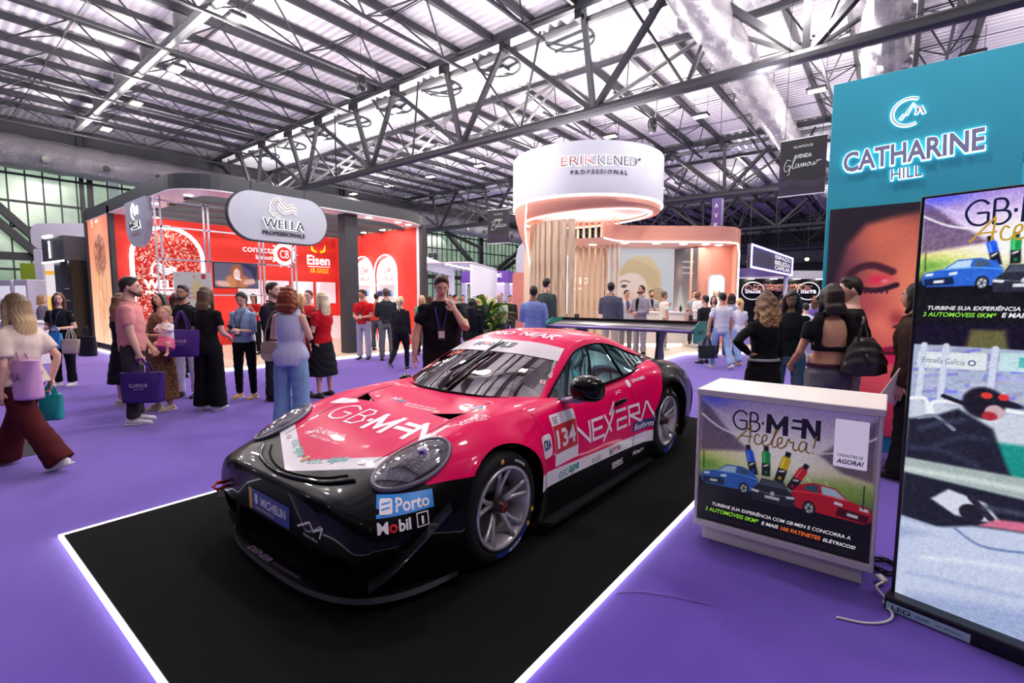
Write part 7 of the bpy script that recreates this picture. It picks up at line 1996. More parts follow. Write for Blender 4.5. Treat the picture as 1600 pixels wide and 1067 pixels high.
# ------------------------------------------------------------------ people
AWAY = np.array([-.617, .787]); RGT = np.array([.787, .617])
def unit(v): v = np.asarray(v, float); return v / (np.linalg.norm(v) + 1e-9)
def rotx(a): c, s = math.cos(a), math.sin(a); return np.array([[1, 0, 0], [0, c, -s], [0, s, c]])
def roty(a): c, s = math.cos(a), math.sin(a); return np.array([[c, 0, s], [0, 1, 0], [-s, 0, c]])
def rotz(a): c, s = math.cos(a), math.sin(a); return np.array([[c, -s, 0], [s, c, 0], [0, 0, 1]])
def remeshed(mb, vox, smooth=3, cap=None):
    """closed shapes melted into one continuous skin"""
    me = raw_mesh('m', np.concatenate(mb.v), mb.f)
    fix_normals(me)
    o = bpy.data.objects.new('m', me); WORK.collection.objects.link(o)
    r = o.modifiers.new('r', 'REMESH'); r.mode = 'VOXEL'; r.voxel_size = vox
    s = o.modifiers.new('s', 'SMOOTH'); s.factor = .5; s.iterations = smooth
    out = applied(o)
    v = np.zeros(len(out.vertices) * 3); out.vertices.foreach_get('co', v)
    nn = np.zeros(len(out.vertices) * 3); out.vertices.foreach_get('normal', nn)
    f = [tuple(p.vertices) for p in out.polygons]
    bpy.data.objects.remove(o); bpy.data.meshes.remove(me); bpy.data.meshes.remove(out)
    return v.reshape(-1, 3), f, nn.reshape(-1, 3)
def folds(v, n, amp, seed):
    g = np.random.RandomState(seed); a = np.zeros(len(v))
    for k in range(5):
        w = g.randn(3) * np.array([16, 16, 9]); a += np.sin(v @ w + g.rand() * 6.28)
    a += 1.3 * np.sin(v[:, 2] * 55 + 9 * v[:, 0] + 5 * np.sin(v[:, 1] * 14 + g.rand() * 6))
    return v + n * (a * amp / 3)[:, None]
# --- head template: centre at 0, face towards +Y
HN, HM = 36, 26
def head_template():
    V = []
    for i in range(HM + 1):
        t = -math.pi / 2 + math.pi * i / HM
        for j in range(HN):
            a = 2 * math.pi * j / HN          # 0 = front
            d = np.array([math.sin(a) * math.cos(t), math.cos(a) * math.cos(t), math.sin(t)])
            p = d * np.array([.073, .094, .118])
            z = p[2]
            if z < 0: k = min(1, -z / .118); p[0] *= 1 - .30 * k ** 1.4
            if z < -.02 and d[1] < 0: p[1] *= 1 - .45 * min(1, (-z - .02) / .09)
            if z < -.03 and d[1] > 0: p[1] = p[1] + .020 * min(1, (-z - .03) / .07) * max(0, math.cos(a)) ** .6
            if d[1] < 0 and z > -.02: p[1] *= 1.06
            if d[1] > 0:
                g = lambda x0, z0, sx, sz: math.exp(-((p[0] - x0) / sx) ** 2 - ((z - z0) / sz) ** 2)
                dy = .020 * g(0, -.030, .013, .016) + .012 * g(0, -.005, .010, .026) + .004 * g(0, .032, .05, .012)
                dy -= .010 * (g(.031, .008, .016, .012) + g(-.031, .008, .016, .012))
                dy += .006 * g(0, -.060, .022, .006) + .006 * g(0, -.074, .019, .006) - .003 * g(0, -.067, .02, .003) + .006 * g(0, -.098, .02, .014)
                p[1] += dy
            V.append(p)
    V = np.array(V); F = []; MI = []
    for i in range(HM):
        for j in range(HN):
            q = (i * HN + j, i * HN + (j + 1) % HN, (i + 1) * HN + (j + 1) % HN, (i + 1) * HN + j)
            c = V[list(q)].mean(0)
            F.append(q[::-1]); MI.append(1 if c[1] > .05 and abs(c[0]) < .021 and -.082 < c[2] < -.057 else 0)
    mb = MB(); mb.add(V, F); mb.mi = MI[:]
    for s in (1, -1):
        mb.ell((s * .074, -.008, -.006), (.010, .020, .031), 10, 7, R=rotz(-s * .35))
        mb.ell((s * .031, .077, .008), (.013, .010, .008), 10, 6, mi=2)
        mb.ell((s * .031, .0855, .008), (.0058, .004, .0062), 8, 5, mi=3)
        mb.tube([(s * .014, .089, .026), (s * .032, .089, .031), (s * .050, .077, .026)], [(.004, .004), (.005, .004), (.003, .003)], 6, mi=4)
    return np.concatenate(mb.v), mb.f, mb.mi
HEAD = head_template()
def hand(mb, w, d, pn, s, curl, spread=.12):
    """palm, four fingers of different length and a thumb from the side of the palm"""
    d = unit(d); pn = np.asarray(pn, float); pn = unit(pn - d * (pn @ d)); sd = np.cross(d, pn)      # sd: towards the thumb side by sign of s
    k = abs(s); sg = 1 if s > 0 else -1
    sd = sd * sg
    P = lambda a, b, c=0: w + (d * a + sd * b + pn * c) * k
    mb.tube([P(-.02, 0), P(.02, 0), P(.055, .002), P(.088, .004)], [(.023 * k, .018 * k), (.033 * k, .017 * k), (.040 * k, .015 * k), (.037 * k, .012 * k)], 8, ref=pn)
    for i, (b, L) in enumerate(((.029, .070), (.010, .078), (-.010, .072), (-.028, .056))):
        c0, c1, c2 = curl * .5, curl * 1.25, curl * 1.8
        p0 = P(.080, b); dr = unit(d + sd * (b * spread * 10) * .35); q = [p0]
        for cc, l in ((c0, .45), (c1, .32), (c2, .23)):
            q.append(q[-1] + (dr * math.cos(cc) + pn * math.sin(cc)) * L * l * k)
        mb.tube(q, np.array([.0098, .0092, .0085, .0062]) * k, 6, ref=pn)
    q = [P(.012, .028), P(.040, .048, .010), P(.066, .056, .016 + .02 * curl), P(.088, .056 - .02 * curl, .022 + .03 * curl)]
    mb.tube(q, np.array([.014, .0125, .011, .008]) * k, 6, ref=pn)
SKINS = {'fair': (226, 178, 156), 'tan': (204, 150, 122), 'olive': (190, 138, 108), 'brown': (150, 102, 76)}
def skin_slots(sk, brow):
    return [mat('skin_' + sk, srgb(SKINS[sk]), .5, spec=.3), mat('lips_' + sk, srgb([c * f for c, f in zip(SKINS[sk], (.86, .58, .60))]), .45), mat('eye_white', srgb(226, 220, 216), .3), mat('eye_dark', srgb(44, 30, 24), .2), mat('brow_%d_%d_%d' % tuple(brow), srgb(brow), .7)]
def hairmat(c, c2=None):
    nm = 'hair_%d_%d_%d' % tuple(c)
    if c2: nm += '_tips_%d' % c2[0]
    if nm in _M: return _M[nm]
    m = mat(nm, srgb(c), .5, spec=.35, noise=.35, nscale=30)
    if c2:
        nt = m.node_tree; p = nt.nodes['Principled BSDF']; tc = nt.nodes.new('ShaderNodeTexCoord'); s = nt.nodes.new('ShaderNodeSeparateXYZ'); nt.links.new(tc.outputs['Object'], s.inputs[0])
        mr = nt.nodes.new('ShaderNodeMapRange'); mr.inputs['From Min'].default_value = 1.60; mr.inputs['From Max'].default_value = 1.30; nt.links.new(s.outputs[2], mr.inputs['Value'])
        mx = nt.nodes.new('ShaderNodeMix'); mx.data_type = 'RGBA'; mx.inputs[6].default_value = srgb(c) + (1,); mx.inputs[7].default_value = srgb(c2) + (1,); nt.links.new(mr.outputs[0], mx.inputs[0]); nt.links.new(mx.outputs[2], p.inputs['Base Color'])
    return m
def leopard():
    m = mat('leopard_cloth', srgb(140, 92, 52), .8)
    nt = m.node_tree; p = nt.nodes['Principled BSDF']; tc = nt.nodes.new('ShaderNodeTexCoord'); v = nt.nodes.new('ShaderNodeTexVoronoi'); v.inputs['Scale'].default_value = 34
    nt.links.new(tc.outputs['Object'], v.inputs['Vector']); cr = nt.nodes.new('ShaderNodeValToRGB'); e = cr.color_ramp.elements; e[0].position = .30; e[0].color = srgb(128, 82, 44) + (1,); e[1].position = .42; e[1].color = srgb(30, 22, 18) + (1,); q = e.new(.62); q.color = srgb(150, 100, 58) + (1,)
    nt.links.new(v.outputs['Distance'], cr.inputs[0]); nt.links.new(cr.outputs[0], p.inputs['Base Color']); return m
LEO = leopard()
def cloth(c):
    if c == 'leopard': return LEO
    return mat('cloth_%d_%d_%d' % tuple(c), srgb(c), .85, spec=.15, noise=.10, nscale=7, bump=.12, bscale=420)
def sc_dir(phi, off=0): a = math.radians(phi); return AWAY * math.cos(a) + RGT * math.sin(a)
HANG = ((.13, .0, -1), (.04, .14, -1)); HOLD = ((.12, .10, -1), (-.40, .85, .18)); FOLD = ((.14, .12, -1), (-.62, .72, -.05)); MOUTH = ((.22, .42, -.8), (-.42, .42, .85)); HIP = ((.62, -.25, -.75), (-.62, .18, -.72)); GEST = ((.2, .3, -.9), (.05, .8, .35)); BACK = ((.15, -.2, -1), (.02, .05, -1))
STAND = ((.05, .0, -1), (.02, -.02, -1)); STEPF = ((.02, .42, -1), (.0, .10, -1)); STEPB = ((.02, -.28, -1), (.0, -.55, -.85)); 
PN = [0]
def person(label, x, y, phi, H, sex='m', skin='fair', hair=('short', (50, 36, 28)), top=('tee', (20, 20, 24)), bot=('trousers', (40, 40, 48)), shoe=(30, 30, 34), arms=(HANG, HANG), legs=(STAND, STAND), head=(0, 0, 0), lean=0, fat=1.0, z=0.0, beard=None, badge=False, far=False, belt=None, group=None, spread=1.0):
    """one person: continuous skin with head and hands, and clothes, hair and shoes as children. arms and legs are (his right, his left) direction pairs (outwards, forwards, up)"""
    PN[0] += 1; seed = PN[0]
    s = H / 1.75; fem = sex == 'f'
    vox = (.026 if far else .015) * s
    dx, dy = sc_dir(phi)
    R = thing('person', label, 'person', (x, y, z), math.atan2(-dx, dy), group)
    U = rotx(-math.radians(lean)); hip0 = np.array([0, 0, .95 * s])
    up = lambda p: (np.asarray(p, float) - hip0) @ U.T + hip0
    sw, hw = (.168, .100) if fem else (.195, .095)
    if fem: TR = [(.82, .13, .10), (.90, .178 * fat, .125), (.97, .165 * fat, .115), (1.08, .128 * fat, .095 * fat), (1.18, .142 * fat, .112 * fat), (1.29, .158, .122), (1.36, .160, .108), (1.42, .132, .085), (1.455, .088, .066), (1.49, .058, .054), (1.53, .047, .05), (1.61, .045, .048)]
    else: TR = [(.82, .13, .10), (.90, .165 * fat, .118), (.98, .162 * fat, .115 * fat), (1.08, .155 * fat, .112 * fat), (1.18, .165 * fat, .118 * fat), (1.29, .183, .122), (1.37, .186, .112), (1.425, .155, .090), (1.465, .104, .074), (1.50, .068, .064), (1.53, .057, .06), (1.61, .054, .056)]
    def torso(mb, z0, z1, off, n=16, flare=0, cut=None):
        zs = np.linspace(z0, z1, max(4, int((z1 - z0) / .045)))
        tz = [t[0] for t in TR]
        rows = np.stack([np.interp(zs, tz, [t[k] for t in TR]) for k in (1, 2)], 1)
        pts = [up((0, 0, q * s)) for q in zs]
        fl = np.clip((1.08 - zs) / .25, 0, 1)[:, None] * flare
        mb.tube(pts, (rows + off + fl) * s, n, ref=(0, 1, 0))
    A = []
    for i, sg in ((0, 1), (1, -1)):
        d1, d2 = arms[i]
        S = np.array([sg * sw, 0, 1.385]) * s
        d1 = unit((sg * d1[0], d1[1], d1[2])); d2 = unit((sg * d2[0], d2[1], d2[2]))
        S = up(S); E = S + (U @ d1) * .29 * s; Wp = E + (U @ d2) * .245 * s
        A.append((S, E, Wp, U @ d2))
    Lg = []
    for i, sg in ((0, 1), (1, -1)):
        d1, d2 = legs[i]
        Hp = np.array([sg * hw, 0, .90]) * s; d1 = unit((sg * d1[0] * spread, d1[1], d1[2])); d2 = unit((sg * d2[0], d2[1], d2[2]))
        K = Hp + d1 * .42 * s; An = K + d2 * .40 * s
        Lg.append((Hp, K, An))
    zmin = min(l[2][2] for l in Lg) - .085 * s
    dz = np.array([0, 0, -zmin])
    # ---- skin
    mb = MB(); torso(mb, .82, 1.61, 0 if not fem else 0)
    am = .9 if fem else 1.06
    for (S, E, Wp, d) in A:
        mb.tube([S * .985 + np.array([0, 0, .0]), S + (E - S) * .3, E, E + (Wp - E) * .3, Wp, Wp + d * .02 * s], np.array([.056, .049, .040, .041, .027, .026]) * s * am * (.5 + .5 * fat), 10, ref=(0, 1, 0.1))
        mb.ell(S, np.array([.058, .056, .054]) * s * am, 10, 7)
    for (Hp, K, An) in Lg:
        mb.tube([Hp, Hp + (K - Hp) * .4, K, K + (An - K) * .35, An], np.array([.088 * fat, .078 * fat, .054, .052, .036]) * s, 10, ref=(0, 1, .1))
    v, f, n = remeshed(mb, vox)
    hv, hf, hm = HEAD
    Hc = (1.665 - .01) * s
    Rh = rotz(math.radians(head[0])) @ rotx(math.radians(head[1])) @ roty(math.radians(head[2]))
    pivot = up((0, -.005 * s, 1.55 * s))
    fs = (.93 if fem else 1.0)
    HT = lambda q: (np.asarray(q, float) * s * fs + np.array([0, .018, Hc / s - 1.55]) * s) @ (U @ Rh if abs(lean) < 25 else Rh).T + pivot
    hb = MB(); 
    for (S, E, Wp, d), sg, cu in zip(A, (1, -1), (.55, .55)):
        inn = np.array([-sg, .25, 0.0]); 
        if d[2] > -.5: inn = np.array([-sg * .6, -.1, -.55]) if d[2] < .5 else np.array([-sg * .4, -.8, .1])
        hand(hb, Wp, d, inn, s * (.92 if fem else 1.0) * (1 if sg < 0 else -1), .55 if d[2] < -.5 else .8)
    mb = MB(); mb.add(v, f); mb.add(np.concatenate(hb.v), hb.f)
    k = len(mb.f); mb.add(HT(hv), hf); mi = [0] * k + list(hm)
    allv = np.concatenate(mb.v) + dz
    me = raw_mesh('body', allv, mb.f, skin_slots(skin, hair[1]), True, mi); mobj('body', me, R)
    def put(nm, mbx, m, amp=.004, sm=3, vx=None):
        v, f, n = remeshed(mbx, vx or vox * 1.15, sm)
        if amp: v = folds(v, n, amp * s, seed)
        return mobj(nm, raw_mesh(nm, v + dz, f, m, True), R)
    # ---- clothes
    kind, col = bot[0], bot[1]; bm_ = cloth(col)
    if kind in ('trousers', 'slim', 'wide', 'flare', 'shorts'):
        rad = {'trousers': (.100, .078, .072, .075), 'slim': (.094, .066, .060, .050), 'wide': (.105, .098, .108, .120), 'flare': (.100, .080, .095, .13), 'shorts': (.105, .092, 0, 0)}[kind]
        mb = MB(); torso(mb, .80, 1.02, .014)
        for (Hp, K, An) in Lg:
            if kind == 'shorts': mb.tube([Hp + [0, 0, .03], Hp + (K - Hp) * .5, K + (Hp - K) * .1], np.array([rad[0] * fat, .098 * fat, rad[1]]) * s, 12, ref=(0, 1, .1))
            else: mb.tube([Hp + [0, 0, .03], Hp + (K - Hp) * .5, K, K + (An - K) * .5, An + (An - K) * (.07 if kind in ('wide', 'flare') else .0)], np.array([rad[0] * fat, (rad[0] + rad[1]) / 2 * fat, rad[1], rad[2], rad[3]]) * s, 12, ref=(0, 1, .1))
        put('trousers' if kind != 'shorts' else 'shorts', mb, bm_, .005)
    elif kind in ('skirt', 'maxi', 'mini'):
        zb = {'skirt': .36, 'maxi': .16, 'mini': .58}[kind] * s
        mb = MB(); zs = np.linspace(1.04 * s, zb - zmin * 0, 9); t = (1.04 * s - zs) / (1.04 * s - zb)
        w = {'skirt': .10, 'maxi': .06, 'mini': .0}[kind]
        rx = (np.interp(zs / s, [.3, .9, 1.04], [.18, .192, .15]) * fat + w * np.clip(t - .2, 0, 1)) * s; ry = (np.interp(zs / s, [.3, .9, 1.04], [.14, .14, .12]) + w * np.clip(t - .2, 0, 1)) * s
        mb.tube([(0, 0, q) for q in zs], np.stack([rx, ry], 1), 22, ref=(0, 1, 0)); put('skirt', mb, bm_, .009)
    tk, tc = top[0], top[1]; tm = cloth(tc)
    hem = top[2] if len(top) > 2 else (.90 if tk != 'crop' else 1.12)
    off = .022 if tk in ('jacket', 'blazer', 'loose') else .014
    mb = MB()
    if tk == 'openback':
        zs_ = 1.10
        mb = MB(); torso(mb, 1.13, 1.19, .012); 
        for (S, E, Wp, d) in A: mb.tube([S + [0, .0, .02], S + (E - S) * .35, S + (E - S) * .52], np.array([.074, .066, .062]) * s, 10, ref=(0, 1, .1))
        for sg in (1, -1):
            mb.tube([up((sg * .14 * s, -.05 * s, 1.46 * s)), up((sg * .15 * s, -.075 * s, 1.34 * s)), up((sg * .14 * s, -.07 * s, 1.22 * s)), up((sg * .12 * s, -.06 * s, 1.15 * s))], np.array([.05, .045, .035, .035]) * s, 10, ref=(0, 1, 0))
        mb.tube([up((0, .045 * s, q * s)) for q in (1.14, 1.24, 1.34, 1.42, 1.47)], np.array([(.135, .085), (.15, .09), (.165, .085), (.16, .07), (.12, .05)]) * s, 16, ref=(0, 1, 0))
        mb.tube([up((-.16 * s, -.02 * s, 1.47 * s)), up((0, -.03 * s, 1.495 * s)), up((.16 * s, -.02 * s, 1.47 * s))], np.array([.04, .03, .04]) * s, 10, ref=(0, 1, 0))
    else:
        torso(mb, hem, 1.475 if tk != 'tank' else 1.43, off, flare=(.05 if tk in ('tank', 'loose') else .0))
        frac = {'tee': (.62, 0), 'polo': (.62, 0), 'tank': (0, 0), 'loose': (.75, 0), 'long': (1, 1), 'jacket': (1, .97), 'blazer': (1, .97), 'dress': (0, 0), 'rolled': (1, .25), 'crop': (.5, 0)}[tk]
        wd = {'loose': 1.35, 'jacket': 1.22, 'blazer': 1.22}.get(tk, 1.0)
        if frac[0]:
            for (S, E, Wp, d) in A:
                ty = 'long' if frac[1] else 's'
                q = [S * .96 + [0, 0, .006 * s], S + (E - S) * .4, S + (E - S) * frac[0]]; r = [.070, .066, .060]
                if frac[1]: q += [E + (Wp - E) * frac[1] * .5, E + (Wp - E) * frac[1]]; r = [.070, .062, .053, .048, .038]
                mb.tube(q, np.array(r) * s * wd * (.6 + .4 * fat) * (.93 if fem else 1.04), 10, ref=(0, 1, .1))
                mb.ell(S, np.array([.070, .068, .062]) * s * (.92 if fem else 1.03), 10, 7)
        else:
            for sg in (1, -1): mb.tube([up((sg * .115 * s, .04 * s, 1.40 * s)), up((sg * .12 * s, 0, 1.47 * s)), up((sg * .115 * s, -.05 * s, 1.40 * s))], np.array([.034, .03, .034]) * s, 8, ref=(1, 0, 0))
    put('shirt' if tk not in ('jacket', 'blazer') else 'jacket', mb, tm, .005 if tk != 'tank' else .003)
    if tk in ('polo', 'blazer', 'jacket', 'rolled'):
        mb = MB()
        for sg in (1, -1): mb.tube([up((sg * .058 * s, -.055 * s, 1.50 * s)), up((sg * .072 * s, .0, 1.50 * s)), up((sg * .045 * s, .075 * s, 1.465 * s)), up((sg * .02 * s, .105 * s, 1.41 * s if tk != 'blazer' else 1.30 * s))], np.array([(.022, .012)] * 3 + [(.014, .008)]) * s, 8, ref=(0, 1, 0))
        v = np.concatenate(mb.v) + dz; mobj('collar', raw_mesh('collar', v, mb.f, tm, True), R)
    if tk == 'blazer' and len(top) > 3:
        mb = MB(); mb.tube([up((0, q[1] * s, q[0] * s)) for q in ((1.12, .115), (1.26, .128), (1.38, .122), (1.47, .07))], np.array([(.03, .03), (.05, .025), (.06, .02), (.05, .02)]) * s, 10, ref=(0, 1, 0)); v = np.concatenate(mb.v) + dz; mobj('shirt_front', raw_mesh('shirt_front', v, mb.f, cloth(top[3]), True), R)
    if belt:
        mb = MB(); torso(mb, .985, 1.015, .03, 20); v = np.concatenate(mb.v) + dz; mobj('belt', raw_mesh('belt', v, mb.f, cloth(belt), True), R)
    # ---- shoes
    for (Hp, K, An) in Lg:
        d = unit((An - K)); toe = unit(np.array([0, 1, 0]) + np.array([0, 0, 1]) * (-.0 if abs(d[1]) < .3 else d[1] * .75)); sidev = np.array([1, 0, 0]); upv = np.cross(sidev, toe)
        P = lambda a, c: An + (toe * a + upv * c) * s
        mb = MB(); mb.tube([P(-.075, -.045), P(-.04, -.04), P(.03, -.045), P(.10, -.058), P(.155, -.062), P(.18, -.066)], np.array([(.022, .028), (.038, .042), (.040, .040), (.045, .028), (.036, .022), (.012, .012)]) * s, 12, ref=upv)
        o = mobj('shoe', raw_mesh('shoe', np.concatenate(mb.v) + dz, mb.f, mat('shoe_%d_%d_%d' % tuple(shoe), srgb(shoe), .5), True), R)
        mb = MB(); mb.tube([P(-.095, -.077), P(-.04, -.078), P(.06, -.078), P(.185, -.078)], np.array([(.03, .009), (.040, .009), (.047, .009), (.018, .008)]) * s, 10, ref=upv)
        mobj('sole', raw_mesh('sole', np.concatenate(mb.v) + dz, mb.f, mat('sole_%d' % (0 if sum(shoe) < 250 and seed % 3 else 1), srgb((30, 30, 32) if sum(shoe) < 250 and seed % 3 else (226, 222, 220)), .6), True), o)
    # ---- hair
    hk, hc = hair[0], hair[1]; L = hair[3] if len(hair) > 3 else None
    hm_ = hairmat(hc, hair[2] if len(hair) > 2 else None)
    mb = MB(); T = lambda q: HT(np.array([q], float))[0]
    E3 = lambda c, r, nn=14: mb.add(HT(MB().ell(c, r, nn, 10).v[0]), MB().ell(c, r, nn, 10).f)
    if hk == 'buzz': E3((0, -.014, .030), (.076, .092, .092))
    elif hk != 'bald': E3((0, -.018, .036), (.083, .098, .100)); 
    if hk == 'short': E3((0, .016, .100), (.062, .054, .034)); E3((0, -.06, -.01), (.066, .045, .06))
    if hk in ('long', 'wavy', 'bob', 'curly', 'pony', 'afro'):
        Ln = L or {'long': .36, 'wavy': .36, 'bob': .17, 'curly': .24, 'pony': .05, 'afro': .14}[hk]
        w = {'curly': 1.32, 'afro': 1.35, 'wavy': 1.1}.get(hk, 1.0)
        zs = np.linspace(.05, -Ln, 8)
        q = [T((0, -.045 - .018 * min(1, (.05 - zz) / .15) - (.03 * max(0, -zz - .12)), zz)) for zz in zs]
        # hair below the neck hangs straight down outside the back
        for i in range(len(q)):
            lim = up((0, (-.125 if fem else -.12) * s, 0))[1]
            if zs[i] < -.12: q[i][1] = min(q[i][1], -.075 * s); 
        tt = np.linspace(0, 1, 8)
        r = np.stack([np.interp(tt, [0, .3, .7, 1], [.082, .090 * w, .096 * w, .086 * w]), np.interp(tt, [0, .3, .7, 1], [.082, .070 * w, .052 * w, .034 * w])], 1) * s
        mb.tube(q, r, 14, ref=(0, 1, 0))
        if hk != 'pony':
            for sg in (1, -1):
                l2 = min(Ln, .34)
                mb.tube([T((sg * .060, .035, .065)), T((sg * .082, .02, .0)), T((sg * .086, .01, -.08)), T((sg * .084, .02, -max(.1, l2 * .7))), T((sg * .075, .045, -max(.12, l2)))], np.array([.020, .024, .026 * w, .026 * w, .012]) * s, 8, ref=(0, 1, 0))
        else:
            mb.tube([T((0, -.10, .03)), T((0, -.15, .0)), T((0, -.15, -.12)), T((.01, -.13, -.26))], np.array([.026, .034, .032, .012]) * s, 8, ref=(0, 1, 0))
    if hk == 'bun': E3((0, -.11, .06), (.045, .04, .045)); E3((0, -.05, -.01), (.068, .05, .05))
    if hk != 'bald':
        v, f, n = remeshed(mb, (.020 if far else .0115) * s, 2)
        hd = HT(np.zeros((1, 3)))[0]; g = np.arctan2(v[:, 0] - hd[0], v[:, 1] - hd[1])
        if hk in ('curly', 'afro'):
            rg_ = np.random.RandomState(seed); a = sum(np.sin(v @ (rg_.randn(3) * 75 / s) + rg_.rand() * 6) for _ in range(5)); v = v + n * (a * .0042 * s)[:, None]
        else: v = v + n * (np.sin(g * 27 + 4 * np.sin(v[:, 2] * (9 if hk != 'wavy' else 26) / s)) * (.0016 if hk in ('short', 'buzz') else .0034) * s)[:, None]
        mobj('hair', raw_mesh('hair', v + dz, f, hm_, True), R)
    if beard:
        mb = MB(); T3 = []
        sel = [(0, .112 - .0, -.092), (.03, .098, -.085), (.052, .066, -.07), (.066, .03, -.05), (.070, .01, -.02)]
        for sg in (1, -1): mb.tube([T((sg * a, b - .012, c)) for a, b, c in sel], np.array([.022, .022, .020, .014, .008]) * s, 8, ref=(0, 0, 1))
        mb.tube([T((-.028, .092, -.062)), T((-.012, .104, -.049)), T((.012, .104, -.049)), T((.028, .092, -.062))], np.array([.005, .007, .007, .005]) * s, 6)
        v, f, n = remeshed(mb, .010 * s, 2); mobj('beard', raw_mesh('beard', v + dz, f, hairmat(beard), True), R)
    if badge:
        bcol = badge if isinstance(badge, tuple) else (70, 50, 120)
        mb = MB()
        for sg in (1, -1): mb.tube([up((sg * .06 * s, -.05 * s, 1.515 * s)), up((sg * .075 * s, .05 * s, 1.47 * s)), up((sg * .06 * s, .145 * s, 1.36 * s)), up((sg * .025 * s, .150 * s * (.5 + .5 * fat), 1.19 * s))], [(.008 * s, .003 * s)] * 4, 6, ref=(0, 1, 0))
        o = mobj('lanyard', raw_mesh('lanyard', np.concatenate(mb.v) + dz, mb.f, cloth(bcol)), R)
        c = up((0, .155 * s * (.4 + .6 * fat), 1.12 * s)) + dz
        mb = MB(); mb.bbox(-.045, .045, -.004, .004, -.07, .07, .002); b = mb.build('name_badge', mat('badge_dark', srgb(44, 40, 48), .4), R, loc=c, rot=(-math.radians(lean) * .6, 0, 0))
        mb = MB(); mb.box(-.034, .034, .0045, .006, -.045, .035); mb.build('badge_card', mat('badge_card', srgb(222, 220, 228), .5), b)
    R['_'] = 0; del R['_']
    W = Matrix.Translation((x, y, z)) @ Matrix.Rotation(math.atan2(-dx, dy), 4, 'Z')
    return dict(root=R, rh=(W @ Vector(A[0][2] + A[0][3] * .07 * s + dz)), lh=(W @ Vector(A[1][2] + A[1][3] * .07 * s + dz)), rs=(W @ Vector(A[0][0] + dz)), ls=(W @ Vector(A[1][0] + dz)), M=W, s=s, dz=dz)
BLK = (22, 22, 26); DKH = (38, 28, 24); BRH = (84, 56, 38); GRYH = (150, 146, 142)
WST = (230, 228, 228); WALKA = (((.05, .36, -1), (.0, .05, -1)), ((.05, -.26, -1), (.0, -.5, -.9)))
WALKB = (WALKA[1], WALKA[0])
pr = person
w1 = pr('woman in cream blouse and wide burgundy trousers striding past with a pink bag', -6.10, .66, -92, 1.62, 'f', 'fair', ('wavy', (66, 46, 36), (206, 176, 130), .34), ('loose', (222, 204, 190)), ('wide', (82, 26, 30)), WST, (((.16, -.55, -.8), (-.05, .15, -.6)), ((.16, -.15, -1), (.05, .15, -1))), (((.03, .50, -1), (.0, .38, -1)), ((.03, -.42, -1), (.0, -.62, -.9))))
w3 = pr('woman in black with shopping bags looking aside, in front of the black portal', -11.30, 1.75, 172, 1.60, 'f', 'fair', ('long', (96, 66, 46), None, .22), ('tee', (26, 28, 34)), ('trousers', (22, 24, 30)), WST, (((.2, .06, -1), (-.55, .80, .12)), ((.26, .0, -1), (-.45, .85, .02))), head=(28, -6, 0), fat=1.18, badge=(90, 80, 120))
w4 = pr('man in pink polo shirt and dark trousers seen from behind his shoulder', -7.29, 1.76, 62, 1.76, 'm', 'fair', ('short', (40, 32, 28)), ('polo', (228, 152, 148), .86), ('trousers', (56, 52, 52)), WST, (((.10, .12, -1), (.0, .28, -1)), ((.12, .1, -1), (-.3, .5, -.7))), head=(-6, -4, 0), beard=(50, 38, 32), fat=1.08)
w5 = pr('woman in long leopard print dress tilting her head, beside the pink polo man', -7.86, 2.20, 196, 1.60, 'f', 'tan', ('long', BLK, None, .20), ('tank', 'leopard'), ('maxi', 'leopard'), (206, 186, 160), (((.2, .1, -1), (-.35, .85, .15)), ((.2, .1, -1), (-.45, .85, .05))), head=(10, 12, 26), lean=-6, fat=1.12)
w6 = pr('bearded man in black shirt and pale trousers behind the baby', -8.56, 2.74, 176, 1.70, 'm', 'olive', ('short', BLK), ('polo', (28, 28, 32)), ('trousers', (212, 204, 222)), BLK, beard=(34, 28, 26))
w7 = pr('woman all in black with a purple bag on her shoulder seen from behind', -7.36, 2.62, 8, 1.67, 'f', 'fair', ('bob', (98, 76, 58), None, .24), ('tee', (22, 22, 26)), ('wide', (20, 20, 24)), WST, (((.2, .08, -1), (-.3, .8, -.2)), ((.2, .05, -1), (-.4, .8, .1))))
w8 = pr('woman in pale blue shirt and black leggings reading her phone', -7.78, 3.27, 186, 1.62, 'f', 'fair', ('pony', BLK), ('rolled', (150, 178, 214), .92), ('slim', (20, 20, 24)), (196, 150, 96), (HOLD, HOLD), head=(14, -24, 0), badge=(60, 50, 60))
w9 = pr('smiling man in dark blazer over a blue shirt beside the redhead', -7.30, 3.50, 98, 1.74, 'm', 'fair', ('short', (60, 44, 36)), ('blazer', (30, 30, 40), .84, (54, 70, 190)), ('trousers', (36, 36, 44)), BLK, (HOLD, FOLD), beard=(120, 84, 60))
w10 = pr('curly red-haired woman in pale blue sleeveless top seen from behind', -5.62, 2.88, 6, 1.66, 'f', 'fair', ('curly', (132, 62, 34), None, .22), ('tank', (190, 194, 226), .78), ('wide', (124, 158, 196)), (236, 232, 228), (((.32, .12, -1), (-.5, .75, .1)), ((.30, .12, -1), (-.3, .85, .12))), fat=1.1)
w11 = pr('blonde woman in red tee and long black skirt holding a folder', -6.94, 4.08, -70, 1.62, 'f', 'fair', ('long', (232, 212, 170), None, .36), ('tee', (196, 24, 36)), ('skirt', (28, 28, 34)), (60, 50, 46), (HOLD, HOLD))
w12 = pr('blonde woman in wine coloured dress facing the one with the folder', -7.30, 3.92, 60, 1.59, 'f', 'fair', ('long', (206, 172, 120), None, .30), ('tee', (140, 24, 38)), ('skirt', (120, 26, 38)), BLK, (HANG, HOLD))
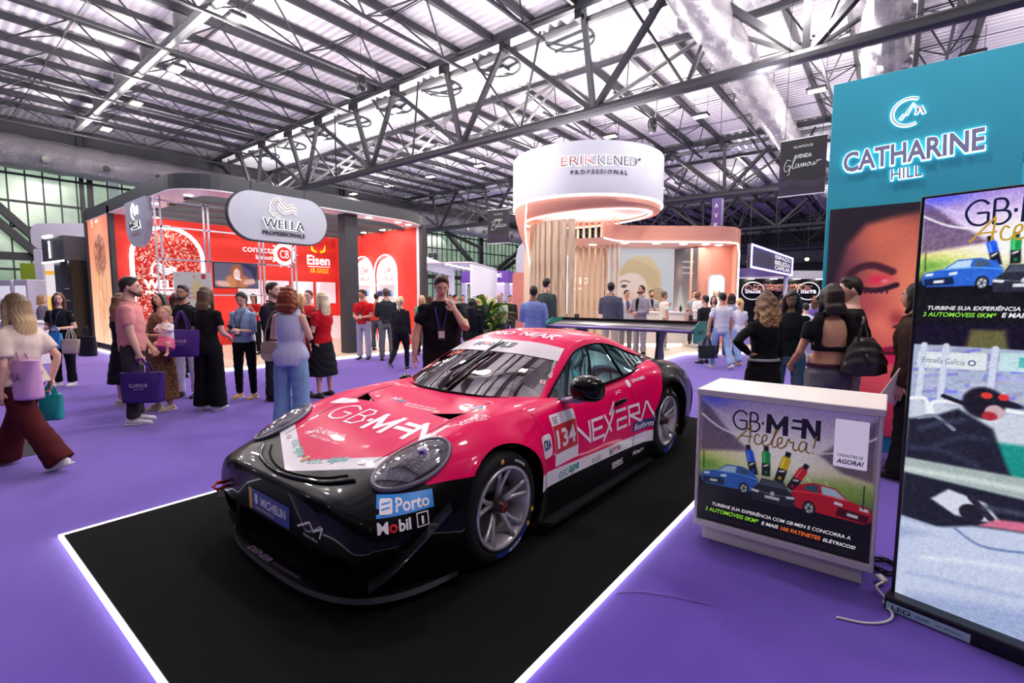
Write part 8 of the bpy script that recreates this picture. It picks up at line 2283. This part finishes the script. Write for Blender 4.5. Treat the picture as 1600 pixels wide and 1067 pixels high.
w13 = pr('woman with long brown hair and black dress behind the pink polo man', -8.57, 1.97, 20, 1.58, 'f', 'fair', ('wavy', (106, 74, 50), (150, 110, 76), .40), ('tee', (24, 24, 28)), ('skirt', (22, 22, 26)), (200, 180, 170))
w14 = pr('person in a dark cap and grey tee before the orange light box', -9.50, 2.27, 30, 1.68, 'm', 'fair', ('short', (40, 36, 36)), ('tee', (72, 66, 70)), ('trousers', (44, 42, 48)), BLK, (HIP, HANG))
w15 = pr('dark-haired visitor with head bent in front of the glitter arch', -10.75, 3.30, -40, 1.60, 'f', 'tan', ('bob', (70, 30, 26)), ('long', (40, 40, 50)), ('trousers', BLK), BLK, far=True)
w16 = pr('staff man in red polo and pale grey trousers with a badge', -10.39, 7.22, 192, 1.72, 'm', 'tan', ('short', DKH), ('polo', (204, 24, 30)), ('trousers', (186, 182, 196)), (40, 40, 46), (FOLD, FOLD), head=(-20, -6, 0), badge=(40, 40, 46))
w17 = pr('man in orange-red shirt turned to the arched niche', -11.19, 8.21, 10, 1.55, 'm', 'tan', ('short', DKH), ('long', (226, 70, 46)), ('trousers', (80, 84, 90)), BLK, z=.1, far=True)
w18 = pr('man in dark green shirt and grey trousers beside the red polo man', -9.84, 7.50, -18, 1.75, 'm', 'fair', ('short', (92, 76, 60)), ('rolled', (44, 50, 52)), ('trousers', (112, 110, 112)), (50, 44, 42), (HANG, FOLD))
w19 = pr('blonde woman in black walking away from the car', -8.27, 6.68, 12, 1.56, 'f', 'fair', ('pony', (216, 192, 150)), ('long', (34, 34, 38)), ('slim', (24, 24, 28)), (44, 42, 46), (HANG, HANG), (((.05, .10, -1), (0, .0, -1)), ((.04, -.2, -1), (.0, -.75, -.7))), fat=1.25)
w20 = pr('young man in black tee with a badge drinking beside the pink car', -4.13, 3.93, 172, 1.80, 'm', 'fair', ('short', (58, 42, 34)), ('tee', (22, 22, 30)), ('trousers', (30, 30, 36)), (40, 40, 44), (((.30, .10, -1), (.10, .18, -1)), ((.26, .62, -.74), (-.50, -.06, .86))), head=(6, -24, 0), badge=(70, 54, 130), fat=1.28, lean=4)
w21 = pr('woman with long black hair in black behind the man drinking', -6.16, 6.66, 20, 1.52, 'f', 'tan', ('wavy', BLK, None, .36), ('long', (26, 26, 30)), ('slim', (24, 24, 28)), BLK)
w22 = pr('person in crimson jacket in the distant aisle', -8.76, 9.72, 150, 1.60, 'm', 'tan', ('short', BLK), ('long', (120, 36, 52)), ('trousers', BLK), BLK, far=True)
w23 = pr('man in dark blazer and beige trousers in the distant aisle', -7.98, 9.06, 150, 1.62, 'm', 'fair', ('buzz', DKH), ('blazer', (50, 50, 56), .82, (80, 84, 88)), ('trousers', (170, 160, 150)), BLK, (HANG, HOLD), far=True)
w24 = pr('blonde woman in black beside the dark blazer man in the aisle', -8.11, 9.50, 30, 1.55, 'f', 'fair', ('long', (226, 200, 140)), ('long', BLK), ('trousers', BLK), BLK, far=True)
w25 = pr('man in pale green shirt talking in the distant aisle', -7.87, 9.54, 215, 1.67, 'm', 'fair', ('buzz', (120, 96, 70)), ('tee', (176, 196, 170)), ('trousers', (70, 74, 84)), BLK, (HOLD, HOLD), far=True)
w26 = pr('man in light blue suit in front of the leafy plant', -5.62, 7.86, 8, 1.76, 'm', 'brown', ('short', (44, 32, 28)), ('blazer', (124, 142, 196), .80), ('trousers', (112, 130, 186)), BLK, (HANG, HOLD))
w27 = pr('man in dark green suit at the edge of the oak slats', -6.50, 9.62, 48, 1.88, 'm', 'fair', ('short', BLK), ('blazer', (66, 76, 72), .80), ('trousers', (60, 68, 66)), BLK, z=.1)
w28 = pr('man in slate suit jacket and beige trousers at the reception', -5.15, 10.29, 26, 1.79, 'm', 'tan', ('short', DKH), ('blazer', (84, 86, 102), .78), ('trousers', (176, 166, 156)), BLK, (HANG, FOLD), z=.1)
w29 = pr('man in pale jacket and tie behind the grey-suited man', -5.75, 12.42, 170, 1.65, 'm', 'tan', ('short', DKH), ('blazer', (196, 192, 196), .8, (90, 80, 110)), ('trousers', (120, 116, 120)), BLK, z=.1, far=True)
w30 = pr('bearded man in grey suit and black shirt in front of the counter', -5.10, 11.86, 236, 1.75, 'm', 'tan', ('short', (34, 28, 26)), ('blazer', (142, 136, 150), .80, (24, 24, 28)), ('trousers', (142, 136, 148)), BLK, (HOLD, FOLD), head=(0, 14, 0), beard=(40, 32, 30), z=.1)
w31 = pr('bearded man in grey jacket with a badge behind the reception counter', -6.14, 15.12, 180, 1.69, 'm', 'tan', ('short', BLK), ('blazer', (150, 150, 156), .8, (26, 26, 30)), ('trousers', BLK), BLK, (HOLD, HOLD), beard=(30, 26, 24), badge=(200, 200, 210), z=.1)
w32 = pr('man in cream tee raising his hand at the counter', -5.10, 13.50, 84, 1.62, 'm', 'tan', ('short', (90, 84, 80)), ('tee', (228, 224, 214)), ('trousers', (150, 146, 140)), WST, (HANG, MOUTH), z=.1)
w33 = pr('bald bearded man in white shirt and grey trousers', -4.62, 15.0, 262, 1.66, 'm', 'brown', ('bald', (40, 32, 28)), ('long', (230, 230, 236), .82), ('slim', (112, 116, 120)), WST, (HOLD, HOLD), beard=(32, 26, 24), z=.1)
w34 = pr('dark-haired man in grey tee behind the bald man', -4.95, 15.75, 200, 1.68, 'm', 'fair', ('short', BLK), ('tee', (150, 154, 164)), ('trousers', (60, 60, 70)), BLK, z=.1, far=True)
w35 = pr('man in black shirt beside the end of the salmon stand', -3.50, 11.94, -30, 1.60, 'm', 'tan', ('short', BLK), ('long', (34, 34, 38)), ('trousers', (130, 136, 146)), BLK)
w36 = pr('person with dark hair half hidden behind the black shirt man', -3.70, 13.3, 200, 1.60, 'f', 'tan', ('bob', BLK), ('long', (80, 80, 90)), ('trousers', BLK), BLK, far=True)
w37 = pr('man in white tee and pale jeans walking off with a black tote', -2.97, 11.36, -4, 1.68, 'm', 'tan', ('short', BLK), ('tee', (226, 222, 226), .84), ('trousers', (156, 178, 214)), (206, 200, 190), (HANG, ((.3, .05, -1), (.08, .1, -1))), WALKB)
w38 = pr('woman in grey top and navy trousers ahead of the white tee man', -3.29, 13.45, 40, 1.66, 'f', 'tan', ('bob', DKH), ('rolled', (150, 158, 176)), ('trousers', (60, 74, 130)), (190, 160, 140))
w39 = pr('woman in white tee and jeans with a blonde ponytail', -2.80, 12.18, -8, 1.56, 'f', 'fair', ('pony', (206, 170, 110)), ('tee', (226, 220, 232), .84), ('trousers', (140, 166, 208)), (196, 150, 110), (HANG, HANG), WALKA)
w40 = pr('curly-haired woman in black dress with hand on hip', -1.03, 5.60, -14, 1.60, 'f', 'tan', ('curly', (96, 72, 52), (176, 142, 104), .30), ('long', (20, 20, 24), .92), ('skirt', (18, 18, 22)), BLK, (HANG, ((.80, -.10, -.62), (-.80, .10, -.55))), belt=(150, 150, 160), fat=1.05)
w41 = pr('dark curly-haired woman in black top and grey jeans gesturing', -.96, 6.72, 212, 1.64, 'f', 'brown', ('curly', (50, 30, 28), None, .28), ('long', (26, 24, 28)), ('trousers', (92, 96, 112)), WST, (GEST, ((.25, .3, -.85), (.0, .8, .55))), head=(0, -16, 0))
w42 = pr('woman in black open-back top and grey jeans with a handbag', -.43, 5.24, 4, 1.66, 'f', 'tan', ('long', (48, 34, 30), None, .19), ('openback', (22, 22, 28)), ('trousers', (110, 108, 114)), BLK, (((.22, .02, -1), (.06, .1, -1)), ((.36, .05, -1), (-.10, .75, -.5))), belt=(70, 24, 52), fat=1.05)
w43 = pr('young man in black shirt in profile before the face poster', -.30, 5.72, -62, 1.73, 'm', 'fair', ('short', (34, 28, 26)), ('tee', (24, 24, 26), .80), ('trousers', (150, 150, 154)), WST, (HANG, ((.2, .2, -1), (-.3, .7, -.3))), head=(10, -10, 0))
w44 = pr('person in dark brown jacket and black trousers behind the LED screen', .16, 5.35, -40, 1.66, 'f', 'tan', ('bob', DKH), ('jacket', (66, 48, 40), .88), ('flare', (22, 20, 22)), BLK, (((.2, .1, -1), (-.1, .3, -1)), HANG))
w45 = pr('man in white tee and dark vest with a red cap strap far right', -1.46, 12.25, 20, 1.46, 'm', 'fair', ('short', DKH), ('tee', (226, 226, 232)), ('trousers', (216, 212, 206)), WST, (HOLD, HANG), WALKA, lean=8)
w46 = pr('staff woman in red shirt with her hand at her mouth inside the red stand', -12.75, 5.62, 190, 1.52, 'f', 'tan', ('pony', DKH), ('tee', (206, 28, 36)), ('trousers', BLK), BLK, (HANG, MOUTH), z=.1, far=True)
w47 = pr('grey-haired staff man in red shirt inside the red stand', -12.75, 6.25, 130, 1.55, 'm', 'fair', ('short', GRYH), ('polo', (206, 28, 36)), ('trousers', BLK), BLK, (HOLD, HOLD), z=.1, far=True)
w48 = pr('dark-haired man mostly hidden behind the redhead', -8.57, 4.28, 30, 1.70, 'm', 'fair', ('short', DKH), ('long', (60, 56, 66)), ('trousers', BLK), BLK, far=True)
w49 = pr('man with brown hair looking out from the edge of the red stand', -9.05, 5.05, 190, 1.66, 'm', 'fair', ('short', BRH), ('tee', (196, 40, 44)), ('trousers', BLK), BLK, far=True)
w50 = pr('woman with magenta hair in the far left crowd', -17.6, .6, 150, 1.58, 'f', 'fair', ('long', (206, 14, 60)), ('long', BLK), ('trousers', BLK), BLK, far=True)
w51 = pr('woman with light brown hair in the far left crowd', -16.5, 2.25, 60, 1.58, 'f', 'fair', ('bob', (150, 112, 80)), ('long', (96, 90, 110)), ('trousers', BLK), BLK, far=True)
w52 = pr('person with blond bob at the far left edge of the crowd', -15.8, 1.62, 20, 1.53, 'f', 'fair', ('bob', (176, 140, 100)), ('long', (130, 60, 90)), ('trousers', BLK), BLK, far=True)
w53 = pr('blonde woman in green top beyond the red stand corner', -10.0, 8.80, 190, 1.60, 'f', 'fair', ('long', (216, 170, 100)), ('tee', (90, 170, 140)), ('trousers', BLK), BLK, far=True)
for x, y, ph, h, lb, tc, hc in ((-14.4, 14.2, 200, 1.66, 'far visitor in white near the lilac stand', (220, 216, 222), DKH), (-12.6, 13.1, 180, 1.63, 'far visitor in dark jacket before the white arched stand', (50, 50, 60), BLK), (-10.2, 12.9, 170, 1.62, 'far visitor in black beside the leafy plant', (36, 34, 40), BLK), (-1.65, 15.4, 30, 1.52, 'far visitor in violet top near the black flower wall', (110, 90, 160), BRH), (-2.9, 18.3, 10, 1.66, 'far visitor in navy top under the neon sign', (50, 56, 110), BLK), (-13.4, 12.2, 10, 1.60, 'far visitor in rose top on the distant purple aisle', (176, 110, 130), BRH), (-11.4, 11.5, 120, 1.64, 'far visitor in grey shirt on the distant purple aisle', (140, 140, 146), BLK), (-16.2, 16.2, 190, 1.64, 'far visitor in red top before the lilac stand', (170, 40, 60), BLK), (-2.2, 20.2, 190, 1.66, 'far visitor in white shirt under the round signs', (220, 216, 224), BLK), (-1.2, 17.4, 160, 1.6, 'far visitor in pink top by the black flower wall', (210, 120, 160), BRH)):
    pr(lb, x, y, ph, h, 'f' if hc == BRH else 'm', 'tan', ('bob' if hc == BRH else 'short', hc), ('long', tc), ('trousers', (50, 50, 60)), BLK, far=True)
# ---- baby held by the woman in the leopard dress
def baby():
    sx, sy, sz = -7.44, 2.17, .97
    R = thing('baby', 'baby in white top and pink skirt held by the woman in the leopard dress', 'baby', (sx, sy, sz), math.atan2(-sc_dir(176)[0], sc_dir(176)[1]))
    mb = MB(); mb.tube([(0, 0, 0), (0, 0, .10), (0, .01, .20), (0, .01, .25), (0, .01, .29)], [(.075, .07), (.075, .065), (.07, .055), (.04, .035), (.03, .03)], 12, ref=(0, 1, 0))
    for s in (1, -1):
        mb.tube([(s * .07, .01, .22), (s * .095, .06, .15), (s * .04, .12, .17)], [.028, .025, .019], 8); mb.tube([(s * .04, .02, .0), (s * .07, .12, -.02), (s * .075, .13, -.14)], [.045, .036, .026], 8); mb.ell((s * .03, .13, .18), (.02, .022, .02), 8, 6); mb.ell((s * .075, .16, -.16), (.022, .04, .018), 8, 6)
    v, f, n = remeshed(mb, .012, 3)
    hv, hf, hm = HEAD
    H2 = hv * np.array([.92, .86, .80]) * .92 + np.array([0, .015, .37])
    mb = MB(); mb.add(v, f); k = len(mb.f); mb.add(H2, hf)
    mobj('body', raw_mesh('body', np.concatenate(mb.v), mb.f, skin_slots('fair', (190, 150, 110)), True, [0] * k + list(hm)), R)
    mb = MB(); mb.tube([(0, 0, -.005), (0, 0, .10), (0, .01, .20), (0, .01, .255)], [(.085, .08), (.083, .073), (.078, .063), (.04, .04)], 12, ref=(0, 1, 0))
    for s in (1, -1): mb.tube([(s * .065, .01, .22), (s * .095, .06, .15), (s * .055, .105, .165)], [.036, .034, .03], 8)
    v, f, n = remeshed(mb, .012, 2); mobj('top', raw_mesh('top', folds(v, n, .003, 5), f, cloth((238, 230, 232)), True), R)
    mb = MB(); mb.tube([(0, .0, .05), (0, .04, -.03), (0, .07, -.09)], [(.088, .082), (.12, .10), (.13, .11)], 14, ref=(0, 1, 0)); v, f, n = remeshed(mb, .013, 2); mobj('skirt', raw_mesh('skirt', folds(v, n, .005, 6), f, cloth((226, 110, 150)), True), R)
    mb = MB(); mb.ell((0, -.002, .39), (.072, .082, .082), 14, 10); v, f, n = remeshed(mb, .011, 2); mobj('hair', raw_mesh('hair', v, f, hairmat((170, 128, 92)), True), R)
baby()
# ---- bags and things carried
def tote(name, label, top, w, h, d, col, rz, handle=.22, rough=.35, text=None, tcol=WHITE, flare=.9, strap=.012):
    """soft open bag hanging by two handles from the point top"""
    o = thing(name, label, 'bag', (top[0], top[1], top[2]), rz)
    m = mat('bag_%d_%d_%d' % tuple(col), srgb(col), rough, spec=.3, noise=.12, nscale=9)
    z1 = -handle; z0 = z1 - h
    mb = MB(); V = []; F = []
    rows = ((z0, flare, 1.0), (z0 + h * .08, flare * 1.02, 1.06), (z0 + h * .5, .98, .92), (z1 - .01, 1.0, .5), (z1, 1.0, .45))
    K = 24
    g = np.random.RandomState(len(label))
    for (zz, a, b) in rows:
        for k in range(K):
            t = 2 * math.pi * k / K; c, s_ = math.cos(t), math.sin(t)
            V.append((w / 2 * a * math.copysign(abs(c) ** .35, c) + g.randn() * .003, d / 2 * b * math.copysign(abs(s_) ** .6, s_) + g.randn() * .004, zz))
    for i in range(len(rows) - 1):
        for k in range(K): F.append((i * K + k, i * K + (k + 1) % K, (i + 1) * K + (k + 1) % K, (i + 1) * K + k))
    F.append(tuple(range(K))[::-1])
    F.append(tuple((len(rows) - 1) * K + k for k in range(K)))
    mb.add(V, F); mb.build('bag_body', m, o, smooth=True, auto=None)
    for s_ in (-1, 1):
        mb = MB(); mb.tube(smooth_path([(-w * .2, s_ * d * .24, z1 - .05), (-w * .17, s_ * d * .2, z1 + .3 * handle), (0, s_ * .012, -.012), (w * .17, s_ * d * .2, z1 + .3 * handle), (w * .2, s_ * d * .24, z1 - .05)]), [(strap, .004)] * 25, 6, ref=(0, 1, 0)); mb.build('handle', m, o, smooth=True)
    for k, (s_, dz, tw, th) in enumerate(text or ()): 
        for sd in (1, -1): sign_text('bag_lettering', s_, (0, sd * -(d / 2 * 1.03 + .004), z0 + h * .5 + dz), (sd, 0, 0), UPZ, tw, th, tcol, o)
    return o
SR = math.atan2(RGT[1], RGT[0])     # square to the viewer
LBW = mat('bag_white_print', srgb(214, 206, 226), .4)
GT = (('GLAMOUR', .03, .20, .045), ('BEAUTY SHOW', -.015, .11, .014))
h = w4['rh']; tote('purple_tote', 'large glossy purple tote hanging from the hand of the pink polo man', (h[0], h[1], h[2] + .03), .47, .36, .17, (62, 38, 112), SR + .15, .18, .25, GT, LBW)
h = w7['ls']; q = AWAY * -.14 - RGT * .11; tote('shoulder_tote', 'violet tote slung on the shoulder of the woman all in black', (h[0] + q[0], h[1] + q[1], h[2] + .05), .47, .36, .17, (76, 44, 128), SR + .1, .26, .3, GT, LBW)
h = w1['lh']; q = AWAY * -.02; tote('pink_gift_bag', 'big pale pink bag with dark lettering carried by the striding woman', (-6.02, .62, 1.12), .47, .34, .16, (218, 168, 214), SR - .2, .12, .4, (('VICTORIA', .03, .34, .07), ('NAILS', -.05, .16, .04)), INK, .96)
tote('teal_gift_bag', 'teal paper bag showing behind the pink bag of the striding woman', tuple(w1['rh'] + Vector((0, 0, .02))), .17, .24, .10, (30, 150, 146), SR + .3, .10, .5)
h = w3['lh']; tote('blue_gift_bag', 'small blue and white paper bag on the arm of the woman with shopping bags', (h[0] + .02, h[1] + .0, 1.06), .20, .26, .10, (60, 150, 214), SR, .12, .5)
tote('beige_gift_bag', 'beige paper bag on the arm of the woman with shopping bags', (h[0] + .20, h[1] + .16, 1.04), .30, .24, .12, (206, 188, 168), SR, .20, .6)
tote('black_soft_bag', 'black soft bag at the elbow of the woman with shopping bags', (h[0] + .34, h[1] + .34, 1.05), .28, .34, .14, (36, 36, 42), SR, .16, .4)
h = w37['lh']; tote('black_tote', 'black tote carried by the man in white tee', (h[0], h[1], h[2]), .40, .28, .15, (34, 34, 40), SR, .24, .4)
h = w10['ls']; q = -RGT * .06 + AWAY * -.04
o = thing('shoulder_bag', 'beige shoulder bag at the hip of the redhead', 'bag', (h[0] + q[0], h[1] + q[1], .93), SR)
mb = MB(); mb.prism(rrect(-.10, .10, -.13, .10, .07, 6), -.05, .05, 'xz'); mb.build('bag_body', mat('beige_leather', srgb(176, 156, 136), .5, noise=.1), o, auto=40); mb = MB(); mb.prism(rrect(-.095, .095, -.02, .105, .05, 6), -.06, -.045, 'xz'); mb.build('bag_flap', mat('beige_leather_dark', srgb(160, 140, 122), .5), o, auto=40)
L = h[2] - .93 + .06
mb = MB(); mb.tube(smooth_path([(-.08, 0, .08), (-.03, -.03, L * .6), (.05, -.04, L * .98), (.09, .05, L), (.06, .09, L * .6), (.08, .02, .08)]), [(.010, .004)] * 31, 6); mb.build('strap', mat('beige_leather_dark', srgb(160, 140, 122), .5), o, smooth=True)
h = w42['rs']; q = AWAY * -.17 + RGT * .04
o = thing('leather_handbag', 'slouchy dark leather handbag on the shoulder of the open-back woman', 'bag', (h[0] + q[0], h[1] + q[1], 1.02), SR)
LEA = mat('dark_leather', srgb(48, 42, 46), .32, spec=.5, noise=.15, nscale=12, bump=.3, bscale=40)
mb = MB(); mb.tube([(0, 0, -.14), (0, 0, -.12), (0, 0, -.03), (-.01, 0, .08), (-.02, 0, .17), (-.02, 0, .20)], [(.13, .05), (.20, .10), (.20, .11), (.16, .08), (.10, .045), (.08, .03)], 20, ref=(0, 1, 0)); v, f, n = remeshed(mb, .012, 3); mobj('bag_body', raw_mesh('bag_body', folds(v, n, .007, 11), f, LEA, True), o)
mb = MB(); mb.tube(smooth_path([(-.09, -.03, .16), (-.06, -.03, .32), (.0, .04, h[2] - 1.02 + .05), (.04, .10, .36), (.04, .03, .17)]), .011, 6); mb.build('strap', LEA, o, smooth=True)
mb = MB(); mb.tube([(-.06, -.095, .06), (-.04, -.105, .0), (-.045, -.11, -.05)], .012, 6); mb.build('tassel', LEA, o, smooth=True)
q = RGT * .17 + AWAY * -.10
o = thing('crossbody_bag', 'black crossbody bag at the hip of the young man by the poster', 'bag', (-.18, 5.60, 1.0), SR + .4); mb = MB(); mb.bbox(-.13, .13, -.05, .05, -.12, .10, .04); mb.build('bag_body', mat('black_nylon', srgb(26, 26, 30), .6, bump=.2, bscale=300), o, auto=40); mb = MB(); mb.tube(smooth_path([(.10, .02, .06), (.02, -.02, .25), (-.06, .05, .42)]), .012, 6); mb.build('strap', BLACKP, o, smooth=True)
def phone(label, h, n): o = thing('mobile_phone', label, 'phone', tuple(h), math.atan2(n[1], n[0])); mb = MB(); mb.bbox(-.036, .036, -.005, .005, -.07, .07, .003); mb.build('phone_body', BLACKP, o, rot=(.9, 0, 0)); mb = MB(); mb.box(-.032, .032, -.0065, -.005, -.064, .064); mb.build('phone_screen', mat('phone_glass', srgb(40, 44, 60), .1), o, rot=(.9, 0, 0))
m_ = (w8['rh'] + w8['lh']) / 2; phone('phone held by the woman in pale blue shirt', m_ + Vector((0, 0, .03)), RGT)
m_ = (w3['rh'] + w3['lh']) / 2; phone('phone held by the woman with shopping bags', m_ + Vector((0, 0, .03)), RGT)
m_ = w41['rh']; phone('phone held by the dark curly-haired woman', m_ + Vector((0, 0, .05)), RGT)
m_ = (w11['rh'] + w11['lh']) / 2; o = thing('folder', 'dark folder held by the blonde woman in red tee', 'folder', m_ + Vector((0, 0, .06)), SR - .6); mb = MB(); mb.bbox(-.11, .11, -.012, .012, -.14, .14, .003); mb.build('folder_cover', mat('dark_folder', srgb(36, 34, 44), .5), o, rot=(.3, .2, 0)); mb = MB(); mb.box(-.10, .105, -.008, .008, -.132, .137); mb.build('folder_pages', WHITE, o, rot=(.3, .2, 0))
m_ = w44['lh']; o = thing('paper_bundle', 'pale papers held by the person in dark brown jacket', 'paper', m_ + Vector((0, 0, .08)), SR + .3); mb = MB(); mb.bbox(-.10, .10, -.006, .006, -.15, .15, .002); mb.build('paper_sheets', mat('buff_paper', srgb(214, 196, 176), .7), o, rot=(.2, .5, 0))
m_ = w20['lh']; o = thing('small_cup', 'small white cup at the lips of the man in black tee', 'cup', m_ + Vector((0, 0, .02)), 0); mb = MB(); mb.lathe([(0, -.03), (.018, -.03), (.024, .03), (.020, .03), (.016, -.02), (0, -.02)], 14); mb.build('cup_body', WHITE, o, smooth=True)
# scratch scene no longer needed
for o in list(WORK.collection.objects): bpy.data.objects.remove(o)
bpy.data.scenes.remove(WORK)
